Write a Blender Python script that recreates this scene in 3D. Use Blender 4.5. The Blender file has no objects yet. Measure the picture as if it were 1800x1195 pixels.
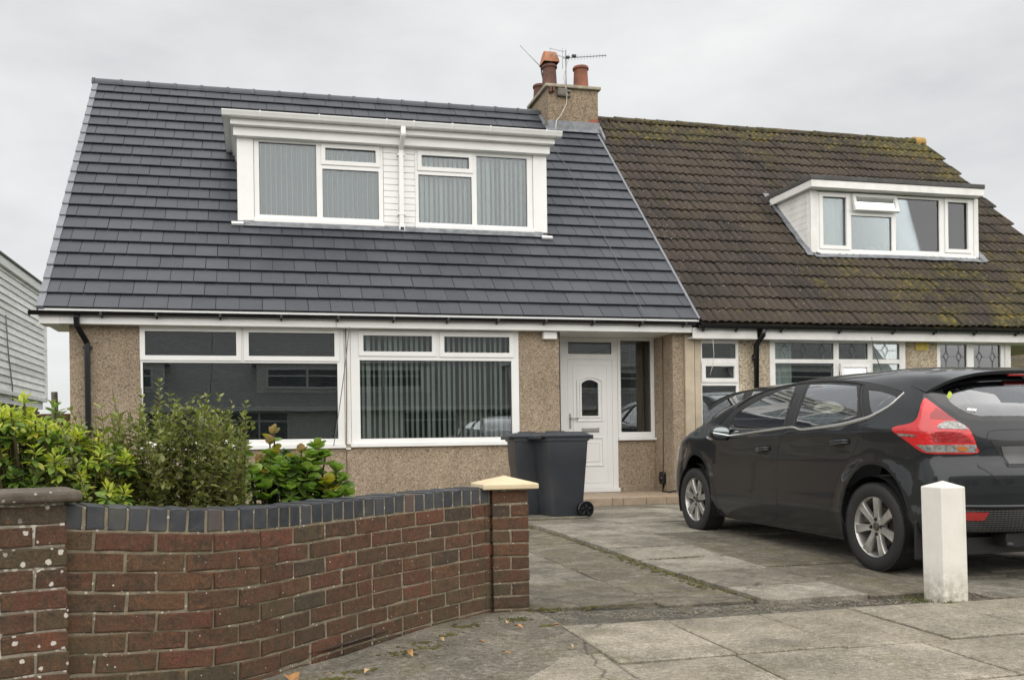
import bpy, bmesh, math, random
import numpy as np
from mathutils import Vector, Matrix, Euler
from mathutils.geometry import delaunay_2d_cdt
random.seed(7)
RNG = np.random.default_rng(11)
R = math.radians
scene = bpy.context.scene
col = scene.collection

# ------------------------------------------------------------------ camera
cam_d = bpy.data.cameras.new('camera')
cam_d.sensor_width = 36.0
cam_d.lens = 31.7
cam_d.shift_x = 0.045
cam_d.shift_y = 0.0985
cam_d.clip_start = 0.05
cam_d.clip_end = 600
cam = bpy.data.objects.new('camera', cam_d)
col.objects.link(cam)
YAW, ROLL = 0.2272, 0.0142
_F = Vector((math.sin(YAW), math.cos(YAW), 0)); _R = Vector((math.cos(YAW), -math.sin(YAW), 0)); _U = Vector((0, 0, 1))
_cr = _R * math.cos(ROLL) - _U * math.sin(ROLL)
_cu = _R * math.sin(ROLL) + _U * math.cos(ROLL)
_m = Matrix((_cr, _cu, -_F)).transposed().to_4x4()
_m.translation = (0, 0, 0.97)
cam.matrix_world = _m
scene.camera = cam

# ------------------------------------------------------------------ sky, sun, exposure
SUN_EL, SUN_AZ = R(30), R(190)          # azimuth from +Y, clockwise: behind the camera, a little to the left
world = bpy.data.worlds.new('World'); scene.world = world; world.use_nodes = True
wn = world.node_tree.nodes; wl = world.node_tree.links; wn.clear()
out = wn.new('ShaderNodeOutputWorld'); bg = wn.new('ShaderNodeBackground'); bg.inputs['Strength'].default_value = 0.1
sky = wn.new('ShaderNodeTexSky'); sky.sky_type = 'NISHITA'; sky.sun_disc = False
sky.sun_elevation = SUN_EL; sky.sun_rotation = SUN_AZ
tc = wn.new('ShaderNodeTexCoord')
mp = wn.new('ShaderNodeMapping'); mp.inputs['Scale'].default_value = (1.0, 1.0, 2.6)
nz = wn.new('ShaderNodeTexNoise'); nz.inputs['Scale'].default_value = 2.6; nz.inputs['Detail'].default_value = 7; nz.inputs['Roughness'].default_value = 0.55
cr = wn.new('ShaderNodeValToRGB')
cr.color_ramp.elements[0].position = 0.30; cr.color_ramp.elements[0].color = (2.25, 2.27, 2.285, 1)
cr.color_ramp.elements[1].position = 0.72; cr.color_ramp.elements[1].color = (3.20, 3.19, 3.15, 1)
mx = wn.new('ShaderNodeMixRGB'); mx.inputs['Fac'].default_value = 0.97
wl.new(tc.outputs['Generated'], mp.inputs['Vector']); wl.new(mp.outputs['Vector'], nz.inputs['Vector'])
wl.new(nz.outputs['Fac'], cr.inputs['Fac'])
wl.new(sky.outputs['Color'], mx.inputs['Color1']); wl.new(cr.outputs['Color'], mx.inputs['Color2'])
wl.new(mx.outputs['Color'], bg.inputs['Color']); wl.new(bg.outputs['Background'], out.inputs['Surface'])

sun_d = bpy.data.lights.new('sun', 'SUN'); sun_d.energy = 1.5; sun_d.angle = R(150); sun_d.color = (1.0, 0.965, 0.91)
sun = bpy.data.objects.new('sun', sun_d); col.objects.link(sun)
_d = Vector((math.sin(SUN_AZ) * math.cos(SUN_EL), math.cos(SUN_AZ) * math.cos(SUN_EL), math.sin(SUN_EL)))
sun.rotation_euler = _d.to_track_quat('Z', 'Y').to_euler()
sun.location = (-4, -12, 20)
vs = scene.view_settings
vs.view_transform = 'Standard'; vs.look = 'None'; vs.gamma = 1.0; vs.use_curve_mapping = False
vs.exposure = 1.55
scene.render.resolution_x = 1024; scene.render.resolution_y = 679

# ------------------------------------------------------------------ object helpers
ORG = {}
def link(o, parent=None, label=None, cat=None, group=None, kind=None):
    col.objects.link(o)
    if parent is not None:
        o.parent = parent
    if label: o['label'] = label
    if cat: o['category'] = cat
    if group: o['group'] = group
    if kind: o['kind'] = kind
    return o
def thing(name, loc, label, cat, group=None):
    o = bpy.data.objects.new(name, None); o.empty_display_size = 0.1
    o.location = loc; link(o, None, label, cat, group)
    ORG[o.name] = Vector(loc)
    return o
def org(p):
    return ORG.get(p.name, Vector((0, 0, 0))) if p is not None else Vector((0, 0, 0))

class MB:
    def __init__(s): s.v = []; s.f = []
    def add(s, vs, fs):
        b = len(s.v); s.v += [tuple(map(float, p)) for p in vs]; s.f += [tuple(b + i for i in f) for f in fs]; return s
    def box(s, x0, x1, y0, y1, z0, z1):
        return s.add([(x0,y0,z0),(x1,y0,z0),(x1,y1,z0),(x0,y1,z0),(x0,y0,z1),(x1,y0,z1),(x1,y1,z1),(x0,y1,z1)],
                     [(0,3,2,1),(4,5,6,7),(0,1,5,4),(1,2,6,5),(2,3,7,6),(3,0,4,7)])
    def obox(s, c, ax, ay, az):
        c = Vector(c); ax, ay, az = Vector(ax), Vector(ay), Vector(az); p = []
        for k in (-1, 1):
            for (i, j) in ((-1,-1),(1,-1),(1,1),(-1,1)): p.append(c + ax*i + ay*j + az*k)
        return s.add(p, [(0,3,2,1),(4,5,6,7),(0,1,5,4),(1,2,6,5),(2,3,7,6),(3,0,4,7)])
    def quad(s, a, b, c, d): return s.add([a, b, c, d], [(0,1,2,3)])
    def prism(s, poly, fn, h0, h1):
        """poly: 2D CCW; fn(u,v,h)->3D"""
        n = len(poly); p = [fn(u, v, h0) for u, v in poly] + [fn(u, v, h1) for u, v in poly]
        f = [tuple(range(n))[::-1], tuple(range(n, 2*n))] + [(i, (i+1) % n, n + (i+1) % n, n + i) for i in range(n)]
        return s.add(p, f)
    def tube(s, pts, r, n=8, caps=True):
        pts = [Vector(p) for p in pts]; rs = r if isinstance(r, (list, tuple)) else [r]*len(pts)
        ref = Vector((0, 0, 1)); vv = []; m = len(pts)
        for i, p in enumerate(pts):
            t = (pts[min(i+1, m-1)] - pts[max(i-1, 0)]).normalized()
            a = t.cross(ref)
            if a.length < 0.05: a = t.cross(Vector((1, 0, 0)))
            a.normalize(); b = t.cross(a).normalized()
            for k in range(n):
                an = 2*math.pi*k/n; vv.append(p + (a*math.cos(an) + b*math.sin(an))*rs[i])
        f = [(i*n+k, i*n+(k+1) % n, (i+1)*n+(k+1) % n, (i+1)*n+k) for i in range(m-1) for k in range(n)]
        if caps: f += [tuple(range(n))[::-1], tuple(range((m-1)*n, m*n))]
        return s.add(vv, f)
    def lathe(s, c, axis, prof, n=32, closed=False, caps=True):
        """prof: (radius, along axis)"""
        c = Vector(c); a = Vector(axis).normalized(); u = a.orthogonal().normalized(); w = a.cross(u); m = len(prof); vv = []
        for (r, h) in prof:
            for k in range(n):
                an = 2*math.pi*k/n; vv.append(c + a*h + (u*math.cos(an) + w*math.sin(an))*r)
        f = [(i*n+k, i*n+(k+1) % n, (i+1)*n+(k+1) % n, (i+1)*n+k) for i in range(m-1) for k in range(n)]
        if closed: f += [((m-1)*n+k, (m-1)*n+(k+1) % n, (k+1) % n, k) for k in range(n)]
        elif caps:
            if prof[0][0] > 1e-4: f.append(tuple(range(n))[::-1])
            if prof[-1][0] > 1e-4: f.append(tuple(range((m-1)*n, m*n)))
        return s.add(vv, f)
    def plate(s, xs, zs, solid, y0, y1):
        """grid plate in XZ with holes; front face at y0 (towards -Y)"""
        nx, nz = len(xs)-1, len(zs)-1; ids = {}
        def vid(i, j, k):
            key = (i, j, k)
            if key not in ids: ids[key] = len(s.v); s.v.append((xs[i], (y0, y1)[k], zs[j]))
            return ids[key]
        S = lambda i, j: 0 <= i < nx and 0 <= j < nz and solid(0.5*(xs[i]+xs[i+1]), 0.5*(zs[j]+zs[j+1]))
        for i in range(nx):
            for j in range(nz):
                if not S(i, j): continue
                s.f.append((vid(i,j,0), vid(i+1,j,0), vid(i+1,j+1,0), vid(i,j+1,0)))
                s.f.append((vid(i,j,1), vid(i,j+1,1), vid(i+1,j+1,1), vid(i+1,j,1)))
                if not S(i-1, j): s.f.append((vid(i,j,1), vid(i,j,0), vid(i,j+1,0), vid(i,j+1,1)))
                if not S(i+1, j): s.f.append((vid(i+1,j,0), vid(i+1,j,1), vid(i+1,j+1,1), vid(i+1,j+1,0)))
                if not S(i, j-1): s.f.append((vid(i,j,0), vid(i,j,1), vid(i+1,j,1), vid(i+1,j,0)))
                if not S(i, j+1): s.f.append((vid(i,j+1,0), vid(i+1,j+1,0), vid(i+1,j+1,1), vid(i,j+1,1)))
        return s
    def mesh(s, name, mat, off=Vector((0,0,0)), smooth=False):
        me = bpy.data.meshes.new(name)
        me.from_pydata([(x-off[0], y-off[1], z-off[2]) for x, y, z in s.v], [], s.f)
        if mat is not None:
            me.materials.append(mat)
        if smooth: me.polygons.foreach_set('use_smooth', [True]*len(me.polygons))
        me.update()
        if hasattr(s, 'nv') and len(s.nv) == len(s.v):
            me.polygons.foreach_set('use_smooth', [True]*len(me.polygons)); me.normals_split_custom_set_from_vertices(s.nv); me['nv'] = 1
        return me
    def build(s, name, mat, parent=None, smooth=False, label=None, cat=None, group=None, kind=None, bevel=0, autosm=None, fixn=False):
        off = org(parent)
        me = s.mesh(name, mat, off, smooth)
        if fixn:
            bm = bmesh.new(); bm.from_mesh(me); bmesh.ops.recalc_face_normals(bm, faces=bm.faces); bm.to_mesh(me); bm.free()
        o = bpy.data.objects.new(name, me)
        link(o, parent, label, cat, group, kind)
        ORG[o.name] = off
        if bevel:
            b = o.modifiers.new('bevel', 'BEVEL'); b.width = bevel; b.segments = 2; b.limit_method = 'ANGLE'; b.angle_limit = R(40)
        if autosm is not None:
            try:
                me.set_sharp_from_angle(angle=autosm)
            except Exception: pass
        return o
def inst(name, me, parent, world, label=None, kind=None):
    """an object of its own that shares mesh data; world = Matrix"""
    o = bpy.data.objects.new(name, me)
    link(o, parent, label, None, None, kind)
    off = org(parent); m = world.copy(); m.translation = m.translation - off
    o.matrix_local = m
    return o
def copy_tree(o, parent=None):
    c = o.copy(); col.objects.link(c); c.parent = parent
    for ch in list(o.children):
        copy_tree(ch, c)
    return c
def XF(loc, x, y, z):
    m = Matrix((Vector(x), Vector(y), Vector(z))).transposed().to_4x4(); m.translation = loc; return m

# ------------------------------------------------------------------ material helpers
class NT:
    def __init__(s, name):
        s.m = bpy.data.materials.new(name); s.m.use_nodes = True; s.t = s.m.node_tree; s.n = s.t.nodes; s.n.clear()
        s.o = s.n.new('ShaderNodeOutputMaterial'); s.b = s.n.new('ShaderNodeBsdfPrincipled')
        s.t.links.new(s.b.outputs[0], s.o.inputs['Surface'])
    def N(s, typ, **kw):
        n = s.n.new(typ)
        for k, v in kw.items():
            if k in n.inputs: n.inputs[k].default_value = v
            else: setattr(n, k, v)
        return n
    def L(s, a, b): s.t.links.new(a, b)
    def pos(s):
        g = s.N('ShaderNodeNewGeometry'); return g.outputs['Position']
    def noise(s, scale, detail=4, rough=0.55, vec=None, w=None):
        n = s.N('ShaderNodeTexNoise'); n.inputs['Scale'].default_value = scale; n.inputs['Detail'].default_value = detail; n.inputs['Roughness'].default_value = rough
        s.L(vec if vec is not None else s.pos(), n.inputs['Vector']); return n.outputs['Fac']
    def ramp(s, fac, stops, interp='LINEAR'):
        n = s.N('ShaderNodeValToRGB'); e = n.color_ramp; e.interpolation = interp
        while len(e.elements) < len(stops): e.elements.new(0.5)
        for el, (p, c) in zip(e.elements, stops):
            el.position = p; el.color = tuple(c) + (1,) if not isinstance(c, (int, float)) else (c, c, c, 1)
        s.L(fac, n.inputs['Fac']); return n.outputs['Color']
    def mix(s, fac, a, b, mode='MIX'):
        n = s.N('ShaderNodeMixRGB', blend_type=mode)
        for sock, v in (('Fac', fac), ('Color1', a), ('Color2', b)):
            if isinstance(v, (int, float)): n.inputs[sock].default_value = v if sock == 'Fac' else (v, v, v, 1)
            elif isinstance(v, tuple): n.inputs[sock].default_value = v + (1,)
            else: s.L(v, n.inputs[sock])
        return n.outputs['Color']
    def math(s, op, a, b=0.0, clamp=False):
        n = s.N('ShaderNodeMath', operation=op); n.use_clamp = clamp
        for i, v in enumerate((a, b)):
            if isinstance(v, (int, float)): n.inputs[i].default_value = v
            else: s.L(v, n.inputs[i])
        return n.outputs[0]
    def rnd(s):
        o = s.N('ShaderNodeObjectInfo').outputs['Random']; g = s.N('ShaderNodeNewGeometry').outputs['Random Per Island']
        return s.math('FRACT', s.math('ADD', o, g))
    def voro(s, scale, vec=None, feature='F1'):
        n = s.N('ShaderNodeTexVoronoi', feature=feature); n.inputs['Scale'].default_value = scale
        s.L(vec if vec is not None else s.pos(), n.inputs['Vector']); return n
    def bump(s, h, strength=0.4, dist=0.01, prev=None):
        n = s.N('ShaderNodeBump'); n.inputs['Strength'].default_value = strength; n.inputs['Distance'].default_value = dist
        s.L(h, n.inputs['Height'])
        if prev is not None: s.L(prev, n.inputs['Normal'])
        return n.outputs['Normal']
    def out(s, color=None, rough=0.6, normal=None, metal=0.0, coat=0.0, spec=None):
        b = s.b
        if color is not None:
            if isinstance(color, tuple): b.inputs['Base Color'].default_value = color + (1,)
            else: s.L(color, b.inputs['Base Color'])
        if isinstance(rough, (int, float)): b.inputs['Roughness'].default_value = rough
        else: s.L(rough, b.inputs['Roughness'])
        b.inputs['Metallic'].default_value = metal
        if coat: b.inputs['Coat Weight'].default_value = coat; b.inputs['Coat Roughness'].default_value = 0.04
        if spec is not None: b.inputs['Specular IOR Level'].default_value = spec
        if normal is not None: s.L(normal, b.inputs['Normal'])
        return s.m
def simple(name, c, rough=0.5, var=0.0, vscale=6.0, metal=0.0, coat=0.0, bump=0.0, bscale=60.0, spec=None, dirt=0.0):
    t = NT(name); base = c
    if var:
        f = t.noise(vscale, 5)
        base = t.ramp(f, [(0.3, tuple(x*(1-var) for x in c)), (0.7, tuple(min(1, x*(1+var)) for x in c))])
    if dirt:
        d = t.ramp(t.noise(2.3, 7, 0.65), [(0.45, 0.0), (0.75, dirt)])
        base = t.mix(d, base, (0.16, 0.14, 0.11))
    nm = t.bump(t.noise(bscale, 4), bump, 0.01) if bump else None
    return t.out(base, rough, nm, metal, coat, spec)
M = {}
def glass(name, tint=(0.86, 0.9, 0.88), refl=1.0, add=0.03):
    t = NT(name); t.n.remove(t.b)
    tr = t.N('ShaderNodeBsdfTransparent'); tr.inputs['Color'].default_value = tint + (1,)
    gl = t.N('ShaderNodeBsdfGlossy'); gl.inputs['Roughness'].default_value = 0.0; gl.inputs['Color'].default_value = (0.95, 0.97, 1.0, 1)
    fr = t.N('ShaderNodeFresnel'); fr.inputs['IOR'].default_value = 1.52
    # old panes are never quite flat: a faint, wide ripple
    nm = t.bump(t.noise(1.3, 1), 0.006, 0.05); t.L(nm, gl.inputs['Normal'])
    f = t.math('ADD', t.math('MULTIPLY', fr.outputs[0], refl), add, True)
    ms = t.N('ShaderNodeMixShader'); t.L(f, ms.inputs[0]); t.L(tr.outputs[0], ms.inputs[1]); t.L(gl.outputs[0], ms.inputs[2])
    t.L(ms.outputs[0], t.o.inputs['Surface']); return t.m

M['upvc'] = simple('white_upvc', (0.80, 0.80, 0.78), 0.32, var=0.025, vscale=3, dirt=0.05)
M['upvc_old'] = simple('weathered_white', (0.78, 0.77, 0.74), 0.45, var=0.05, vscale=4, dirt=0.25)
M['black_pvc'] = simple('black_plastic', (0.007, 0.0075, 0.009), 0.22, var=0.1)
M['gasket'] = simple('rubber_gasket', (0.02, 0.02, 0.02), 0.6)
M['pane'] = glass('window_glass', (0.84, 0.89, 0.88), 1.9, 0.02)
M['pane_up'] = glass('upper_window_glass', (0.80, 0.85, 0.85), 1.35, 0.02)
M['blind'] = simple('blind_fabric', (0.74, 0.75, 0.69), 0.75)
M['lead'] = simple('lead_flashing', (0.17, 0.18, 0.195), 0.5, var=0.35, vscale=9, bump=0.3, bscale=20)
M['steel'] = simple('brushed_steel', (0.42, 0.41, 0.39), 0.3, metal=1.0)
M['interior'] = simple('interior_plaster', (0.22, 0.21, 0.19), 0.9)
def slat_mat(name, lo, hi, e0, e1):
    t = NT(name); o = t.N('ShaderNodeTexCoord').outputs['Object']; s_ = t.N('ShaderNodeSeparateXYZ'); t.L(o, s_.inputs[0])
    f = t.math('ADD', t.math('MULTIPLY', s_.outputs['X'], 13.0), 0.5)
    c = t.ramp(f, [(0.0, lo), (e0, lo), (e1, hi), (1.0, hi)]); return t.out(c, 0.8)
M['slat_a'] = slat_mat('grey_blind_lit_edge', (0.15, 0.165, 0.165), (0.50, 0.53, 0.52), 0.80, 0.90)  # light along each slat's edge is painted into the colour
M['slat_b'] = slat_mat('grey_blind_lit_band', (0.14, 0.155, 0.155), (0.36, 0.385, 0.375), 0.40, 0.75)  # broader painted band of light, for turned slats
M['curtain'] = simple('net_curtain', (0.66, 0.66, 0.62), 0.9)
M['cable'] = simple('grey_cable', (0.16, 0.16, 0.16), 0.6)
M['cable_w'] = simple('pale_cable', (0.55, 0.53, 0.47), 0.6)
M['rust'] = simple('rusty_cable', (0.14, 0.08, 0.06), 0.8)

def pebbledash(name, stops, scale=48, dirt=0.5, bs=0.9):
    t = NT(name); p = t.pos()
    warp = t.N('ShaderNodeMixRGB', blend_type='LINEAR_LIGHT'); warp.inputs['Fac'].default_value = 0.025
    nn = t.N('ShaderNodeTexNoise'); nn.inputs['Scale'].default_value = 30; t.L(p, nn.inputs['Vector'])
    t.L(p, warp.inputs['Color1']); t.L(nn.outputs['Color'], warp.inputs['Color2'])
    v = t.voro(scale, warp.outputs['Color'])
    sep = t.N('ShaderNodeSeparateColor'); t.L(v.outputs['Color'], sep.inputs[0])
    c = t.ramp(sep.outputs[0], stops)
    big = t.ramp(t.noise(1.1, 5, 0.6), [(0.3, 0.78), (0.7, 1.08)])
    c = t.mix(1.0, c, big, 'MULTIPLY')
    d = t.ramp(t.noise(3.1, 8, 0.7), [(0.55, 0.0), (0.8, dirt)])
    c = t.mix(d, c, (0.13, 0.105, 0.075))
    mps = t.N('ShaderNodeMapping'); mps.inputs['Scale'].default_value = (5.0, 5.0, 0.5); t.L(p, mps.inputs['Vector'])
    c = t.mix(t.ramp(t.noise(1.3, 5, 0.6, mps.outputs['Vector']), [(0.52, 0.0), (0.75, 0.35)]), c, (0.20, 0.16, 0.115))
    # crevices between the stones
    e = t.ramp(v.outputs['Distance'], [(0.4, 1.0), (0.8, 0.6)])
    c = t.mix(1.0, c, e, 'MULTIPLY')
    h = t.math('SUBTRACT', 1.0, v.outputs['Distance'])
    n = t.bump(h, bs, 0.02); n = t.bump(t.noise(140, 3), 0.25, 0.004, n)
    return t.out(c, 0.85, n)
M['dash'] = pebbledash('pebbledash', [(0.0, (0.20, 0.15, 0.10)), (0.2, (0.385, 0.30, 0.205)), (0.5, (0.475, 0.375, 0.26)), (0.75, (0.45, 0.335, 0.245)), (1.0, (0.60, 0.515, 0.39))], 72, 0.4, 0.6)
M['dash_n'] = pebbledash('cream_pebbledash', [(0.0, (0.36, 0.28, 0.18)), (0.3, (0.55, 0.46, 0.32)), (0.7, (0.60, 0.50, 0.36)), (1.0, (0.70, 0.62, 0.48))], 40, 0.25, 0.6)
M['dash_c'] = pebbledash('chimney_render', [(0.0, (0.21, 0.155, 0.095)), (0.4, (0.31, 0.235, 0.155)), (1.0, (0.38, 0.30, 0.21))], 40, 0.55, 0.7)
M['render'] = simple('smooth_render', (0.50, 0.42, 0.31), 0.85, var=0.12, vscale=5, bump=0.35, bscale=90, dirt=0.2)

def slate_mat():
    t = NT('slate_grey_tile'); r = t.rnd()
    base = t.ramp(r, [(0.0, (0.042, 0.047, 0.058)), (0.5, (0.049, 0.054, 0.066)), (1.0, (0.057, 0.062, 0.074))])
    base = t.mix(t.ramp(t.noise(2.2, 6, 0.6), [(0.45, 0.0), (0.8, 0.35)]), base, (0.070, 0.073, 0.080))
    n = t.bump(t.noise(220, 3), 0.12, 0.002)
    return t.out(base, t.ramp(t.noise(5, 4), [(0.3, 0.36), (0.7, 0.52)]), n)
M['slate'] = slate_mat()
def old_tile():
    t = NT('mossy_brown_tile'); r = t.rnd(); p = t.pos()
    base = t.ramp(r, [(0.0, (0.024, 0.018, 0.015)), (0.35, (0.037, 0.027, 0.020)), (0.7, (0.050, 0.035, 0.026)), (1.0, (0.031, 0.024, 0.021))])
    base = t.mix(t.ramp(t.noise(14, 6, 0.7), [(0.4, 0.0), (0.7, 0.75)]), base, (0.030, 0.027, 0.024))
    # moss gathers in drifts: along the ridge, below the dormer and at the far verge
    sep = t.N('ShaderNodeSeparateXYZ'); t.L(p, sep.inputs[0])
    def band(sock, a, b):
        n = t.N('ShaderNodeMapRange'); n.inputs['From Min'].default_value = a; n.inputs['From Max'].default_value = b; n.clamp = True
        t.L(sock, n.inputs['Value']); return n.outputs['Result']
    ridge = band(sep.outputs['Z'], 5.9, 7.1)
    low = t.math('MULTIPLY', band(sep.outputs['X'], 8.3, 10.2), t.math('MULTIPLY', band(sep.outputs['Z'], 4.4, 3.7), 1.0))
    verge = band(sep.outputs['X'], 12.2, 13.6)
    amt = t.math('ADD', t.math('ADD', t.math('MULTIPLY', ridge, 0.12), t.math('MULTIPLY', low, 0.11)), t.math('MULTIPLY', verge, 0.07))
    nz = t.math('ADD', t.math('ADD', t.math('MULTIPLY', t.noise(1.5, 6, 0.6), 0.5), t.math('MULTIPLY', t.noise(13, 6, 0.75), 0.5)), amt)
    moss = t.ramp(nz, [(0.565, 0.0), (0.68, 0.85)])
    mcol = t.ramp(t.noise(9, 4), [(0.34, (0.036, 0.038, 0.013)), (0.52, (0.075, 0.066, 0.017)), (0.66, (0.20, 0.145, 0.022))])
    base = t.mix(moss, base, mcol)
    v = t.voro(16)
    sp = t.ramp(v.outputs['Distance'], [(0.10, 1.0), (0.17, 0.0)])
    sepc = t.N('ShaderNodeSeparateColor'); t.L(v.outputs['Color'], sepc.inputs[0])
    sp = t.mix(1.0, sp, t.ramp(sepc.outputs[0], [(0.72, 0.0), (0.76, 0.85)]), 'MULTIPLY')
    base = t.mix(sp, base, (0.40, 0.39, 0.30))
    fk = t.ramp(t.noise(38, 6, 0.8), [(0.60, 0.0), (0.70, 0.55)])
    base = t.mix(fk, base, (0.19, 0.165, 0.115))
    base = t.mix(t.ramp(t.noise(0.9, 4, 0.5), [(0.40, 0.0), (0.62, 0.55)]), base, t.mix(0.5, base, (0.105, 0.078, 0.05)))
    n = t.bump(t.noise(60, 6, 0.7), 0.5, 0.006); n = t.bump(moss, 0.7, 0.012, n)
    return t.out(base, 0.9, n)
M['oldtile'] = old_tile()

def brick_mat(name, lich=0.0, lscale=22, lcut=0.16, dark=1.0):
    t = NT(name); r = t.rnd()
    k = dark
    base = t.ramp(r, [(0.0, (0.10*k, 0.046*k, 0.030*k)), (0.2, (0.185*k, 0.066*k, 0.038*k)), (0.4, (0.135*k, 0.068*k, 0.038*k)), (0.55, (0.24*k, 0.080*k, 0.043*k)),
                      (0.7, (0.105*k, 0.055*k, 0.036*k)), (0.85, (0.215*k, 0.095*k, 0.046*k)), (0.93, (0.12*k, 0.09*k, 0.05*k)), (1.0, (0.062*k, 0.048*k, 0.044*k))])
    f = t.noise(16, 8, 0.72)
    base = t.mix(t.ramp(f, [(0.40, 0.0), (0.62, 0.9)]), base, t.ramp(t.noise(33, 6, 0.75), [(0.38, (0.034, 0.026, 0.020)), (0.52, (0.085, 0.055, 0.032)), (0.64, (0.19, 0.085, 0.042))]))
    base = t.mix(1.0, base, t.ramp(t.noise(120, 5, 0.8), [(0.34, 0.55), (0.5, 1.0), (0.68, 1.5)]), 'MULTIPLY')
    # green tinge low on the wall
    sep = t.N('ShaderNodeSeparateXYZ'); t.L(t.pos(), sep.inputs[0])
    mr = t.N('ShaderNodeMapRange'); mr.inputs['From Min'].default_value = 0.75; mr.inputs['From Max'].default_value = -0.05; t.L(sep.outputs['Z'], mr.inputs['Value'])
    g = t.math('MULTIPLY', t.ramp(t.noise(5, 7, 0.65), [(0.4, 0.0), (0.65, 0.7)]), mr.outputs['Result'], True)
    base = t.mix(g, base, (0.075, 0.070, 0.036))
    base = t.mix(t.ramp(t.noise(210, 3), [(0.68, 0.0), (0.76, 0.55)]), base, (0.42, 0.36, 0.30))
    if lich:
        v = t.voro(lscale); dd = t.math('ADD', v.outputs['Distance'], t.math('MULTIPLY', t.math('SUBTRACT', t.noise(45, 5, 0.7), 0.28), 0.55))
        sc = t.N('ShaderNodeSeparateColor'); t.L(v.outputs['Color'], sc.inputs[0])
        lm = t.mix(1.0, t.ramp(dd, [(lcut+0.05, 1.0), (lcut+0.09, 0.0)]), t.ramp(sc.outputs[0], [(1-lich-0.03, 0.0), (1-lich, 1.0)]), 'MULTIPLY')
        base = t.mix(lm, base, (0.62, 0.58, 0.52))
    n = t.bump(t.noise(34, 8, 0.75), 0.75, 0.010); n = t.bump(t.noise(190, 4), 0.35, 0.003, n)
    return t.out(base, 0.88, n)
M['brick'] = brick_mat('red_brick', 0.22, 40, 0.14, 0.70)
M['brick_l'] = brick_mat('lichened_brick', 0.5, 24, 0.27, 0.70)
M['brick_far'] = brick_mat('far_brick', 0.0, dark=0.8)
def mortar(name, c, lich):
    t = NT(name)
    base = t.ramp(t.noise(28, 7, 0.7), [(0.3, tuple(x*0.55 for x in c)), (0.6, c), (0.8, tuple(x*1.35 for x in c))])
    base = t.mix(t.ramp(t.noise(6, 5), [(0.5, 0.0), (0.7, 0.5)]), base, (0.14, 0.13, 0.07))
    v = t.voro(34); lm = t.ramp(t.math('ADD', v.outputs['Distance'], t.math('MULTIPLY', t.noise(90, 3), 0.2)), [(0.24+lich, 1.0), (0.30+lich, 0.0)])
    base = t.mix(lm, base, (0.60, 0.57, 0.50))
    return t.out(base, 0.95, t.bump(t.noise(70, 6, 0.7), 0.8, 0.008))
M['far_roof'] = simple('grey_far_roof', (0.30, 0.295, 0.29), 0.9, var=0.15)
M['far_wall'] = simple('pale_far_wall', (0.70, 0.68, 0.64), 0.9, var=0.1)
M['mortar'] = mortar('mortar', (0.30, 0.255, 0.18), 0.0)
M['mortar_l'] = mortar('lichened_mortar', (0.33, 0.29, 0.23), 0.20)
def blue_brick():
    t = NT('blue_engineering_brick'); r = t.rnd()
    base = t.ramp(r, [(0.0, (0.022, 0.026, 0.033)), (0.45, (0.034, 0.038, 0.046)), (0.9, (0.052, 0.055, 0.063)), (0.97, (0.11, 0.075, 0.06)), (1.0, (0.12, 0.07, 0.055))])
    base = t.mix(t.ramp(t.noise(19, 7, 0.7), [(0.42, 0.0), (0.75, 0.6)]), base, (0.085, 0.085, 0.085))
    base = t.mix(t.ramp(t.noise(7, 5), [(0.55, 0.0), (0.75, 0.45)]), base, (0.13, 0.12, 0.075))
    return t.out(base, 0.5, t.bump(t.noise(60, 5, 0.7), 0.35, 0.005))
M['bluebrick'] = blue_brick()
def slab_mat(name, cols, grit=0.5, moss=0.3, stain=0.6):
    t = NT(name); r = t.rnd(); p = t.pos()
    base = t.ramp(r, [(i/(len(cols)-1), c) for i, c in enumerate(cols)])
    base = t.mix(1.0, base, t.ramp(t.noise(1.9, 6, 0.6), [(0.32, 0.70), (0.68, 1.22)]), 'MULTIPLY')
    base = t.mix(t.ramp(t.noise(3.1, 9, 0.72), [(0.40, stain), (0.56, 0.0)]), base, (0.060, 0.054, 0.041))
    base = t.mix(t.ramp(t.noise(7, 9, 0.78), [(0.50, 0.0), (0.66, 0.55)]), base, (0.36, 0.325, 0.26))
    base = t.mix(t.ramp(t.noise(3.7, 9, 0.75), [(0.50, 0.0), (0.66, moss)]), base, (0.135, 0.118, 0.050))
    sp = t.ramp(t.noise(34, 8, 0.9), [(0.36, 0.32), (0.47, 0.82), (0.53, 1.1), (0.64, 1.8)])
    base = t.mix(grit, base, t.mix(1.0, base, sp, 'MULTIPLY'))
    sp2 = t.ramp(t.noise(150, 4, 0.85), [(0.38, 0.45), (0.5, 1.0), (0.64, 1.6)])
    base = t.mix(grit, base, t.mix(1.0, base, sp2, 'MULTIPLY'))
    v = t.voro(11); lm = t.ramp(t.math('ADD', v.outputs['Distance'], t.math('MULTIPLY', t.noise(80, 3), 0.06)), [(0.075, 0.9), (0.10, 0.0)])
    base = t.mix(lm, base, (0.40, 0.37, 0.31))
    cr_ = t.N('ShaderNodeTexVoronoi', feature='DISTANCE_TO_EDGE'); cr_.inputs['Scale'].default_value = 0.55; wv = t.mix(0.10, p, t.N('ShaderNodeTexNoise').outputs['Color'], 'ADD'); t.L(wv, cr_.inputs['Vector'])
    ck = t.math('MULTIPLY', t.ramp(cr_.outputs['Distance'], [(0.0, 1.0), (0.006, 0.0)]), t.ramp(t.noise(0.9, 2), [(0.5, 0.0), (0.6, 0.75)]))
    base = t.mix(ck, base, (0.03, 0.027, 0.02))
    n = t.bump(t.noise(60, 8, 0.88), 0.8, 0.007); n = t.bump(t.noise(9, 5), 0.3, 0.012, n)
    return t.out(base, 0.9, n)
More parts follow.
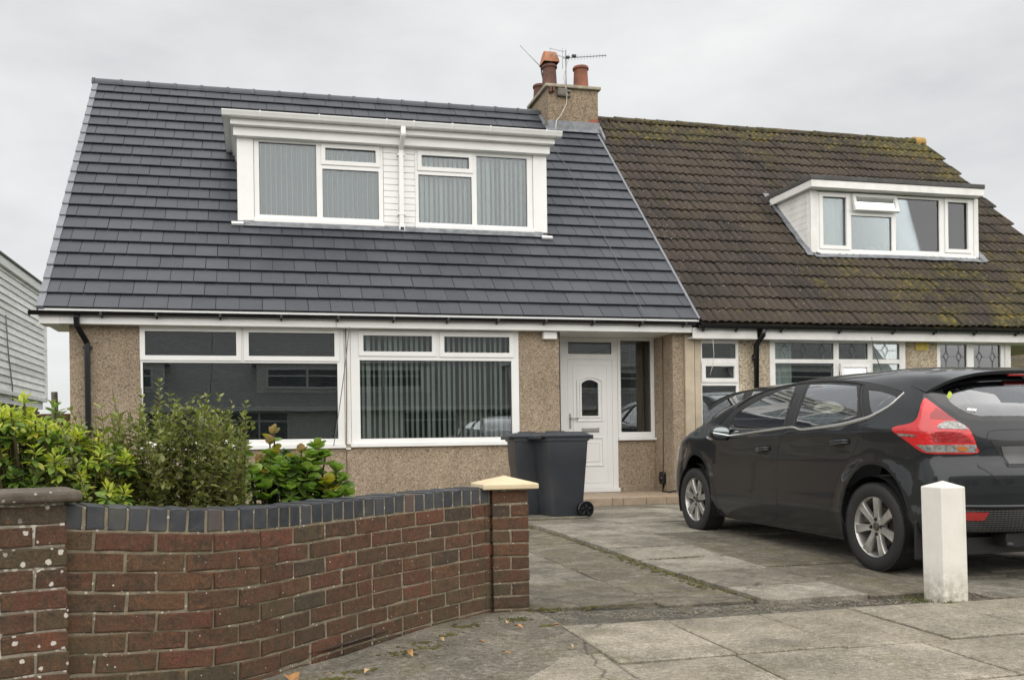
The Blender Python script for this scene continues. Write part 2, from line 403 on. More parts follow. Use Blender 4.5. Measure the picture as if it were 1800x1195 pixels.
M['slab'] = slab_mat('drive_slab', [(0.13, 0.114, 0.088), (0.185, 0.166, 0.130), (0.27, 0.248, 0.205), (0.15, 0.133, 0.099), (0.225, 0.206, 0.169)], 0.55, 0.45, 0.65)
M['slab_d'] = slab_mat('dark_drive_slab', [(0.135, 0.117, 0.085), (0.165, 0.145, 0.108), (0.15, 0.131, 0.096)], 0.7, 0.6, 0.5)
M['slab_l'] = slab_mat('pale_drive_slab', [(0.29, 0.265, 0.215), (0.34, 0.315, 0.26), (0.25, 0.228, 0.183), (0.31, 0.285, 0.235)], 0.6, 0.4, 0.5)
M['pave'] = slab_mat('pavement_slab', [(0.29, 0.255, 0.198), (0.37, 0.328, 0.258), (0.32, 0.285, 0.225), (0.41, 0.368, 0.295)], 0.75, 0.4, 0.35)
M['tarmac'] = slab_mat('old_concrete', [(0.175, 0.158, 0.123), (0.20, 0.18, 0.142)], 0.95, 0.5, 0.35)
M['joint'] = slab_mat('joint_dirt', [(0.022, 0.020, 0.015), (0.028, 0.025, 0.018)], 0.8, 0.6, 0.3)
M['channel'] = slab_mat('channel_concrete', [(0.098, 0.09, 0.074), (0.112, 0.102, 0.082)], 0.95, 0.5, 0.6)
M['soil'] = slab_mat('garden_soil', [(0.04, 0.03, 0.021), (0.045, 0.034, 0.023)], 0.7, 0.2, 0.2)
M['asphalt'] = slab_mat('asphalt', [(0.04, 0.04, 0.04), (0.05, 0.05, 0.048)], 0.8, 0.0, 0.2)
M['grass'] = simple('verge_grass', (0.06, 0.085, 0.03), 0.9, var=0.4, vscale=3, bump=0.6, bscale=60)
M['cream_cap'] = simple('cream_cap_stone', (0.66, 0.55, 0.36), 0.7, var=0.08, vscale=8, bump=0.25, bscale=120, dirt=0.15)
def capslab():
    t = NT('lichened_cap_slab')
    base = t.ramp(t.noise(14, 8, 0.75), [(0.3, (0.07, 0.055, 0.042)), (0.55, (0.13, 0.105, 0.08)), (0.75, (0.22, 0.19, 0.15))])
    v = t.voro(26); lm = t.ramp(t.math('ADD', v.outputs['Distance'], t.math('MULTIPLY', t.noise(60, 4), 0.25)), [(0.24, 1.0), (0.30, 0.0)])
    base = t.mix(lm, base, (0.42, 0.40, 0.35))
    return t.out(base, 0.9, t.bump(t.noise(45, 7, 0.75), 0.8, 0.01))
M['capslab'] = capslab()
def post_mat():
    t = NT('white_painted_post'); sep = t.N('ShaderNodeSeparateXYZ'); t.L(t.pos(), sep.inputs[0])
    c = t.ramp(t.noise(7, 6, 0.65), [(0.3, (0.71, 0.69, 0.63)), (0.7, (0.80, 0.775, 0.715))])
    mr = t.N('ShaderNodeMapRange'); mr.inputs['From Min'].default_value = 0.22; mr.inputs['From Max'].default_value = 0.0; t.L(sep.outputs['Z'], mr.inputs['Value'])
    g = t.math('MULTIPLY', t.ramp(t.noise(16, 7, 0.75), [(0.36, 0.0), (0.6, 0.8)]), mr.outputs['Result'], True)
    c = t.mix(g, c, (0.22, 0.20, 0.12)); c = t.mix(t.ramp(t.noise(28, 7, 0.8), [(0.64, 0.0), (0.70, 0.5)]), c, (0.42, 0.39, 0.33))
    mps = t.N('ShaderNodeMapping'); mps.inputs['Scale'].default_value = (14, 14, 1.0); t.L(t.pos(), mps.inputs['Vector'])
    c = t.mix(t.ramp(t.noise(2.0, 5, 0.6, mps.outputs['Vector']), [(0.56, 0.0), (0.7, 0.25)]), c, (0.45, 0.42, 0.34))
    return t.out(c, 0.6, t.bump(t.noise(50, 5), 0.2, 0.004))
M['white_post'] = post_mat()
M['old_white'] = simple('white_painted_post', (0.76, 0.735, 0.675), 0.6, var=0.04, vscale=7, bump=0.12, bscale=50, dirt=0.18)
M['step_tile'] = simple('buff_step', (0.36, 0.275, 0.195), 0.6, var=0.2, vscale=7, bump=0.2, bscale=40, dirt=0.35)
def terracotta(name, a, b):
    t = NT(name)
    c = t.ramp(t.noise(9, 7, 0.7), [(0.3, a), (0.7, b)])
    c = t.mix(t.ramp(t.noise(3.5, 6), [(0.5, 0.0), (0.75, 0.6)]), c, (0.05, 0.045, 0.035))
    return t.out(c, 0.75, t.bump(t.noise(40, 5), 0.3, 0.006))
M['pot_red'] = terracotta('red_clay_pot', (0.20, 0.065, 0.035), (0.28, 0.095, 0.05))
M['pot_dark'] = terracotta('sooty_clay_pot', (0.06, 0.03, 0.022), (0.15, 0.06, 0.04))
M['pot_orange'] = terracotta('orange_clay_cowl', (0.34, 0.14, 0.065), (0.45, 0.20, 0.10))
def wood_board():
    t = NT('weathered_pale_board'); mp_ = t.N('ShaderNodeMapping'); mp_.inputs['Scale'].default_value = (1.0, 1.2, 22.0); t.L(t.pos(), mp_.inputs['Vector'])
    g = t.noise(2.2, 8, 0.7, mp_.outputs['Vector'])
    c = t.ramp(g, [(0.3, (0.40, 0.40, 0.40)), (0.5, (0.70, 0.70, 0.70)), (0.72, (0.82, 0.82, 0.82))])
    c = t.mix(1.0, c, t.ramp(t.rnd(), [(0, 0.82), (1, 1.08)]), 'MULTIPLY')
    return t.out(c, 0.8, t.bump(g, 0.4, 0.004))
M['board'] = wood_board()
M['post_wood'] = simple('grey_wood', (0.14, 0.125, 0.105), 0.85, var=0.3, vscale=12)
# ================================================================== setting: ground, pavement, driveway
def zg(y):
    return 0.0 if y < 5.6 else (0.05*(y-5.6)/2.8 if y < 8.4 else 0.05)

g = MB(); g.quad((-150,-150,-0.16),(150,-150,-0.16),(150,150,-0.16),(-150,150,-0.16))
g.build('ground', M['grass'], None, kind='structure')
rd = MB(); rd.quad((-60,-9.0,-0.105),(60,-9.0,-0.105),(60,0.72,-0.105),(-60,0.72,-0.105)); rd.build('road', M['asphalt'], None, kind='structure')
kb = MB()
for i in range(-12, 14): kb.box(i*0.915+0.004, i*0.915+0.911, 0.72, 0.86, -0.16, 0.0)
kb.build('kerb', M['channel'], None, kind='structure', bevel=0.012)

# pavement: a bed of dirt with a slab of its own for each flag
pv = MB(); pv.add([(-9,0.86,-0.022),(9,0.86,-0.022),(9,4.60,-0.022),(-9,4.60,-0.022)], [(0,1,2,3)])
pavement = pv.build('pavement', M['joint'], None, kind='structure')

def slab_mesh(poly, zf, th=0.045, edge=0.004, jit=0.0025, inset=0.0075, gapy=0.006):
    """poly: CCW outline on the ground. Returns MB: uneven-edged flag with a worn arris."""
    n = len(poly); pts = []
    c = np.mean(np.array(poly), axis=0)
    for i in range(n):
        a = np.array(poly[i]); b = np.array(poly[(i+1) % n]); L = np.linalg.norm(b-a); k = max(2, int(L/0.16))
        for j in range(k):
            p = a+(b-a)*j/k; d = (c-p); d /= np.linalg.norm(d)
            q_ = p+d*(inset*0.8+abs(random.gauss(0, jit))); q_[1] += math.copysign(gapy, c[1]-p[1])*(0.7+0.6*random.random()) if abs(c[1]-p[1]) > 0.06 else 0.0; pts.append(q_)
    m = len(pts); tilt = (random.gauss(0, 0.004), random.gauss(0, 0.005)); dz = random.gauss(0, 0.0035)
    def Z(p): return zf(p[1])+dz+tilt[0]*(p[0]-c[0])+tilt[1]*(p[1]-c[1])
    mb = MB(); vv = []
    ins = [p+(c-p)/np.linalg.norm(c-p)*0.008 for p in pts]
    for p in ins: vv.append((p[0], p[1], Z(p)))
    for p in pts: vv.append((p[0], p[1], Z(p)-edge))
    for p in pts: vv.append((p[0], p[1], Z(p)-th))
    f = [tuple(range(m))]
    for r in range(2):
        for i in range(m): f.append((r*m+(i+1) % m, r*m+i, (r+1)*m+i, (r+1)*m+(i+1) % m))
    mb.add(vv, f); return mb
flat = lambda y: 0.0
# pavement flags (rows run along the street)
rows = [(3.655, 4.475, [1.53, 2.105, 2.665, 3.225, 3.80, 4.42, 5.05, 5.68, 6.3]),
        (3.045, 3.65, [1.50, 2.06, 2.60, 3.02, 3.60, 4.18, 4.78, 5.4, 6.0]),
        (2.43, 3.04, [-1.1, -0.5, 0.1, 0.70, 1.28, 1.86, 2.44, 3.05, 3.65, 4.2, 4.8]),
        (1.65, 2.42, [-1.4, -0.8, -0.2, 0.4, 1.0, 1.6, 2.2, 2.8, 3.4, 4.0])]
for (y0, y1, xs) in rows:
    for a, b in zip(xs[:-1], xs[1:]):
        sk = 0.02*(1 if y0 > 3 else 0)
        slab_mesh([(a-sk, y0), (b-sk, y0), (b, y1), (a, y1)], flat).build('paving_slab', M['pave'], pavement)
for poly in ([(0.72,3.05),(1.49,3.05),(1.49,3.40),(0.98,3.42)], [(0.98,3.43),(1.49,3.41),(1.51,3.86),(1.30,3.84)]):
    slab_mesh(poly, flat).build('paving_slab', M['pave'], pavement)
# patched grey concrete in front of the wall
ap = MB()
pts = [(-1.4,2.43),(0.70,2.43),(0.80,3.08),(1.56,3.08),(1.56,4.66),(1.53,4.95),(1.20,4.96),(0.85,4.66),(0.36,4.15),(-0.2,3.72),(-0.7,3.55),(-1.4,3.40)]
ap.add([(x, y, -0.006) for x, y in pts], [tuple(range(len(pts)))])
ap.build('footway_patch', M['tarmac'], None, kind='structure')

# driveway bed
dv = MB(); ny = [4.46, 4.9, 5.6, 6.4, 7.4, 8.4, 11.75]
dv.add([(x, y, zg(y)-0.024) for y in ny for x in (1.0, 12.2)], [(2*i, 2*i+1, 2*i+3, 2*i+2) for i in range(len(ny)-1)])
driveway = dv.build('driveway', M['joint'], None, kind='structure')
# channel strip along the front edge
ch = MB()
cx_ = [1.515, 2.1, 2.6, 3.1, 3.6, 4.1]
f0 = [4.475, 4.48, 4.48, 4.48, 4.478, 4.476]; f1 = [4.945, 4.845, 4.80, 4.79, 4.715, 4.60]
vv = []
for x, a, b in zip(cx_, f0, f1):
    vv += [(x, a, -0.010), (x, (a+b)/2, -0.018), (x, b, -0.012)]
ch.add(vv, [(3*i+k, 3*i+3+k, 3*i+4+k, 3*i+1+k) for i in range(5) for k in range(2)])
ch.build('channel_strip', M['channel'], driveway)

BL = dict(L=lambda y: 1.535 if y < 5.3 else 1.02, C=lambda y: 2.30-0.026*(y-4.85), A=lambda y: 2.885-0.022*(y-5), A2=lambda y: 2.905-0.018*(y-5),
          B=lambda y: 3.585+0.029*(y-4.75), D=lambda y: 4.275+0.095*(y-4.75), E=lambda y: 4.98+0.05*(y-5), Fx=lambda y: 5.66+0.03*(y-5), G=lambda y: 6.34, Hx=lambda y: 7.05, K=lambda y: 7.75, Q=lambda y: 8.45)
def column(l, r, ys, lift=0.0, mat='slab', far='slab_l'):
    for a, b in zip(ys[:-1], ys[1:]):
        mid = 0.5*(a+b)
        if b < 4.9: continue
        mt = mat if mid < 8.6 else far
        if random.random() < 0.2: mt = 'slab'
        slab_mesh([(BL[l](a), a), (BL[r](a), a), (BL[r](b), b), (BL[l](b), b)], lambda y, L=lift: zg(y)+L, gapy=0.011).build('paving_slab', M[mt], driveway)
column('L', 'C', [4.96, 5.85, 6.345, 6.81, 7.40, 7.98, 8.6, 9.2, 9.85, 10.5, 11.1, 11.66], -0.004, 'slab')
column('C', 'A', [4.855, 5.30, 6.335, 7.0, 7.745, 8.235, 8.9, 9.5, 10.2, 10.9, 11.66], -0.006, 'slab_d')
column('A2', 'B', [4.745, 5.245, 5.90, 6.53, 7.17, 7.80, 8.47, 9.18, 9.80, 10.4, 11.05, 11.66], 0.016, 'slab_l')
column('B', 'D', [4.73, 5.33, 6.0, 6.71, 7.40, 8.12, 9.15, 9.8, 10.4, 11.05, 11.66], 0.004, 'slab_d')
for l, r, o in (('D', 'E', 0.0), ('E', 'Fx', 0.3), ('Fx', 'G', 0.1), ('G', 'Hx', 0.25), ('Hx', 'K', 0.0), ('K', 'Q', 0.2)):
    column(l, r, [4.53]+[5.17+o*0.5+i*0.66 for i in range(10)]+[11.66], 0.0, 'slab')
column('L', 'B', [11.67, 12.4], 0.0)

# front garden earth
gd = MB()
gp = [(-9,3.9),(-1.2,3.55),(-0.2,3.78),(0.36,4.2),(0.85,4.72),(1.25,5.15),(1.5,5.25),(1.0,5.3),(1.0,12.6),(-9,12.6)]
gd.add([(x, y, 0.03 if y < 6 else 0.055) for x, y in gp], [tuple(range(len(gp)))])
gd.build('garden_bed', M['soil'], None, kind='structure')

# ================================================================== the two houses
VY, VZ = 0.69636, 0.71770          # up-slope unit vector (0, VY, VZ)
E0 = Vector((0, 12.231, 2.715))
def roofp(x, v, w=0.0):
    return Vector((x, E0.y+VY*v-VZ*w, E0.z+VZ*v+VY*w))
def roof_frame(x, v, w=0.0, tilt=0.0):
    c, s = math.cos(tilt), math.sin(tilt)
    up = Vector((0, VY, VZ)); nn = Vector((0, -VZ, VY))
    u2 = up*c+nn*s; n2 = nn*c-up*s
    return XF(roofp(x, v, w), (1, 0, 0), u2, n2)

def window(parent, X, Z, Y, cells, fmat='upvc', pmat='pane', depth=0.07, sill=None, gl=0.028, name='window', bev=0.004, label=None):
    """frame plate with a pane, and a proud sash ring where kind == 'sash'; cells: (x0,x1,z0,z1,kind)"""
    xs = sorted({X[0], X[1]} | {c[0] for c in cells} | {c[1] for c in cells}); zs = sorted({Z[0], Z[1]} | {c[2] for c in cells} | {c[3] for c in cells})
    solid = lambda x, z: not any(c[0] < x < c[1] and c[2] < z < c[3] for c in cells)
    w = MB().plate(xs, zs, solid, Y, Y+depth).build(name, M[fmat], parent, bevel=bev, label=label)
    for c in cells:
        x0, x1, z0, z1, k = c
        if k == 'sash':
            r = 0.062
            MB().plate([x0-r, x0+0.004, x1-0.004, x1+r], [z0-r, z0+0.004, z1-0.004, z1+r], lambda x, z: not (x0 < x < x1 and z0 < z < z1), Y-0.018, Y-0.001).build('sash', M[fmat], w, bevel=0.005)
        if k == 'none': continue
        e = 0.006
        MB().plate([x0+0.0005, x0+e, x1-e, x1-0.0005], [z0+0.0005, z0+e, z1-e, z1-0.0005], lambda x, z: not (x0+e < x < x1-e and z0+e < z < z1-e), Y+gl-0.004, Y+gl+0.002).build('gasket', M['gasket'], w)
        MB().box(x0+0.001, x1-0.001, Y+gl+0.003, Y+gl+0.009, z0+0.001, z1-0.001).build('pane', M[pmat], w)
    if sill:
        sx0, sx1, sz0, sz1, out_ = sill
        MB().box(sx0, sx1, Y-out_, Y+0.03, sz0, sz1).build('sill', M[fmat], w, bevel=0.006)
    return w
def vblinds(w, x0, x1, z0, z1, Y, pitch, width, ang, mat='blind', skip=()):
    """vertical blind: every slat an object that shares one mesh"""
    h = (z1-z0)/2; mb = MB(); n = 5
    vv = []; ff = []
    for i in range(n):
        t = -1+2*i/(n-1); vv += [(t*width/2, 0.006*(1-t*t), -h), (t*width/2, 0.006*(1-t*t), h)]
    for i in range(n-1): ff.append((2*i, 2*i+2, 2*i+3, 2*i+1))
    mb.add(vv, ff); me = mb.mesh('blind_slat', M[mat], smooth=True)
    k = 0; x = x0+pitch*0.5
    while x < x1:
        if k not in skip:
            a = R(ang+random.gauss(0, 5 if mat == 'blind' else 2)); c, s = math.cos(a), math.sin(a)
            inst('blind_slat', me, w, XF((x+random.gauss(0, 0.003), Y, (z0+z1)/2), (c, s, 0), (-s, c, 0), (0, 0, 1)))
        x += pitch; k += 1

def tube_obj(name, pts, r, mat, parent, n=8, **kw):
    return MB().tube(pts, r, n).build(name, M[mat], parent, smooth=True, **kw)
def half_gutter(name, x0, x1, yc, zc, r, mat, parent):
    mb = MB(); n = 10; vv = []
    for x in (x0, x1):
        for rr in (r, r-0.006):
            for k in range(n+1):
                an = math.pi+math.pi*k/n; vv.append((x, yc+rr*math.cos(an), zc+rr*math.sin(an)))
    m = n+1; f = []
    for k in range(n):
        f.append((k, k+1, 2*m+k+1, 2*m+k)); f.append((m+k+1, m+k, 3*m+k, 3*m+k+1))
        f.append((k+1, k, m+k, m+k+1)); f.append((2*m+k, 2*m+k+1, 3*m+k+1, 3*m+k))
    f.append((0, 2*m, 3*m, m)); f.append((n, m+n, 3*m+n, 2*m+n))
    mb.add(vv, f); return mb.build(name, M[mat], parent, autosm=R(40), smooth=True)

# ------------------------------------------------------------------ left house
house = thing('house', (1.9, 12.445, 0.05), 'chalet bungalow with smooth slate grey roof, wide white dormer and white front door', 'house', 'semi-detached chalet bungalows')
YW, YD = 12.445, 13.086
# walls
WX = [-2.34, -1.482, 1.178, 1.262, 3.676, 4.282]
def front_solid(x, z):
    if -1.482 < x < 1.178 and z > 0.93: return False
    if 1.262 < x < 3.676 and z > 0.915: return False
    return True
MB().plate(WX, [-0.1, 0.915, 0.93, 2.60], front_solid, YW, YW+0.26).build('wall', M['dash'], house)
w2 = MB(); w2.box(-2.34, -2.09, YW+0.262, 20.9, -0.1, 2.6); w2.box(-2.09, 6.40, 20.7, 20.9, -0.1, 2.6); w2.box(4.03, 4.28, YW+0.262, YD+0.3, -0.1, 2.6)
# gable
w2.prism([(12.6, 2.6), (20.8, 2.6), (16.68, 6.95)], lambda u, v, h: (h, u, v), -2.34, -2.09)
w2.build('wall', M['dash'], house)
w3 = MB(); w3.box(5.452, 6.068, YD+0.012, YD+0.25, 0.05, 0.96); w3.build('wall', M['dash'], house)
w4 = MB(); w4.box(6.07, 6.252, YW, YD+0.30, -0.1, 2.6); w4.build('wall', M['dash'], house)
# rooms behind the glass
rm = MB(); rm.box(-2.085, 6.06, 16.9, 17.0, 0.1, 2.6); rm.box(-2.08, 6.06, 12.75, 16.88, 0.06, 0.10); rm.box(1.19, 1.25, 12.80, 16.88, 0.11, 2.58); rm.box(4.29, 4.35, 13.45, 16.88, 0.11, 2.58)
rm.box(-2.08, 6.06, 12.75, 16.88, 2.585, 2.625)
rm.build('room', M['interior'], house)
# left window
FY = YW+0.004
wL = window(house, (-1.48, 1.176), (0.945, 2.528), FY, [(-1.42, -0.255, 2.146, 2.47, 'sash'), (-0.10, 1.05, 2.146, 2.47, 'sash'), (-1.45, 1.083, 1.027, 2.056, 'fixed')], sill=(-1.49, 1.185, 0.895, 0.943, 0.055))
vb = MB()
for i in range(58):
    z = 2.47-0.025*i; vb.add([(-1.44, FY+0.16, z), (1.14, FY+0.16, z), (1.14, FY+0.178, z-0.017), (-1.44, FY+0.178, z-0.017)], [(0, 1, 2, 3)])
vb.build('venetian_blind', simple('charcoal_blind', (0.11, 0.115, 0.12), 0.6), wL, kind='stuff')
# right window with vertical blind
wR = window(house, (1.264, 3.674), (0.955, 2.528), FY, [(1.438, 2.41, 2.222, 2.449, 'sash'), (2.578, 3.54, 2.216, 2.446, 'sash'), (1.39, 3.565, 1.02, 2.104, 'fixed')], sill=(1.25, 3.69, 0.905, 0.953, 0.055))
vblinds(wR, 1.34, 3.62, 0.98, 2.50, FY+0.15, 0.0765, 0.089, 54)
MB().box(1.181, 1.259, YW-0.003, YW+0.03, 0.95, 2.53).build('mullion_strip', M['upvc_old'], house)
# pale strip ends
MB().box(1.184, 1.252, YW-0.02, YW-0.004, 0.875, 0.905).build('sill_end', M['upvc_old'], house)
tube_obj('cable', [(1.236, 12.262, 2.535), (1.215, 12.29, 2.35), (1.165, 12.30, 1.95), (1.112, 12.31, 1.58), (1.055, 12.33, 1.2), (1.01, 12.36, 0.93)], 0.006, 'cable', house)
tube_obj('cable', [(1.20, 12.435, 2.53), (1.205, 12.43, 1.9), (1.196, 12.432, 1.2), (1.19, 12.436, 0.9), (1.193, 12.436, 0.5), (1.19, 12.438, 0.15)], 0.006, 'rust', house)
# white junction box under the fascia
jb = MB(); jb.box(4.02, 4.225, YW-0.10, YW-0.002, 2.415, 2.525); jb.build('junction_box', M['upvc'], house, bevel=0.012)
# porch: door frame, door, side window
DX0, DX1 = 4.53, 5.448
door = window(house, (DX0, DX1), (0.16, 2.53), YD, [(4.65, 5.358, 2.28, 2.463, 'fixed'), (4.632, 5.362, 0.20, 2.195, 'none')], depth=0.08, name='door_frame')
lf = MB().plate([4.634, 4.855, 5.13, 5.360], [0.215, 1.325, 1.93, 2.193], lambda x, z: not (4.855 < x < 5.13 and 1.325 < z < 1.93), YD+0.004, YD+0.05)
leaf = lf.build('door', M['upvc'], house, bevel=0.003)
def ring(x0, x1, z0, z1, w, y, d): return MB().plate([x0, x0+w, x1-w, x1], [z0, z0+w, z1-w, z1], lambda x, z: not (x0+w < x < x1-w and z0+w < z < z1-w), y-d, y+0.002)
ring(4.722, 5.285, 0.30, 2.12, 0.014, YD+0.003, 0.006).build('moulding', M['upvc'], leaf, bevel=0.003)
ring(4.782, 5.205, 0.555, 1.0, 0.02, YD+0.003, 0.014).build('moulding', M['upvc'], leaf, bevel=0.006)
ring(4.838, 5.15, 0.625, 0.925, 0.016, YD+0.003, 0.010).build('moulding', M['upvc'], leaf, bevel=0.005)
MB().box(4.836, 5.152, YD-0.002, YD+0.003, 0.627, 0.923).build('panel', M['upvc'], leaf, bevel=0.003)
# arched glazed panel
ax0, ax1, az0, az1, rise = 4.78, 5.207, 1.243, 1.87, 0.06
def arch(x0, x1, z0, z1, rise, n=10):
    p = [(x0, z0), (x1, z0)]
    for i in range(n+1):
        t = i/n; p.append((x1+(x0-x1)*t, z1+rise*4*t*(1-t)))
    return p
def arch_ring(o, i_, y0, y1):
    n = len(o); mb = MB()
    vv = [(x, y0, z) for x, z in o]+[(x, y0, z) for x, z in i_]+[(x, y1, z) for x, z in o]+[(x, y1, z) for x, z in i_]; f = []
    for k in range(n):
        j = (k+1) % n; f += [(k, j, n+j, n+k), (2*n+j, 2*n+k, k, j)[::-1], (n+k, n+j, 3*n+j, 3*n+k)]
    return mb.add(vv, f)
arch_ring(arch(ax0, ax1, az0, az1+0.01, rise), arch(ax0+0.022, ax1-0.022, az0+0.022, az1-0.012, rise), YD-0.012, YD+0.003).build('moulding', M['upvc'], leaf, bevel=0.004)
arch_ring(arch(ax0+0.045, ax1-0.045, az0+0.05, az1-0.035, rise), arch(4.858, 5.127, 1.328, 1.856-0.03, rise*0.9), YD-0.010, YD+0.003).build('moulding', M['upvc'], leaf, bevel=0.004)
gp_ = arch(4.857, 5.128, 1.327, 1.83, rise*0.9)
MB().prism(gp_, lambda u, v, h: (u, h, v), YD+0.012, YD+0.018).build('pane', M['pane'], leaf, fixn=True)
# leaf corners above the arch
spn = MB(); ar = arch(4.856, 5.129, 1.326, 1.83, rise*0.9)[2:]
spn.add([(x, YD+0.006, z) for x, z in ar]+[(x, YD+0.006, 1.931) for x, z in ar], [(i+1, i, len(ar)+i, len(ar)+i+1) for i in range(len(ar)-1)])
spn.build('panel', M['upvc'], leaf)
hd = MB(); hd.box(4.655, 4.685, YD-0.010, YD+0.004, 1.135, 1.37); hd.build('handle_plate', M['steel'], leaf, bevel=0.008)
tube_obj('handle', [(4.67, YD, 1.292), (4.67, YD-0.045, 1.292), (4.69, YD-0.05, 1.292), (4.795, YD-0.048, 1.288)], 0.009, 'steel', leaf)
lb = MB(); lb.box(4.853, 5.138, YD-0.008, YD+0.004, 1.076, 1.15); lb.build('letterbox', M['steel'], leaf, bevel=0.008)
lb = MB(); lb.box(4.872, 5.12, YD-0.014, YD-0.006, 1.092, 1.118); lb.box(4.872, 5.12, YD-0.014, YD-0.006, 1.122, 1.14); lb.build('letterbox_flap', M['steel'], leaf, bevel=0.004)
MB().box(4.53, 5.46, YD-0.05, YD-0.003, 0.155, 0.215).build('threshold', M['upvc'], house, bevel=0.006)
MB().box(4.286, 4.53, YD-0.004, YD+0.2, 0.1, 2.53).build('door_reveal', M['upvc'], house)
MB().box(4.283, 4.30, 12.45, YD-0.01, 0.12, 2.53).build('door_reveal', M['gasket'], house)
wS = window(house, (5.452, 6.066), (0.985, 2.53), YD, [(5.505, 6.008, 1.073, 2.512-0.02, 'fixed')], sill=(5.447, 6.09, 0.945, 0.983, 0.05))
# curtain half drawn behind side window
cv = MB(); n = 30
cv.add([(5.80+0.26*i/n, YD+0.35+0.02*math.sin(i*1.9), z) for i in range(n+1) for z in (0.95, 2.5)], [(2*i, 2*i+2, 2*i+3, 2*i+1) for i in range(n)])
cv.build('curtain', simple('dark_curtain', (0.07, 0.06, 0.05), 0.9), wS, smooth=True)
# step
st = MB(); st.box(4.20, 6.60, 11.695, 13.07, 0.0, 0.143); st.build('step', M['step_tile'], house, bevel=0.006)
sx = [4.20, 4.45, 4.77, 4.93, 5.27, 5.58, 5.92, 6.26, 6.60]
for a, b in zip(sx[:-1], sx[1:]):
    MB().box(a+0.003, b-0.003, 11.68, 11.99, 0.047, 0.155).build('step_tile', M['step_tile'], house, bevel=0.006)
    MB().box(a+0.003, b-0.003, 11.996, 12.40, 0.10, 0.155).build('step_tile', M['step_tile'], house, bevel=0.004)
    MB().box(a+0.003, b-0.003, 12.404, 13.03, 0.10, 0.155).build('step_tile', M['step_tile'], house, bevel=0.004)
# outdoor socket with its cable on the porch side wall
sk = thing('wall_socket', (6.07, 12.80, 0.34), 'black outdoor socket with trailing cable, low on porch wall by car nose', 'socket')
MB().obox((6.045, 12.80, 0.36), (0.028, 0, 0), (0, 0.085, 0), (0, 0, 0.10)).build('body', M['black_pvc'], sk, bevel=0.03)
MB().lathe((6.015, 12.80, 0.35), (1, 0, 0), [(0.0, -0.02), (0.04, -0.018), (0.05, 0.0), (0.05, 0.02)], 20).build('cap', M['black_pvc'], sk, smooth=True)
tube_obj('cable', [(6.055, 12.80, 0.27), (6.03, 12.75, 0.2), (5.95, 12.6, 0.17), (5.97, 12.4, 0.165), (6.03, 12.25, 0.2)], 0.012, 'black_pvc', sk)
tube_obj('cable', [(6.058, 12.80, 0.44), (6.060, 12.785, 1.0), (6.060, 12.77, 1.7), (6.060, 12.76, 2.5)], 0.007, 'rust', sk)

# eaves: soffit, fascia, gutter, downpipe
MB().box(-2.62, 6.395, 12.292, 13.2, 2.532, 2.556).build('soffit', M['upvc'], house)
fb = MB(); fb.box(-2.63, 1.055, 12.268, 12.290, 2.528, 2.70); fb.box(1.062, 6.30, 12.268, 12.290, 2.528, 2.70)
fb.build('fascia', M['upvc'], house, bevel=0.003)
MB().box(-2.66, -2.42, 12.262, 12.60, 2.524, 2.70).build('fascia_box_end', M['upvc'], house, bevel=0.004)
MB().box(-2.66, 6.40, 12.238, 12.266, 2.672, 2.716).build('eaves_tray', M['upvc'], house)
gut = half_gutter('gutter', -2.76, 6.405, 12.21, 2.677, 0.051, 'black_pvc', house)
MB().box(-2.765, -2.755, 12.148, 12.262, 2.608, 2.672).build('gutter_end', M['black_pvc'], gut, bevel=0.01)
for x in (-1.911, -1.244, -0.45, 0.33, 1.079, 1.833, 2.587, 3.30, 3.999, 4.721, 5.461, 6.148):
    bk = MB(); bk.box(x-0.016, x+0.016, 12.17, 12.266, 2.6155, 2.630); bk.box(x-0.010, x+0.010, 12.235, 12.266, 2.598, 2.615); bk.box(x-0.016, x+0.016, 12.143, 12.152, 2.62, 2.675)
    bk.build('gutter_bracket', M['black_pvc'], gut, bevel=0.006)
dp = MB()
def sqpipe(mb, pts, hw):
    for a, b in zip(pts[:-1], pts[1:]):
        a, b = Vector(a), Vector(b); d = (b-a); L = d.length; d.normalize()
        sx_ = Vector((0, 1, 0)) if abs(d.x) > 0.2 else Vector((1, 0, 0))
        s1 = (sx_-d*sx_.dot(d)).normalized(); s2 = d.cross(s1)
        mb.obox((a+b)/2, s1*hw, s2*hw, d*(L/2+hw*0.35))
sqpipe(dp, [(-2.205, 12.205, 2.615), (-2.205, 12.225, 2.50), (-2.115, 12.385, 2.30), (-2.115, 12.395, 0.08)], 0.034)
dpo = dp.build('downpipe', M['black_pvc'], house, bevel=0.008)
for z in (2.24, 1.2): MB().box(-2.17, -2.06, 12.385, 12.443, z-0.02, z+0.02).build('pipe_clip', M['black_pvc'], dpo, bevel=0.004)

# roof: deck, tiles, ridge, verge
dk = MB(); a, b, c_ = roofp(0, -0.02, -0.075), roofp(0, 6.36, -0.075), (21.2, 2.66)
dk.prism([(a.y, a.z), (c_[0], c_[1]), (b.y, b.z)], lambda u, v, h: (h, u, v), -2.66, 6.40)
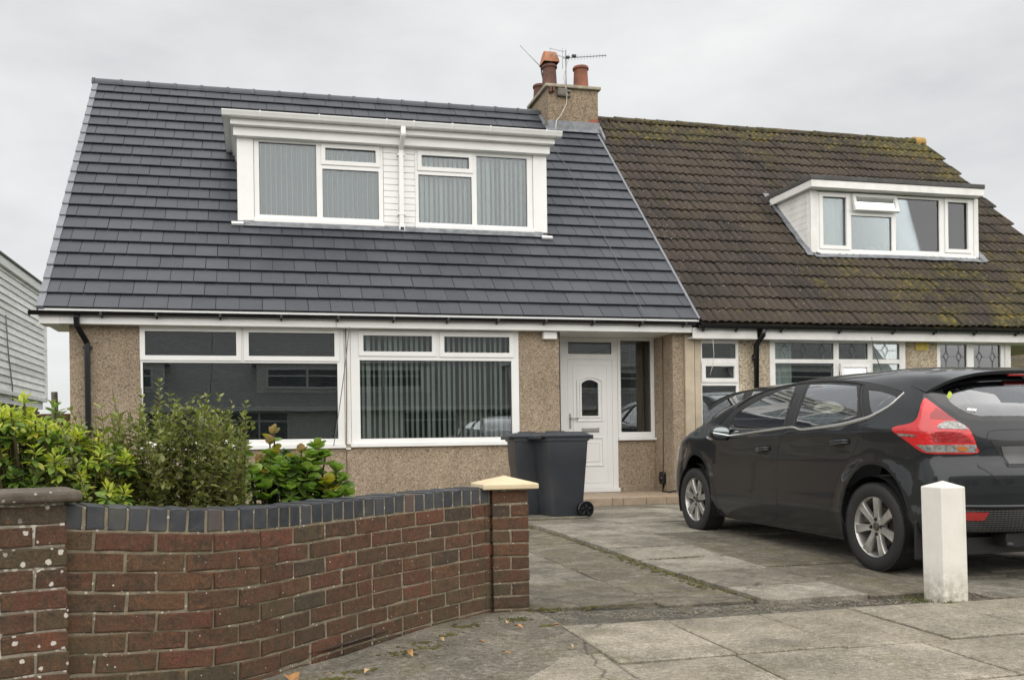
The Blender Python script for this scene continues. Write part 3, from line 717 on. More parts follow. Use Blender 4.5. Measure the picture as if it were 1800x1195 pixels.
# hollow underneath: keep only the shell
roof = MB()
for (p, q) in (((a.y, a.z), (b.y, b.z)), ((b.y, b.z), c_)):
    pv_ = Vector((0, q[0]-p[0], q[1]-p[1])); nn = Vector((0, pv_.z, -pv_.y)).normalized()*0.03
    roof.add([(-2.66, p[0], p[1]), (6.40, p[0], p[1]), (6.40, q[0], q[1]), (-2.66, q[0], q[1]),
              (-2.66, p[0]+nn.y, p[1]+nn.z), (6.40, p[0]+nn.y, p[1]+nn.z), (6.40, q[0]+nn.y, q[1]+nn.z), (-2.66, q[0]+nn.y, q[1]+nn.z)],
             [(0,1,2,3), (7,6,5,4), (0,4,5,1), (1,5,6,2), (2,6,7,3), (3,7,4,0)])
roof_o = roof.build('roof', M['gasket'], house)
CW_, GA = 0.30, 0.30
def slate_mesh(w):
    mb = MB(); h = w/2-0.0032; L = 0.365; t0, tm = 0.0, -0.0255
    tm = -0.040
    # a lipped lower edge standing clear of the course below
    vs = [(-h, 0.006, 0.014), (h, 0.006, 0.014), (h, 0.0, 0.021), (-h, 0.0, 0.021), (h, 0.004, 0.030), (-h, 0.004, 0.030), (h, L, tm+0.030), (-h, L, tm+0.030), (h, L, tm+0.014), (-h, L, tm+0.014)]
    fs = [(0,1,2,3), (3,2,4,5), (5,4,6,7), (1,0,9,8), (0,3,5,7,9), (1,8,6,4,2), (6,8,9,7)]
    return mb.add(vs, fs)
slate_me = slate_mesh(CW_).mesh('roof_tile', M['slate'])
tiles = []
X0R, X1R = -2.60, 6.372
for k in range(21):
    v = GA*k; x = X0R-(0.15 if k % 2 else 0.0)-0.01
    while x < X1R-0.02:
        a_, b_ = max(x, X0R), min(x+CW_, X1R)
        if b_-a_ > 0.03:
            tiles.append((k, v, a_, b_))
        x += CW_
def under_dormer(a_, b_, v):
    p = roofp(0, v)
    return a_ > -0.20 and b_ < 4.51 and 13.80 < p.y and p.z+0.30*VZ < 5.62
vis_t = [t for t in tiles if not under_dormer(t[2], t[3], t[1]) and not (t[2] > 5.5 and t[1] > 5.95)]
def px_size(t):
    p = roofp((t[2]+t[3])/2, t[1]); return (t[3]-t[2])/((p-Vector((0, 0, 0.97))).length**2)
vis_t.sort(key=px_size, reverse=True)
rest = MB()
for i, (k, v, a_, b_) in enumerate(vis_t):
    m = roof_frame((a_+b_)/2+random.gauss(0, 0.0008), v+random.gauss(0, 0.0012), random.gauss(0, 0.0008))
    full = abs((b_-a_)-CW_) < 0.004
    if i < 300:
        me = slate_me if full else slate_mesh(b_-a_).mesh('roof_tile', M['slate'])
        inst('roof_tile', me, roof_o, m)
    else:
        s_ = slate_mesh(b_-a_); rest.add([m @ Vector(p) for p in s_.v], s_.f)
rest.build('roof_tiles', M['slate'], roof_o, kind='stuff')
M['verge'] = simple('verge_trim', (0.19, 0.20, 0.22), 0.5, var=0.12)
vm = MB(); vm.box(-0.04, 0.045, -0.005, 0.30, -0.085, 0.036); vme = vm.mesh('verge_cap', M['verge'])
for k in range(21): inst('verge_cap', vme, roof_o, roof_frame(-2.64, GA*k, 0.0, -0.075))
vm = MB(); vm.box(-0.018, 0.018, 0.0, 6.0, -0.05, 0.030); inst('bonding_strip', vm.mesh('bonding_strip', M['verge']), roof_o, roof_frame(6.392, 0.0))
# ridge tiles
def ridge_mesh(L, r, drop, mat, band=True):
    mb = MB(); n = 10; secs = [(0.0, r+0.012), (0.045, r+0.012), (0.05, r), (L, r)] if band else [(0.0, r), (L, r*0.97)]
    vv = []
    for (x, rr) in secs:
        for k in range(n+1):
            an = math.pi*(-0.06+1.12*k/n); vv.append((x, -rr*math.cos(an), rr*math.sin(an)*0.9))
    m = n+1; f = [(i*m+k, i*m+k+1, (i+1)*m+k+1, (i+1)*m+k) for i in range(len(secs)-1) for k in range(n)]
    f.append(tuple(range(m))[::-1]); f.append(tuple(range((len(secs)-1)*m, len(secs)*m)))
    return mb.add(vv, f).mesh('ridge_tile', M[mat], smooth=False)
rme = ridge_mesh(0.448, 0.115, 0, 'slate')
RID = roofp(0, 6.385)
for i in range(18):
    x = -2.70+i*0.45
    if x > 5.0: break
    inst('ridge_tile', rme, roof_o, XF((x, RID.y+0.02, RID.z-0.050), (1, 0, 0), (0, 1, 0), (0, 0, 1)))
MB().prism([(RID.y-0.36, RID.z-0.37), (RID.y+0.02, RID.z-0.10), (RID.y+0.02, RID.z+0.02), (RID.y-0.36, RID.z-0.31)], lambda u, v, h: (h, u, v), 5.36, 5.424).build('lead_saddle', M['verge'], roof_o, fixn=True)
tube_obj('aerial_cable', [roofp(5.55, 5.62, 0.046), roofp(5.36, 5.20, 0.038), roofp(5.36, 4.9, 0.034), roofp(5.43, 4.2, 0.034), roofp(5.47, 3.4, 0.034), roofp(5.49, 2.3, 0.034), roofp(5.52, 1.3, 0.034), roofp(5.54, 0.02, 0.034), roofp(5.55, -0.06, -0.05)], 0.0035, 'cable', house)

# dormer
YQ = 13.718
dormer = MB(); 
# cheeks and core behind the front
for x0, x1 in ((-0.235, -0.19), (4.50, 4.546)):
    dormer.prism([(YQ+0.02, 4.20), (15.05, 5.66), (YQ+0.02, 5.66)], lambda u, v, h: (h, u, v), x0, x1)
dorm = dormer.build('dormer', M['upvc'], house, fixn=True)
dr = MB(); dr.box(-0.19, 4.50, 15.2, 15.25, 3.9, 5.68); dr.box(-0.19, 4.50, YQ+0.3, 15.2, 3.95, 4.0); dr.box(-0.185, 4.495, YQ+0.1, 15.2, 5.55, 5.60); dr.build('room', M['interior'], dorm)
DXL = [(0.08, 0.92, 4.372, 5.453, 'fixed'), (1.053, 1.82, 5.223, 5.418, 'sash'), (1.01, 1.86, 4.368, 5.10, 'fixed')]
DXR = [(2.526, 3.284, 5.211, 5.393, 'sash'), (2.477, 3.323, 4.352, 5.092, 'fixed'), (3.403, 4.227, 4.350, 5.43, 'fixed')]
for nm, X, cells in (('window', (0.004, 1.93), DXL), ('window', (2.425, 4.318), DXR)):
    xs = sorted({X[0], X[1]} | {c[0] for c in cells} | {c[1] for c in cells}); zs = sorted({4.262, 5.49} | {c[2] for c in cells} | {c[3] for c in cells})
    MB().plate(xs, zs, lambda x, z: not any(c[0] < x < c[1] and c[2] < z < c[3] for c in cells), YQ, YQ+0.07).build('window_frame', M['upvc'], dorm, bevel=0.004)
    for (x0, x1, z0, z1, kk) in cells:
        if kk == 'sash':
            MB().plate([x0-.062, x0+.004, x1-.004, x1+.062], [z0-.062, z0+.004, z1-.004, z1+.062], lambda x, z: not (x0 < x < x1 and z0 < z < z1), YQ-0.018, YQ-0.001).build('sash', M['upvc'], dorm, bevel=0.005)
        e = 0.006
        MB().plate([x0+.0005, x0+e, x1-e, x1-.0005], [z0+.0005, z0+e, z1-e, z1-.0005], lambda x, z: not (x0+e < x < x1-e and z0+e < z < z1-e), YQ+.024, YQ+.03).build('gasket', M['gasket'], dorm)
        MB().box(x0+.001, x1-.001, YQ+.031, YQ+.037, z0+.001, z1-.001).build('pane', M['pane_up'], dorm)
    MB().box(X[0]-0.01, X[1]+0.01, YQ-0.045, YQ-0.002, 4.255, 4.315).build('sill', M['upvc'], dorm, bevel=0.006)
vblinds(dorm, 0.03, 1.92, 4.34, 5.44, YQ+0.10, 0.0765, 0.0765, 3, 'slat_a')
vblinds(dorm, 2.44, 4.31, 4.34, 5.44, YQ+0.13, 0.0765, 0.089, 44)
MB().box(-0.237, 0.0, YQ-0.02, YQ+0.05, 4.24, 5.49).build('corner_board', M['upvc'], dorm, bevel=0.004)
MB().box(4.322, 4.548, YQ-0.02, YQ+0.05, 4.215, 5.49).build('corner_board', M['upvc'], dorm, bevel=0.004)
for i in range(13):
    z = 4.24+0.0965*i
    mb = MB(); x0, x1 = 1.935, 2.421
    mb.add([(x0, YQ-0.004, z), (x1, YQ-0.004, z), (x1, YQ-0.004, z+0.083), (x0, YQ-0.004, z+0.083), (x0, YQ+0.006, z+0.093), (x1, YQ+0.006, z+0.093), (x0, YQ+0.03, z), (x1, YQ+0.03, z), (x0, YQ+0.03, z+0.0955), (x1, YQ+0.03, z+0.0955)],
           [(0,1,2,3), (3,2,5,4), (4,5,9,8), (1,0,6,7), (6,0,3,4,8), (7,9,5,2,1)])
    mb.build('cladding_board', M['upvc'], dorm)
MB().box(-0.285, 4.575, YQ-0.12, YQ+0.05, 5.488, 5.615).build('fascia', M['upvc'], dorm, bevel=0.004)
MB().box(-0.285, -0.24, YQ+0.052, 15.0, 5.488, 5.615).build('fascia', M['upvc'], dorm, bevel=0.004)
MB().box(-0.322, 4.625, YQ-0.22, YQ+0.05, 5.617, 5.70).build('fascia', M['upvc'], dorm, bevel=0.004)
MB().box(-0.322, -0.245, YQ+0.052, 15.1, 5.617, 5.70).build('fascia', M['upvc'], dorm, bevel=0.004)
MB().box(-0.425, 4.70, YQ-0.235, 15.22, 5.702, 5.745).build('soffit', M['upvc'], dorm, bevel=0.003)
MB().box(-0.435, 4.705, YQ-0.22, 15.24, 5.747, 5.772).build('flat_roof', M['lead'], dorm)
og = MB()
pr_ = [(0, 0.0), (-0.075, 0.0), (-0.09, 0.012), (-0.10, 0.035), (-0.118, 0.07), (-0.118, 0.082), (0, 0.082)]
og.prism([(YQ-0.238+a_, 5.70+b_) for a_, b_ in pr_][::-1], lambda u, v, h: (h, u, v), -0.438, 4.712)
gd_ = og.build('gutter', M['upvc'], dorm, bevel=0.003, fixn=True)
for x in (0.10, 0.95, 1.95, 2.36, 2.95, 3.55, 4.45):
    MB().prism([(YQ-0.238+a_-0.006, 5.70+b_) for a_, b_ in [(0, -0.007), (-0.078, -0.007), (-0.098, 0.012), (-0.118, 0.07), (-0.118, 0.090), (0, 0.090)]][::-1], lambda u, v, h: (h, u, v), x-0.012, x+0.012).build('gutter_clip', M['upvc'], dorm, fixn=True)
dq = MB(); sqpipe(dq, [(2.20, YQ-0.29, 5.70), (2.20, YQ-0.29, 5.60), (2.20, YQ-0.06, 5.44), (2.20, YQ-0.045, 4.27)], 0.036)
dq.build('downpipe', M['upvc'], dorm, bevel=0.008)
MB().box(2.155, 2.245, YQ-0.10, YQ-0.006, 4.20, 4.28).build('pipe_shoe', M['upvc'], dorm, bevel=0.006)
MB().box(2.172, 2.228, YQ-0.104, YQ-0.099, 4.205, 4.245).build('pipe_shoe_mouth', M['gasket'], dorm)
for z in (5.36, 4.45): MB().box(2.14, 2.26, YQ-0.088, YQ-0.003, z-0.012, z+0.012).build('pipe_clip', M['upvc'], dorm, bevel=0.003)
fl = MB(); fl.box(-0.16, 4.46, 0, 0.14, -0.004, 0.004); fo = fl.mesh('lead_apron', M['lead']); inst('lead_apron', fo, dorm, roof_frame(0, 1.99, 0.036))
for x in (-0.24, 4.50):
    mb = MB(); mb.box(-0.085, 0.085, 0, 0.05, 0, 0.03); inst('apron_end', mb.mesh('apron_end', M['upvc']), dorm, roof_frame(x, 2.0 if x < 0 else 1.94, 0.034))

# chimney, astride the party wall
ch = MB(); ch.box(5.425, 6.43, 16.2, 17.3, 6.2, 7.61)
chim = ch.build('chimney', M['dash_c'], house, bevel=0.008)
MB().box(5.365, 6.475, 16.14, 17.36, 7.612, 7.672).build('chimney_slab', simple('mossy_slab', (0.30, 0.27, 0.20), 0.9, var=0.35, vscale=8, bump=0.4, bscale=40, dirt=0.5), chim, bevel=0.012)
MB().box(5.41, 6.445, 16.165, 16.198, 6.80, 6.99).build('lead_apron', M['lead'], chim, bevel=0.006)
ap_ = MB(); ap_.box(-0.58, 0.55, -0.05, 0.12, 0.0, 0.012); inst('lead_apron', ap_.mesh('lead_apron', M['lead']), chim, roof_frame(5.95, 5.66, 0.036))
MB().prism([(15.95, 6.57), (16.2, 6.82), (16.2, 6.95), (15.95, 6.64)], lambda u, v, h: (h, u, v), 6.435, 6.475).build('lead_soaker', M['lead'], chim, fixn=True)
MB().box(6.25, 6.434, 16.192, 16.199, 6.92, 7.06).build('mortar_patch', M['pot_red'], chim)
for i in range(6):
    MB().box(5.44+0.05*i*1.2, 5.44+0.05*i*1.2+0.045, 16.12, 16.19, 7.50+0.016*(i % 2), 7.60).build('corbel_chip', M['pot_dark'], chim, bevel=0.01) if i in (0, 1) else None
bk = MB(); bk.box(5.60, 5.80, 16.12, 16.198, 7.44, 7.60); bk.build('old_flue_boss', M['post_wood'], chim, bevel=0.03)
def pot(x, y, z0, h, r, mat, rim=True, name='chimney_pot'):
    p = [(r*1.12, 0), (r*1.10, 0.03), (r*1.02, 0.05), (r*0.90, h-0.07), (r*0.90, h-0.055), (r*1.06, h-0.05), (r*1.08, h-0.02), (r*1.0, h), (r*0.8, h), (r*0.78, h-0.1), (0.0, h-0.1)]
    return MB().lathe((x, y, z0), (0, 0, 1), p, 24).build(name, M[mat], chim, smooth=True, autosm=R(50))
pot(6.17, 16.42, 7.67, 0.46, 0.145, 'pot_red')
pot(5.53, 16.40, 7.67, 0.43, 0.14, 'pot_dark')
pot(5.56, 17.10, 7.67, 0.33, 0.13, 'pot_dark')
pot(5.90, 16.42, 7.665, 0.065, 0.14, 'pot_dark')
MB().lathe((5.53, 16.40, 8.09), (0, 0, 1), [(0.09, 0), (0.10, 0.03), (0.095, 0.07)], 16).build('cowl_neck', M['capslab'], chim, smooth=True)
cw = MB(); n = 12; vv = []
for x in (-0.155, 0.155):
    for k in range(n+1):
        an = math.pi*k/n; vv.append((5.53+x*(1.0 if k in (0, n) else 0.93-0.22*math.sin(an)), 16.40-0.16*math.cos(an), 8.13+0.24*math.sin(an)*(1.0)))
cw.add(vv, [(k, k+1, n+2+k, n+1+k) for k in range(n)]+[tuple(range(n+1))[::-1], tuple(range(n+1, 2*n+2))])
cw.build('cowl', M['pot_orange'], chim, fixn=True, bevel=0.006)

# aerials on the chimney
ta = thing('tv_aerial', (5.89, 16.17, 7.45), 'thin TV aerial on a mast strapped to chimney, boom pointing right', 'aerial')
M['alu'] = simple('dull_aluminium', (0.30, 0.30, 0.31), 0.5, metal=0.6)
tube_obj('mast', [(5.775, 16.15, 7.42), (5.775, 16.15, 8.32)], 0.012, 'alu', ta)
bm0, bm1 = Vector((5.70, 16.12, 8.15)), Vector((6.55, 16.05, 8.24))
tube_obj('boom', [bm0, bm1], 0.010, 'alu', ta)
for i in range(13):
    p = bm0.lerp(bm1, 0.14+0.85*i/12); h = 0.055-0.001*i
    tube_obj('element', [p+Vector((0, 0, -h)), p+Vector((0, 0, h))], 0.0035, 'alu', ta, n=5)
for dz in (-0.05, 0.05):
    tube_obj('reflector', [(5.50, 16.25, 8.32+dz), (5.74, 16.12, 8.22+dz)], 0.005, 'alu', ta, n=5)
tube_obj('reflector', [(5.50, 16.25, 8.13), (5.50, 16.25, 8.39)], 0.005, 'alu', ta, n=5)
tube_obj('reflector', [(5.70, 16.12, 7.95), (5.70, 16.12, 8.33)], 0.005, 'alu', ta, n=5)
MB().obox((5.92, 16.10, 8.195), (0.04, 0, 0), (0, 0.03, 0), (0, 0, 0.025)).build('balun', M['black_pvc'], ta, bevel=0.008)
MB().obox((5.80, 16.12, 8.17), (0.035, 0, 0), (0, 0.03, 0), (0, 0, 0.022)).build('clamp', M['black_pvc'], ta, bevel=0.006)
for z in (7.46, 7.55): MB().box(5.70, 5.86, 16.135, 16.198, z-0.02, z+0.02).build('bracket', M['post_wood'], ta, bevel=0.006)
tube_obj('cable', [(5.80, 16.12, 8.1), (5.73, 16.16, 7.8), (5.78, 16.13, 7.5), (5.77, 16.12, 7.3), (5.66, 16.13, 7.08), (5.56, 16.12, 6.96), (5.50, 16.0, 6.75)], 0.008, 'cable_w', ta)
tb = thing('rod_aerial', (5.40, 16.5, 8.0), 'single slanting rod aerial behind the capped chimney pot', 'aerial')
tube_obj('rod', [(4.99, 16.52, 8.50), (5.40, 16.52, 8.12)], 0.006, 'alu', tb)
tube_obj('arm', [(5.40, 16.52, 8.14), (5.42, 16.52, 7.98), (5.5, 16.54, 7.70)], 0.014, 'black_pvc', tb)
tube_obj('stay', [(5.40, 16.52, 8.12), (5.52, 16.50, 8.02)], 0.014, 'black_pvc', tb)
# ------------------------------------------------------------------ right house
nh = thing('house', (9.3, 12.445, 0.05), 'chalet bungalow with mossy brown tiled roof and small flat dormer, behind the grey car', 'house', 'semi-detached chalet bungalows')
nw = [6.515, 6.53, 7.165, 7.69, 10.108, 10.69, 12.08]
def nsolid(x, z):
    if 6.53 < x < 7.165 and z > 0.85: return False
    if 7.69 < x < 10.108 and z > 0.93: return False
    if 10.69 < x < 12.08 and z > 0.93: return False
    return True
MB().plate(nw, [-0.1, 0.85, 0.93, 2.5], nsolid, YW, YW+0.25).build('wall', M['dash_n'], nh)
q = MB(); q.box(6.258, 6.405, YW-0.035, YW+0.25, 0.98, 2.52); q.box(6.258, 6.405, YW-0.002, YW+0.25, -0.1, 0.975); q.box(6.42, 6.512, YW-0.02, YW+0.25, -0.1, 2.5)
q.build('pilaster', M['render'], nh)
q = MB(); q.box(12.0, 12.08, 14.1, 20.8, -0.1, 2.5); q.box(6.44, 12.08, 20.8, 21.0, -0.1, 2.5); q.box(12.0, 12.08, YW+0.255, 14.1, -0.1, 0.93)
q.prism([(14.4, 2.75), (20.8, 2.75), (16.68, 6.8)], lambda u, v, h: (h, u, v), 13.7, 13.9)
q.build('wall', M['dash_n'], nh)
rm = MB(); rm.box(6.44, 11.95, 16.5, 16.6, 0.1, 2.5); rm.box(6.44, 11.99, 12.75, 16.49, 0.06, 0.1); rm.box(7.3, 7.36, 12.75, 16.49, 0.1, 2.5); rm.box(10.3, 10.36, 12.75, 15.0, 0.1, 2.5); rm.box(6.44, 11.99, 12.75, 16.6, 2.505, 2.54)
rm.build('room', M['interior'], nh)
MB().box(6.41, 14.0, 12.29, 20.7, 2.446, 2.47).build('soffit', M['render'], nh) if False else None
MB().box(6.30, 14.03, 12.272, 12.70, 2.444, 2.468).build('soffit', M['upvc_old'], nh)
MB().box(12.09, 14.03, 12.702, 15.2, 2.444, 2.468).build('soffit', M['render'], nh)
fb = MB(); fb.box(6.302, 7.36, 12.245, 12.270, 2.44, 2.60); fb.box(7.44, 14.04, 12.245, 12.270, 2.44, 2.60); fb.build('fascia', M['upvc_old'], nh, bevel=0.003)
gn = half_gutter('gutter', 6.36, 14.05, 12.185, 2.628, 0.054, 'black_pvc', nh)
for x in (6.46, 7.0, 7.75, 8.75, 9.7, 10.45, 11.2, 12.0):
    bk = MB(); bk.box(x-0.018, x+0.018, 12.13, 12.245, 2.565, 2.585); bk.box(x-0.014, x+0.014, 12.205, 12.244, 2.54, 2.57)
    bk.build('gutter_bracket', M['black_pvc'], gn, bevel=0.006)
dp = MB(); sqp = [(7.43, 12.185, 2.585), (7.43, 12.2, 2.50), (7.41, 12.36, 2.36), (7.41, 12.385, 0.1)]
ndp = MB().tube(sqp, 0.042, 12).build('downpipe', M['black_pvc'], nh, smooth=True)
MB().lathe((7.41, 12.385, 2.12), (0, 0, 1), [(0.044, 0), (0.052, 0.005), (0.052, 0.10), (0.044, 0.105)], 16).build('pipe_collar', M['black_pvc'], ndp, smooth=True)
nw1 = window(nh, (6.532, 7.163), (0.86, 2.44), FY, [(6.555, 7.118, 2.166, 2.39, 'fixed'), (6.60, 7.085, 1.862, 2.05, 'sash'), (6.55, 7.118, 0.93, 1.752, 'fixed')], fmat='upvc_old')
tube_obj('cable', [(6.62, 12.24, 2.45), (6.66, 12.28, 2.2), (6.64, 12.30, 2.02), (6.60, 12.3, 1.9)], 0.004, 'cable_w', nh)
c2 = [(7.783, 8.808, 2.163, 2.415, 'fixed'), (8.897, 9.423, 2.168, 2.418, 'fixed'), (9.502, 10.0, 2.17, 2.42, 'fixed'), (7.785, 8.806, 0.99, 2.10, 'fixed'), (8.897, 9.423, 0.99, 2.10, 'none'), (9.502, 10.0, 0.99, 2.10, 'fixed')]
nw2 = window(nh, (7.692, 10.106), (0.93, 2.468), FY, c2, fmat='upvc_old')
# casement hung open at its foot
th = R(13); ux = Vector((0, -math.sin(th), -math.cos(th))); nn_ = Vector((0, -math.cos(th), math.sin(th)))
sa = MB()
h0 = Vector((9.16, FY-0.01, 2.09))
for (a0, a1, b0, b1) in ((-0.263, 0.263, 0, 0.06), (-0.263, 0.263, 1.03, 1.09), (-0.263, -0.203, 0.061, 1.029), (0.203, 0.263, 0.061, 1.029)):
    sa.obox(h0+Vector(((a0+a1)/2, 0, 0))+ux*((b0+b1)/2), (0.5*(a1-a0), 0, 0), ux*(0.5*(b1-b0)), nn_*0.028)
sa.build('open_sash', M['upvc_old'], nw2, bevel=0.004)
pa = MB(); pa.obox(h0+ux*0.545, (0.202, 0, 0), ux*0.484, nn_*0.003); pa.build('pane', M['pane'], nw2)
def lead_lights(w, x0, x1, z0, z1, nd, Y):
    zc = (z0+z1)/2+0.02; pitch = (x1-x0)/nd
    for i in range(nd):
        mb = MB(); x = x0+pitch*(i+0.5); d = min(0.055, pitch*0.2); e = d*1.7
        P_ = [(x, zc+e), (x+d, zc), (x, zc-e), (x-d, zc)]
        for a, b in zip(P_, P_[1:]+P_[:1]): mb.tube([(a[0], Y, a[1]), (b[0], Y, b[1])], 0.004, 5)
        mb.tube([(x, Y, zc-e), (x, Y, z0)], 0.004, 5); mb.tube([(x, Y, zc+e), (x, Y, z1)], 0.004, 5)
        mb.tube([(x-d, Y, zc), (x-pitch*0.42, Y, zc)], 0.004, 5); mb.tube([(x+d, Y, zc), (x+pitch*0.42, Y, zc)], 0.004, 5)
        mb.build('lead_came', M['lead'], w)
lead_lights(nw2, 7.80, 8.79, 2.166, 2.41, 3, FY+0.022); lead_lights(nw2, 8.90, 9.42, 2.17, 2.415, 1, FY+0.022); lead_lights(nw2, 9.505, 9.995, 2.172, 2.415, 1, FY+0.022)
def curtain(w, x0, x1, z0, z1, Y, mat='curtain', amp=0.025, fr=42):
    n = 36; mb = MB()
    mb.add([(x0+(x1-x0)*i/n, Y+amp*math.sin(fr*(x1-x0)*i/n+0.6*math.sin(i)), z) for i in range(n+1) for z in (z0, z1)], [(2*i, 2*i+2, 2*i+3, 2*i+1) for i in range(n)])
    mb.build('curtain', M[mat], w, smooth=True)
curtain(nw2, 7.75, 8.15, 0.95, 2.45, FY+0.15); curtain(nw2, 9.48, 10.05, 0.95, 2.45, FY+0.15)
nw3 = window(nh, (10.692, 11.99), (0.93, 2.468), FY, [(10.757, 11.264, 0.99, 2.42, 'fixed'), (11.394, 11.917, 0.99, 2.42, 'fixed')], fmat='upvc_old')
lead_lights(nw3, 10.77, 11.25, 2.0, 2.41, 2, FY+0.022); lead_lights(nw3, 11.40, 11.91, 2.0, 2.41, 2, FY+0.022)
MB().box(11.992, 12.10, YW-0.01, YW+0.09, 0.93, 2.47).build('corner_post', M['upvc_old'], nh, bevel=0.005)
# glazed return beside the porch
sd = MB()
for (a, b, c, d) in ((12.55, 14.1, 0.93, 1.0), (12.55, 14.1, 2.40, 2.47), (12.55, 12.62, 1.001, 2.399), (13.3, 13.37, 1.001, 2.399), (14.03, 14.1, 1.001, 2.399)): sd.box(12.01, 12.07, a, b, c, d)
sdo = sd.build('side_window', M['upvc_old'], nh)
for a, b in ((12.62, 13.3), (13.37, 14.03)): MB().box(12.037, 12.043, a+.001, b-.001, 1.001, 2.399).build('pane', M['pane'], sdo)
MB().box(10.95, 11.22, 12.95, 13.0, 2.10, 2.27).build('lampshade', simple('cream_shade', (0.45, 0.47, 0.36), 0.8), nw3, bevel=0.02)
sg = MB(); sg.box(10.286, 10.514, YW-0.022, YW-0.001, 2.316, 2.438)
sgn = thing('notice_plate', (10.4, YW-0.002, 2.316), 'small yellow plate of faded marks high on cream wall between two windows', 'sign')
sg.build('plate', simple('faded_yellow', (0.62, 0.50, 0.11), 0.6, var=0.15, vscale=14), sgn, bevel=0.006)
sm = MB()
for r_ in range(3):
    for i in range(9):
        if random.random() < 0.88: sm.box(10.302+i*0.0225, 10.318+i*0.0225-random.random()*0.004, YW-0.0255, YW-0.0235, 2.333+r_*0.034, 2.351+r_*0.034)
sm.build('faded_marks', simple('ochre_print', (0.36, 0.27, 0.05), 0.7), sgn)

# roof of wavy brown tiles
rf2 = MB(); a = roofp(0, -0.06, -0.03); b = roofp(0, 6.33, -0.03); c_ = (21.2, 2.66)
for (p, q_) in (((a.y, a.z), (b.y, b.z)), ((b.y, b.z), c_)):
    pv_ = Vector((0, q_[0]-p[0], q_[1]-p[1])); nn = Vector((0, pv_.z, -pv_.y)).normalized()*0.03
    rf2.add([(6.43, p[0], p[1]), (14.03, p[0], p[1]), (14.03, q_[0], q_[1]), (6.43, q_[0], q_[1]),
             (6.43, p[0]+nn.y, p[1]+nn.z), (14.03, p[0]+nn.y, p[1]+nn.z), (14.03, q_[0]+nn.y, q_[1]+nn.z), (6.43, q_[0]+nn.y, q_[1]+nn.z)],
            [(0,1,2,3), (7,6,5,4), (0,4,5,1), (1,5,6,2), (2,6,7,3), (3,7,4,0)])
nroof = rf2.build('roof', M['oldtile'], nh)
WP = 0.2667
def wave_tile(w0=0.0, w1=WP, seg=7):
    mb = MB(); vv = []; L = 0.372
    n = 2*seg
    xs_ = [w0+(w1-w0)*i/n for i in range(n+1)]
    def hgt(x):
        ph = (x/0.13335) % 1.0
        return 0.036*abs(math.cos(math.pi*(ph-0.38)))**0.75
    jit = random.gauss(0, 0.0015)
    for x in xs_:
        h = hgt(x)
        vv += [(x-WP/2, 0.006, h-0.030), (x-WP/2, 0.0, h-0.006+jit), (x-WP/2, 0.008, h), (x-WP/2, L, h-0.036)]
    f = []
    for i in range(n):
        for k in range(3): f.append((4*i+k, 4*i+4+k, 4*i+5+k, 4*i+k+1))
    return mb.add(vv, f)
wmes = [wave_tile(seg=7).mesh('roof_tile', M['oldtile'], smooth=False) for _ in range(4)]
for me in wmes: me.polygons.foreach_set('use_smooth', [True]*len(me.polygons)); me.set_sharp_from_angle(angle=R(50))
NG = 0.3105
def nunder(x, v):
    p = roofp(x, v); return 9.18 < x < 12.42 and p.y > 13.66 and p.z+0.2 < 5.22
nt = []
for k in range(21):
    v = -0.065+NG*k; off = 0.0 if k % 2 == 0 else 0.13335
    for i in range(30):
        x = 6.415+WP/2+i*WP-off
        if x+WP/2 < 6.45 or x-WP/2 > 14.0: continue
        if nunder(x-WP/2, v) and nunder(x+WP/2, v): continue
        if k == 20 : continue
        if x < 6.53 and v > 5.9: continue
        nt.append((x, v))
nt.sort(key=lambda t: (roofp(t[0], t[1])-Vector((0, 0, 0.97))).length)
rest = MB()
for i, (x, v) in enumerate(nt):
    m = roof_frame(x+random.gauss(0, 0.003), v+random.gauss(0, 0.006), 0.016+random.gauss(0, 0.003), random.gauss(0, 0.006))
    a0 = max(0.0, 6.412-(x-WP/2)); a1 = min(WP, 14.06-(x-WP/2)); cut = a0 > 0.003 or a1 < WP-0.003
    if i < 300:
        me = random.choice(wmes)
        if cut:
            me = wave_tile(a0, a1, 7).mesh('roof_tile', M['oldtile'], smooth=True); me.set_sharp_from_angle(angle=R(50))
        inst('roof_tile', me, nroof, m)
    else:
        s_ = wave_tile(a0, a1, 7); rest.add([m @ Vector(p) for p in s_.v], s_.f)
ro = rest.build('roof_tiles', M['oldtile'], nroof, kind='stuff', smooth=True, autosm=R(50))
def ridge2(L, r):
    mb = MB(); n = 10; vv = []
    for (x, rr) in [(0.0, r+0.006), (L*0.5, r), (L, r+0.004)]:
        for k in range(n+1):
            an = math.pi*(-0.05+1.10*k/n); vv.append((x, -rr*math.cos(an), rr*math.sin(an)*0.85+random.gauss(0, 0.002)))
    m = n+1; f = [(i*m+k, i*m+k+1, (i+1)*m+k+1, (i+1)*m+k) for i in range(2) for k in range(n)]
    f.append(tuple(range(m))[::-1]); f.append(tuple(range(2*m, 3*m)))
    return mb.add(vv, f).mesh('ridge_tile', M['oldtile'])
r2 = ridge2(0.44, 0.125)
for i in range(17):
    m = XF((6.50+i*0.444, RID.y+0.02, RID.z-0.085+random.gauss(0, 0.006)), (1, 0, 0), (0, 1, 0), (0, 0, 1)) @ Matrix.Rotation(random.gauss(0, 0.012), 4, 'Y')
    inst('ridge_tile', r2, nroof, m)
ob = simple('ochre_mortar', (0.36, 0.22, 0.06), 0.9, var=0.3, vscale=10, bump=0.4, bscale=50)
MB().lathe((13.80, RID.y+0.02, RID.z-0.08), (1, 0, 0), [(0.0, 0.262), (0.10, 0.258), (0.135, 0.24), (0.136, 0.0)], 18).build('ridge_end', ob, nroof, smooth=True)
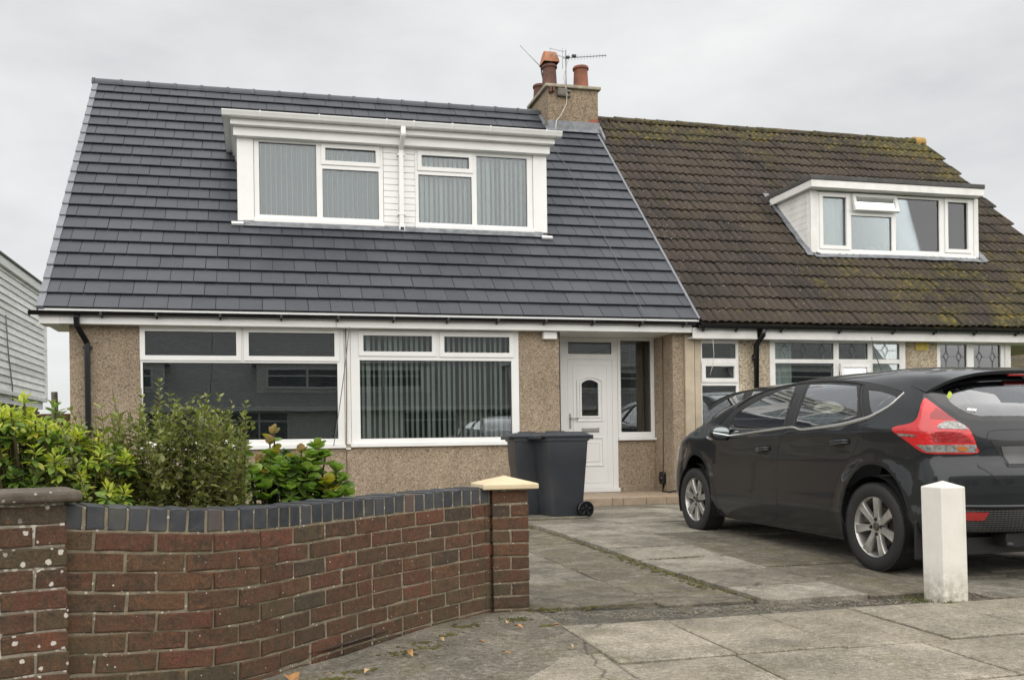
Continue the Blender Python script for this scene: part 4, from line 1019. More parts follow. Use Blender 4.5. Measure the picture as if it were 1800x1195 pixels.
# moss cushions on the ridge and in the tile valleys
M['moss'] = simple('moss', (0.085, 0.080, 0.022), 0.95, var=0.5, vscale=14, bump=0.8, bscale=120)
ms = MB()
def cushion(mb, p, r, flat_=0.6, n=6):
    p = Vector(p); vv = [p+Vector((0, 0, r*flat_))]; f = []
    for ring_, (rr, hh) in enumerate(((0.6, 0.75), (1.0, 0.1))):
        for k in range(n):
            an = 2*math.pi*k/n+ring_*0.4; q1 = rr*r*random.uniform(0.75, 1.2); vv.append(p+Vector((q1*math.cos(an), q1*math.sin(an), r*flat_*hh*random.uniform(0.7, 1.2))))
    for k in range(n):
        f.append((0, 1+k, 1+(k+1) % n)); f.append((1+k, 1+n+k, 1+n+(k+1) % n, 1+(k+1) % n))
    mb.add(vv, f)
for i in range(260):
    x = random.uniform(6.5, 14.0); v = 6.36-abs(random.gauss(0, 0.12)) if random.random() < 0.6 else random.choice(range(21))*NG-0.08+random.uniform(0.0, 0.03)
    if nunder(x, v) or v < 0: continue
    cushion(ms, roofp(x, v, 0.03), random.uniform(0.012, 0.035))
ms.build('moss', M['moss'], nroof, kind='stuff')

# dormer of the right house
YN = 13.5
nd_ = MB()
for x0, x1 in ((9.145, 9.19), (12.43, 12.475)):
    nd_.prism([(YN+0.02, 4.03), (14.62, 5.12), (YN+0.02, 5.12)], lambda u, v, h: (h, u, v), x0+0.006 if x0 < 10 else x0, x1)
nd = nd_.build('dormer', M['upvc_old'], nh, fixn=True)
rr_ = MB(); rr_.box(9.2, 12.42, 14.9, 14.95, 3.8, 5.12); rr_.box(9.2, 12.42, YN+0.3, 14.9, 3.82, 3.86); rr_.box(9.2, 12.42, YN+0.08, 14.9, 5.10, 5.13); rr_.build('room', M['interior'], nd)
cells = [(9.368, 9.825, 4.192, 5.02, 'sash'), (9.972, 10.76, 4.80, 5.045, 'none'), (9.925, 10.722, 4.142, 4.722, 'fixed'), (10.802, 11.685, 4.158, 5.058, 'fixed'), (11.845, 12.264, 4.21, 5.038, 'sash')]
xs = sorted({9.262, 12.385} | {c[0] for c in cells} | {c[1] for c in cells}); zs = sorted({4.05, 5.10} | {c[2] for c in cells} | {c[3] for c in cells})
MB().plate(xs, zs, lambda x, z: not any(c[0] < x < c[1] and c[2] < z < c[3] for c in cells), YN, YN+0.07).build('window_frame', M['upvc'], nd, bevel=0.004)
for (x0, x1, z0, z1, kk) in cells:
    if kk == 'sash': MB().plate([x0-.062, x0+.004, x1-.004, x1+.062], [z0-.062, z0+.004, z1-.004, z1+.062], lambda x, z: not (x0 < x < x1 and z0 < z < z1), YN-0.02, YN-0.001).build('sash', M['upvc'], nd, bevel=0.005)
    if kk != 'none':
        e = 0.006
        MB().plate([x0+.0005, x0+e, x1-e, x1-.0005], [z0+.0005, z0+e, z1-e, z1-.0005], lambda x, z: not (x0+e < x < x1-e and z0+e < z < z1-e), YN+.024, YN+.03).build('gasket', M['gasket'], nd)
        MB().box(x0+.001, x1-.001, YN+.031, YN+.037, z0+.001, z1-.001).build('pane', M['pane_up'], nd)
# vent light standing open
th = R(16); ux = Vector((0, -math.sin(th), -math.cos(th))); nn_ = Vector((0, -math.cos(th), math.sin(th))); h0 = Vector((10.366, YN-0.004, 5.085))
sa = MB()
for (a0, a1, b0, b1) in ((-0.435, 0.435, 0, 0.055), (-0.435, 0.435, 0.255, 0.31), (-0.435, -0.378, 0.056, 0.254), (0.378, 0.435, 0.056, 0.254)):
    sa.obox(h0+Vector(((a0+a1)/2, 0, 0))+ux*((b0+b1)/2), (0.5*(a1-a0), 0, 0), ux*(0.5*(b1-b0)), nn_*0.028)
sa.build('open_vent', M['upvc'], nd, bevel=0.004)
pa = MB(); pa.obox(h0+ux*0.155, (0.377, 0, 0), ux*0.098, nn_*0.003); pa.build('pane', M['pane_up'], nd)
MB().box(9.25, 12.40, YN-0.04, YN-0.002, 4.04, 4.085).build('sill', M['upvc'], nd, bevel=0.006)
MB().box(9.142, 9.26, YN-0.012, YN+0.06, 4.035, 5.115).build('corner_board', M['upvc_old'], nd, bevel=0.004)
MB().box(12.387, 12.48, YN-0.012, YN+0.06, 4.06, 5.115).build('corner_board', M['upvc_old'], nd, bevel=0.004)
for i in range(10):
    z0 = 4.05+0.109*i; z1 = min(z0+0.1065, 5.115)
    yb0 = E0.y+(z0-E0.z)/1.0306+0.10; yb1 = E0.y+(z1-E0.z)/1.0306+0.10
    if yb1 < YN+0.09: continue
    yb0 = max(yb0, YN+0.065)
    mb = MB(); mb.prism([(YN+0.062, z0), (yb0, z0), (yb1, z1), (YN+0.062, z1)], lambda u, v, h: (h, u, v), 9.128, 9.149)
    mb.build('cladding_board', M['upvc_old'], nd, fixn=True, bevel=0.003)
fbn = MB(); fbn.box(9.035, 12.43, YN-0.20, YN-0.17, 5.115, 5.235); fbn.box(9.035, 9.06, YN-0.169, 14.56, 5.115, 5.235); fbn.box(12.405, 12.43, YN-0.169, 14.56, 5.115, 5.235); fbn.build('fascia', M['upvc_old'], nd, bevel=0.004)
MB().box(9.062, 12.403, YN-0.168, 14.60, 5.118, 5.14).build('soffit', M['upvc_old'], nd)
M['felt'] = simple('roofing_felt', (0.075, 0.073, 0.07), 0.8, var=0.25, vscale=6, bump=0.3, bscale=50)
MB().box(9.02, 12.445, YN-0.215, 14.72, 5.236, 5.315).build('flat_roof', M['felt'], nd, bevel=0.012)
mb = MB(); n = 26; vv = []; f = []
for i in range(n+1):
    x = 9.17+3.4*i/n
    for j, v in enumerate((1.86, 1.72)):
        vv.append(tuple(roofp(x, v+random.uniform(-0.012, 0.012), 0.045+0.012*math.sin(x*47))))
f = [(2*i, 2*i+1, 2*i+3, 2*i+2) for i in range(n)]; mb.add(vv, f); mb.build('lead_apron', M['lead'], nd, smooth=True)
for x0, x1 in ((9.02, 9.14), (12.49, 12.62)):
    mb = MB(); n = 14
    vv = [tuple(roofp(x, 1.74+(1.95 if x0 < 10 else 0.5)*i/n, 0.05+random.uniform(0, 0.01))) for i in range(n+1) for x in (x0+random.uniform(-0.01, 0.01), x1)]
    mb.add(vv, [(2*i, 2*i+1, 2*i+3, 2*i+2) for i in range(n)]); mb.build('lead_soaker', M['lead'], nd, smooth=True)
cu = MB(); n = 20
for x0, x1 in ((9.33, 9.86), (11.80, 12.30), (11.45, 11.66)):
    cu.add([(x0+(x1-x0)*i/n, YN+0.16+0.02*math.sin(i*1.3), z) for i in range(n+1) for z in (4.1, 5.08)], [(2*i, 2*i+2, 2*i+3, 2*i+1) for i in range(n)])
cu.build('curtain', M['curtain'], nd, smooth=True)

# ------------------------------------------------------------------ timber-clad outbuilding to the left
obd = thing('outbuilding', (-3.4, 12.0, 0.0), 'low outbuilding clad in weathered pale boards over dark brick', 'outbuilding')
cb = MB(); cb.box(-5.6, -3.225, 10.0, 15.06, 1.55, 3.40); cb.build('body', M['board'], obd)
for i in range(17):
    z = 1.72+0.0965*i
    if z > 3.28: break
    mb = MB(); o0, o1 = -3.192+random.gauss(0, 0.001), -3.21
    for (ya, yb) in ((10.0, 12.9+0.7*((i*7) % 5)/5), (12.904+0.7*((i*7) % 5)/5, 15.10)):
        mb = MB(); mb.add([(o0, ya, z), (o0, yb, z), (o1, yb, z+0.094), (o1, ya, z+0.094), (-3.224, ya, z), (-3.224, yb, z), (-3.224, yb, z+0.094), (-3.224, ya, z+0.094)],
               [(0,1,2,3), (3,2,6,7), (0,4,5,1), (1,5,6,2), (4,0,3,7)])
        mb.build('cladding_board', M['board'], obd)
MB().box(-3.223, -3.17, 10.0, 15.12, 1.66, 1.715).build('bottom_board', M['board'], obd, bevel=0.004)
MB().box(-3.223, -3.165, 15.06, 15.125, 1.716, 3.3).build('corner_board', M['board'], obd, bevel=0.004)
MB().box(-3.223, -3.15, 10.0, 15.15, 3.31, 3.425).build('fascia', M['board'], obd, bevel=0.004)
MB().box(-5.7, -3.13, 9.9, 15.2, 3.426, 3.455).build('flat_roof', M['felt'], obd)
bs_ = MB(); bs_.box(-5.5, -3.285, 10.0, 14.98, -0.1, 1.655); bsm = bs_.build('base_wall', M['mortar'], obd)
bb = MB(); bb.box(-0.107, 0.107, -0.03, 0.03, -0.032, 0.032); bbm = bb.mesh('brick', M['brick_far'])
for r_ in range(15):
    for i in range(14):
        y = 14.86-0.225*i-(0.11 if r_ % 2 else 0.0)
        if y < 12.2: break
        inst('brick', bbm, bsm, XF((-3.283, y, 0.58+0.075*r_), (0, 1, 0), (1, 0, 0), (0, 0, 1)))
tube_obj('cable', [(-3.185, 12.85, 2.7), (-3.185, 12.95, 2.2), (-3.18, 13.1, 1.8), (-3.20, 13.2, 1.6)], 0.008, 'cable', obd)

obd.scale = (1.9, 1.9, 1.9); obd.location = (-3.4*1.9, 12.0*1.9, 0.97*(1-1.9))
gw = thing('garden_wall', (-3.0, 16.2, 0.0), 'brown brick wall closing the gap between outbuilding and bungalow', 'wall')
gwm = MB().box(-5.0, -1.9, 16.22, 16.4, -0.1, 1.47).build('core', M['mortar'], gw)
for r_ in range(9):
    for i in range(8):
        x = -3.55+0.225*i+(0.11 if r_ % 2 else 0)
        inst('brick', bbm, gwm, XF((x, 16.215, 1.43-0.075*r_), (1, 0, 0), (0, 1, 0), (0, 0, 1)))
MB().box(-5.0, -1.88, 16.16, 16.44, 1.472, 1.52).build('coping', M['pot_dark'], gw, bevel=0.01)
pp = thing('timber_post', (-3.2, 15.7, 0.0), 'old timber post standing up against pale sky beside the outbuilding', 'post')
MB().tube([(-3.13, 15.7, -0.1), (-3.17, 15.7, 0.9), (-3.19, 15.7, 1.855)], [0.06, 0.056, 0.05], 9).build('post', M['post_wood'], pp)
MB().box(-3.14, -3.09, 15.68, 15.72, 1.5, 1.52).build('peg', M['post_wood'], pp)

# house far to the right, seen under the eaves
fh = thing('house', (31, 32, 0.0), 'distant low brown roof seen under the eaves at right', 'house')
MB().box(26, 40, 31, 38, -0.1, 2.4).build('wall', M['dash_n'], fh)
rr_ = MB(); rr_.prism([(30.5, 2.35), (38.5, 2.35), (34.5, 4.75)], lambda u, v, h: (h, u, v), 25.6, 40.4); frf = rr_.build('roof', M['oldtile'], fh, fixn=True)
for i in range(14):
    t = i/14; MB().obox((33, 30.45+4.0*t, 2.42+2.4*t), (7.4, 0, 0), (0, 0.17, 0.10), (0, -0.012, 0.02)).build('tile_course', M['oldtile'], frf)
MB().box(25.6, 40.4, 30.38, 30.46, 2.2, 2.36).build('fascia', M['upvc_old'], fh)

# houses across the road (behind the camera, mirrored in the windows and the car)
M['far_glass'] = simple('dim_far_glass', (0.10, 0.105, 0.11), 0.15, var=0.3, vscale=1.2)
def far_house(x0, x1, y0, label):
    h = thing('house', ((x0+x1)/2, y0, 0), label, 'house', 'houses across the road')
    MB().box(x0, x1, y0-7, y0, -0.1, 2.6).build('wall', M['far_wall'], h)
    MB().prism([(y0-7.4, 2.62), (y0+0.45, 2.62), (y0-3.5, 6.6)][::-1], lambda u, v, h_: (h_, u, v), x0, x1).build('roof', M['far_roof'], h, fixn=True)
    MB().box(x0, x1, y0+0.40, y0+0.47, 2.42, 2.62).build('fascia', M['upvc'], h)
    for xa, xb in ((x0+0.8, x0+3.4), (x1-3.4, x1-0.8)):
        w_ = MB().plate([xa, xa+0.08, (xa+xb)/2-0.04, (xa+xb)/2+0.04, xb-0.08, xb], [0.9, 0.98, 1.95, 2.02, 2.34, 2.42], lambda x, z: not ((xa+0.08 < x < xb-0.08 and not (abs(x-(xa+xb)/2) < 0.04)) and (0.98 < z < 1.95 or 2.02 < z < 2.34)), y0+0.0, y0+0.06).build('window', M['upvc'], h)
        MB().box(xa, xb, y0+0.002, y0+0.01, 0.9, 2.4).build('pane', M['far_glass'], w_)
    MB().box((x0+x1)/2-0.5, (x0+x1)/2+0.5, y0-0.02, y0+0.05, 0.0, 2.1).build('door', M['upvc'], h)
    MB().box(x0+2, x1-2, y0-2.6, y0-0.2, 3.2, 4.6).build('dormer', M['far_wall'], h)
    MB().plate([x0+2.4, x0+2.5, x0+4.2, x0+4.3, x1-4.3, x1-4.2, x1-2.5, x1-2.4], [3.45, 3.55, 4.0, 4.06, 4.3, 4.4], lambda x, z: not ((x0+2.5 < x < x0+4.2 or x0+4.3 < x < x1-4.3 or x1-4.2 < x < x1-2.5) and (3.55 < z < 4.0 or 4.06 < z < 4.3)), y0-0.19, y0-0.14).build('dormer_window', M['upvc'], h)
    MB().box(x0+2.41, x1-2.41, y0-0.199, y0-0.191, 3.46, 4.39).build('dormer_pane', M['far_glass'], h)
    MB().box(x0+1.8, x1-1.8, y0-2.6, y0-0.05, 4.61, 4.8).build('dormer_fascia', M['upvc'], h)
for i, xx in enumerate((-26, -14, -2, 10, 22)):
    far_house(xx, xx+11.98, -16.5, ['bungalow across the road, far left of the row', 'bungalow across the road, second of the row', 'bungalow across the road, middle of the row', 'bungalow across the road, fourth of the row', 'bungalow across the road, far right of the row'][i])
# ================================================================== the parked hatchback
def pchip(xs, ys):
    xs = np.array(xs, float); ys = np.array(ys, float); h = np.diff(xs); d = np.diff(ys)/h
    m = np.zeros(len(xs)); m[0] = d[0]; m[-1] = d[-1]
    for i in range(1, len(xs)-1):
        if d[i-1]*d[i] > 0:
            a = 2*h[i]+h[i-1]; b = h[i]+2*h[i-1]; m[i] = (a+b)/(a/d[i-1]+b/d[i])
    def fn(x):
        x = np.clip(x, xs[0], xs[-1]); i = np.clip(np.searchsorted(xs, x)-1, 0, len(h)-1)
        t = (x-xs[i])/h[i]; t2 = t*t; t3 = t2*t
        return (2*t3-3*t2+1)*ys[i]+(t3-2*t2+t)*h[i]*m[i]+(3*t2-2*t3)*ys[i+1]+(t3-t2)*h[i]*m[i+1]
    return fn
ZT = pchip([0,1.38,1.5,1.62,1.74,1.86,1.98],[0,1.38,1.418,1.446,1.465,1.475,1.478])
CWD = pchip([.14,.20,.30,.40,.55,.70,.82,.90,.98,1.08,1.2,1.3,1.38,1.46,1.54,1.64,1.74,1.84,1.92,1.98],[.78,.83,.875,.888,.893,.902,.912,.905,.882,.842,.788,.742,.70,.652,.595,.50,.38,.24,.115,.01])
YR = pchip([.14,.24,.34,.46,.60,.66,.72,.80,.92,1.02,1.1,1.2,1.3,1.38,1.5,1.7,1.98],[-.66,-.72,-.79,-.81,-.805,-.79,-.755,-.745,-.72,-.69,-.62,-.53,-.44,-.37,-.22,.03,.40])
YF = pchip([.14,.22,.30,.5,.62,.72,.80,.88,.94,.98,1.04,1.2,1.3,1.38,1.5,1.7,1.98],[3.42,3.50,3.59,3.62,3.58,3.50,3.34,3.10,2.88,2.74,2.58,2.26,2.05,1.86,1.55,1.2,.80])
LRr = pchip([.14,.6,1.0,1.38,1.98],[.42,.42,.40,.34,.1])
LFr = pchip([.14,.6,.9,1.0,1.38,1.98],[.55,.6,.5,.42,.36,.12])
NE, SC = 2.5, 1.1
HUBS = (0.0, 2.70)
def skin(s, t):
    s = np.asarray(s, float); t = np.asarray(t, float)
    z = ZT(t); yr = YR(t); yf = YF(t); lr = LRr(t); lf = LFr(t); w = CWD(t)
    yc = yr+lr; yg = yf-lf; sc = np.clip(s, yc, yg)
    w = w-.05*np.clip((.35-sc)/1.0, 0, 1)**2-.05*np.clip((sc-2.1)/1.0, 0, 1)**2*np.clip((1.1-t)/.2, 0, 1)
    zs = .84+.03*(1.4-sc); k = np.clip((1.05-t)/.1, 0, 1)
    w = w+k*(.012*np.exp(-((t-zs)/.040)**2)-.012*np.exp(-((t-(zs-.2))/.11)**2)+.007*np.exp(-((t-.36)/.04)**2))
    for hy in HUBS:
        d = np.hypot(sc-hy, t-.32); w = w+.010*np.exp(-((d-.36)/.05)**2)*k
    pr_ = np.clip((yc-s)/SC, 0, 1)*np.pi/2; pf = np.clip((s-yg)/SC, 0, 1)*np.pi/2; e = 2/NE
    y = sc-lr*np.sin(pr_)**e+lf*np.sin(pf)**e
    q = w*np.maximum(np.cos(pr_), 0)**e*np.maximum(np.cos(pf), 0)**e
    return np.stack([-q, y, z], -1)
def smin(t): return YR(t)+LRr(t)-SC
def smax(t): return YF(t)-LFr(t)+SC
def skin_n(pts):
    p = np.array(pts, float); s, t = p[:, 0].copy(), np.clip(p[:, 1], .15, 1.95); a, b = smin(t)+.03, smax(t)-.03; s = np.clip(s, a, b); e = 0.006
    nrm = np.cross(skin(s, t+e)-skin(s, t-e), skin(s+e, t)-skin(s-e, t)); return nrm/np.maximum(np.linalg.norm(nrm, axis=1, keepdims=True), 1e-9)
def skin_off(pts, off):
    p = np.array(pts, float); s, t = p[:, 0], p[:, 1]; P0 = skin(s, t)
    if off == 0: return P0
    e = 0.004
    du = skin(s+e, t)-skin(s-e, t); dvv = skin(s, t+e)-skin(s, t-e); nrm = np.cross(dvv, du)
    L = np.linalg.norm(nrm, axis=1, keepdims=True); nrm = np.where(L > 1e-9, nrm/np.maximum(L, 1e-9), 0)
    return P0+nrm*off
def pip(poly, P_):
    poly = np.array(poly); x, y = P_[:, 0], P_[:, 1]; r = np.zeros(len(P_), bool); j = len(poly)-1
    for i in range(len(poly)):
        xi, yi = poly[i]; xj, yj = poly[j]
        c = ((yi > y) != (yj > y)) & (x < (xj-xi)*(y-yi)/((yj-yi) if yj != yi else 1e-12)+xi); r ^= c; j = i
    return r
def dens(poly, step, closed=True):
    o = []; n = len(poly)
    for i in range(n if closed else n-1):
        a = np.array(poly[i], float); b = np.array(poly[(i+1) % n], float); k = max(1, int(math.ceil(np.linalg.norm(b-a)/step)))
        for j in range(k): o.append(a+(b-a)*j/k)
    if not closed: o.append(np.array(poly[-1], float))
    return o
def smooth_poly(pts, n=6, closed=False):
    P_ = [np.array(p, float) for p in pts]
    Q = ([P_[-1]]+P_+P_[:2]) if closed else ([2*P_[0]-P_[1]]+P_+[2*P_[-1]-P_[-2]]); o = []
    for i in range(1, len(Q)-2):
        a, b, c, d = Q[i-1:i+3]
        for j in range(n):
            t = j/n; o.append(tuple(0.5*((2*b)+(-a+c)*t+(2*a-5*b+4*c-d)*t*t+(-a+3*b-3*c+d)*t**3)))
    if not closed: o.append(tuple(P_[-1]))
    return o
def inset(poly, d):
    P_ = np.array(poly, float); n = len(P_); area = 0.5*np.sum(P_[:, 0]*np.roll(P_[:, 1], -1)-np.roll(P_[:, 0], -1)*P_[:, 1]); sg = 1 if area > 0 else -1; o = []
    for i in range(n):
        a = P_[i]-P_[i-1]; b = P_[(i+1) % n]-P_[i]; na = np.array([-a[1], a[0]]); nb = np.array([-b[1], b[0]])
        v = na/max(np.linalg.norm(na), 1e-9)+nb/max(np.linalg.norm(nb), 1e-9); L = np.linalg.norm(v); o.append(tuple(P_[i]+sg*d*v/max(L, 0.6)))
    return o
def panel_mb(outer, holes=(), off=0.0, step=0.05, skirt=0.012, bstep=0.03):
    loops = [dens(outer, bstep)]+[dens(h, bstep) for h in holes]; V = []; E_ = []
    for lp_ in loops:
        b = len(V); n = len(lp_); V += [tuple(p) for p in lp_]; E_ += [(b+i, b+(i+1) % n) for i in range(n)]
    A = np.array(loops[0]); x0, y0 = A.min(0); x1, y1 = A.max(0)
    gx, gy = np.meshgrid(np.arange(x0+step/2, x1, step), np.arange(y0+step/2, y1, step)); G_ = np.stack([gx.ravel(), gy.ravel()], -1)
    if len(G_):
        k = pip(loops[0], G_)
        for h in loops[1:]: k &= ~pip(h, G_)
        G_ = G_[k]
        if len(G_):
            B_ = np.array(V); dmin = np.array([np.min(np.hypot(B_[:, 0]-g_[0], B_[:, 1]-g_[1])) for g_ in G_]); G_ = G_[dmin > step*0.45]
    pts_ = [Vector(p) for p in V]+[Vector(p) for p in G_]
    r = delaunay_2d_cdt(pts_, E_, [], 0, 1e-5); vo = np.array([tuple(p) for p in r[0]]); F_ = [tuple(f) for f in r[2]]
    C_ = np.array([vo[list(f)].mean(0) for f in F_]); k = pip(loops[0], C_)
    for h in loops[1:]: k &= ~pip(h, C_)
    F_ = [f for f, kk in zip(F_, k) if kk]
    F2 = []
    for f in F_:
        p = vo[list(f)]; ar = np.sum(p[:, 0]*np.roll(p[:, 1], -1)-np.roll(p[:, 0], -1)*p[:, 1])
        F2.append(f if ar < 0 else f[::-1])
    p3 = skin_off(vo, off); mb = MB(); mb.add([tuple(p) for p in p3], F2); mb.nv = [tuple(q) for q in skin_n(vo)]
    if skirt:
        cnt = {}
        for f in F2:
            for i in range(len(f)): cnt.setdefault(tuple(sorted((f[i], f[(i+1) % len(f)]))), []).append((f[i], f[(i+1) % len(f)]))
        be = [v[0] for v in cnt.values() if len(v) == 1]; used = sorted({i for e in be for i in e}); idx = {u: i for i, u in enumerate(used)}
        q = skin_off(vo[used], off-skirt); a_ = skin_off(vo[used], off); b = len(mb.v)
        mb.v += [tuple(p) for p in a_]+[tuple(p) for p in q]; m = len(used); nu = [tuple(x) for x in skin_n(vo[used])]; mb.nv += nu+nu
        mb.f += [(b+idx[j], b+idx[i], b+m+idx[i], b+m+idx[j]) for i, j in be]
    return mb
def mirrored(mb):
    o = MB(); o.v = [(-x, y, z) for x, y, z in mb.v]; o.f = [f[::-1] for f in mb.f]
    if hasattr(mb, 'nv'): o.nv = [(-x, y, z) for x, y, z in mb.nv]
    return o
def both(mb):
    o = MB(); o.add(mb.v, mb.f); m = mirrored(mb); o.add(m.v, m.f)
    if hasattr(mb, 'nv'): o.nv = list(mb.nv)+list(m.nv)
    return o
def weld(o, d=0.0008):
    if 'nv' in o.data: return o
    o.data.polygons.foreach_set('use_smooth', [True]*len(o.data.polygons)); o.data.set_sharp_from_angle(angle=R(38)); return o
def ribbon(pts, w, off, lift=0.0, both_=True):
    P_ = np.array(dens(pts, 0.03, False)); n = len(P_); ws = np.interp(np.linspace(0, 1, n), np.linspace(0, 1, len(w)), w) if isinstance(w, (list, tuple)) else np.full(n, w)
    T = np.gradient(P_, axis=0); T /= np.linalg.norm(T, axis=1, keepdims=True); Nn = np.stack([-T[:, 1], T[:, 0]], -1)
    a = skin_off(P_+Nn*ws[:, None]/2, off); b = skin_off(P_-Nn*ws[:, None]/2, off); m_ = skin_off(P_, off+lift); a0 = skin_off(P_+Nn*ws[:, None]/2, -0.004); b0 = skin_off(P_-Nn*ws[:, None]/2, -0.004)
    mb = MB(); vv = []
    for i in range(n): vv += [a0[i], a[i], m_[i], b[i], b0[i]]
    mb.add(vv, [(5*i+k, 5*i+k+1, 5*i+6+k, 5*i+5+k) for i in range(n-1) for k in range(4)])
    return both(mb) if both_ else mb

# ---- materials
def paint():
    t = NT('dark_grey_metallic_paint')
    fl_ = t.ramp(t.voro(900).outputs['Distance'], [(0.2, 0.9), (0.8, 1.12)])
    c = t.mix(1.0, (0.019, 0.020, 0.0225), fl_, 'MULTIPLY')
    dust = t.ramp(t.noise(1.6, 6, 0.6), [(0.35, 0.0), (0.75, 0.05)])
    c = t.mix(dust, c, (0.10, 0.095, 0.085))
    t.out(c, 0.30, None, 0.3, 0.8); t.b.inputs['Coat Tint'].default_value = (0.92, 0.96, 1.0, 1); t.b.inputs['Coat Roughness'].default_value = 0.035
    t.b.inputs['Specular IOR Level'].default_value = 0.2
    return t.m
M['paint'] = paint()
M['car_glass'] = glass('tinted_car_glass', (0.80, 0.90, 0.85), 2.8, 0.05)
M['trim'] = simple('black_car_trim', (0.016, 0.016, 0.017), 0.35)
M['trim_gloss'] = simple('gloss_black_trim', (0.012, 0.012, 0.013), 0.10, coat=0.5)
M['chrome'] = simple('chrome_strip', (0.80, 0.80, 0.80), 0.22, metal=1.0)
M['tyre'] = simple('tyre_rubber', (0.017, 0.017, 0.0175), 0.75, var=0.2, vscale=18, bump=0.25, bscale=140)
def alloy():
    t = NT('silver_alloy'); c = t.ramp(t.noise(16, 6), [(0.35, (0.42, 0.41, 0.39)), (0.7, (0.56, 0.55, 0.53))])
    return t.out(c, 0.34, None, 0.75)
M['alloy'] = alloy()
M['disc'] = simple('brake_disc', (0.10, 0.085, 0.07), 0.55, var=0.35, vscale=30, metal=0.6)
def redlens(name, c, rough=0.08):
    t = NT(name); v = t.voro(46); n = t.bump(v.outputs['Distance'], 0.25, 0.004)
    col_ = t.mix(t.ramp(t.noise(9, 3), [(0.4, 0.0), (0.7, 0.45)]), c, tuple(x*0.55 for x in c))
    t.out(col_, 0.22, n, 0, 1.0); return t.m
M['red'] = redlens('red_lamp_lens', (0.62, 0.018, 0.022))
M['red_dark'] = redlens('dark_red_lamp_lens', (0.30, 0.006, 0.008))
M['lens'] = simple('clear_lamp_lens', (0.30, 0.295, 0.285), 0.28, var=0.6, vscale=45, metal=0.4, coat=0.8)
M['headlens'] = simple('headlamp_lens', (0.10, 0.10, 0.10), 0.2, var=0.5, vscale=20, metal=0.4, coat=1.0)
M['amber'] = simple('amber_bulb', (0.45, 0.14, 0.03), 0.3, coat=0.8)
M['seat'] = simple('grey_seat_cloth', (0.10, 0.10, 0.10), 0.9, var=0.15)
M['cabin'] = simple('cabin_plastic', (0.045, 0.046, 0.047), 0.7)
M['headlining'] = simple('grey_headlining', (0.12, 0.12, 0.115), 0.9)
M['plate'] = simple('blank_grey_plate', (0.085, 0.085, 0.087), 0.45, var=0.15, vscale=5)
def honey():
    t = NT('honeycomb_grille'); mp_ = t.N('ShaderNodeMapping'); mp_.inputs['Scale'].default_value = (1, 0.2, 1.7); t.L(t.pos(), mp_.inputs['Vector'])
    v = t.voro(42, mp_.outputs['Vector']); v.inputs['Randomness'].default_value = 0.0
    c = t.ramp(v.outputs['Distance'], [(0.35, 0.004), (0.55, 0.035)]); return t.out(c, 0.55, t.bump(v.outputs['Distance'], 0.8, 0.01))
M['honey'] = honey()

# ---- outlines in (along, up) coordinates of the skin, metres
D_TOP = [(2.27,.855),(2.12,.985),(2.0,1.115),(1.86,1.245),(1.66,1.355),(1.45,1.425),(1.25,1.462),(.884,1.470),(.432,1.385),(.108,1.293),(-.129,1.212),(-.201,1.18)]
CHROME = [(2.375,.826),(2.288,.812),(2.10,.828),(1.907,.845),(1.506,.877),(1.074,.909),(.956,.913),(.863,.897),(.781,.896),(.493,.916),(.324,.932),(.103,.972),(.015,.998),(-.103,1.057),(-.160,1.12),(-.201,1.18)]
FG = [(2.03,.872),(1.953,1.039),(1.789,1.145),(1.568,1.265),(1.414,1.352),(1.244,1.42),(1.141,1.258),(1.10,1.054),(1.105,.93),(1.516,.893)]
RG = [(.945,.934),(.956,1.061),(.985,1.23),(1.05,1.41),(.791,1.389),(.38,1.311),(.272,1.152),(.185,.994),(.50,.936),(.80,.918)]
QG = [(.211,1.244),(.061,1.216),(-.115,1.158),(-.150,1.128),(-.107,1.075),(.012,1.018),(.051,1.022),(.108,1.089)]
FD_F = [(2.344,.818),(2.40,.72),(2.415,.62),(2.36,.46),(2.335,.40),(2.395,.232)]
BLN = [(1.054,.899),(1.13,.80),(1.19,.72),(1.228,.644),(1.222,.53),(1.213,.433),(1.234,.262)]
RD_R = [(.092,.965),(.105,.88),(.135,.803),(.21,.73),(.324,.651),(.40,.56),(.45,.47),(.50,.37),(.54,.295)]
LIGHT = [(-.220,.892),(-.255,.915),(-.33,.926),(-.395,.938),(-.428,.962),(-.437,1.001),(-.437,1.064),(-.448,1.105),(-.470,1.122),(-.55,1.08),(-.70,1.0),(-.797,.948),(-.869,.916),(-.905,.89),(-.928,.84),(-.941,.79),(-.938,.742),(-.72,.738),(-.53,.741),(-.45,.765),(-.386,.793),(-.283,.848)]
REV = [(-.655,.897),(-.665,.922),(-.715,.944),(-.797,.942),(-.862,.914),(-.898,.888)]
CLR = [(-.44,.795),(-.937,.795),(-.933,.749),(-.53,.752)]
DARKRED = [(-.56,.99),(-.60,1.04),(-.78,.955),(-.72,.952),(-.57,.962)]
tt = np.linspace(.17, 1.98, 60)
body_out = [(float(smin(t))+1e-4, float(t)) for t in np.linspace(.31, 1.98, 56)]+[(float(smax(t))-1e-4, float(t)) for t in np.linspace(1.98, .17, 60)]+[(3.3,.17),(2.9,.17),(2.4,.175),(.45,.185),(.2,.19),(-.3,.21),(-.45,.29),(-.7,.31)]
fd = smooth_poly(FD_F, 4)+smooth_poly([(2.395,.232),(1.8,.246),(1.234,.262)], 4)[1:]+smooth_poly(BLN, 4)[::-1][1:]+[c for c in CHROME if 1.05 < c[0] < 2.35][::-1]
rd_ = smooth_poly(BLN, 4)+smooth_poly([(1.234,.262),(.9,.278),(.54,.295)], 4)[1:]+smooth_poly(RD_R, 4)[::-1][1:]+[c for c in CHROME if .095 < c[0] < 1.06][::-1]
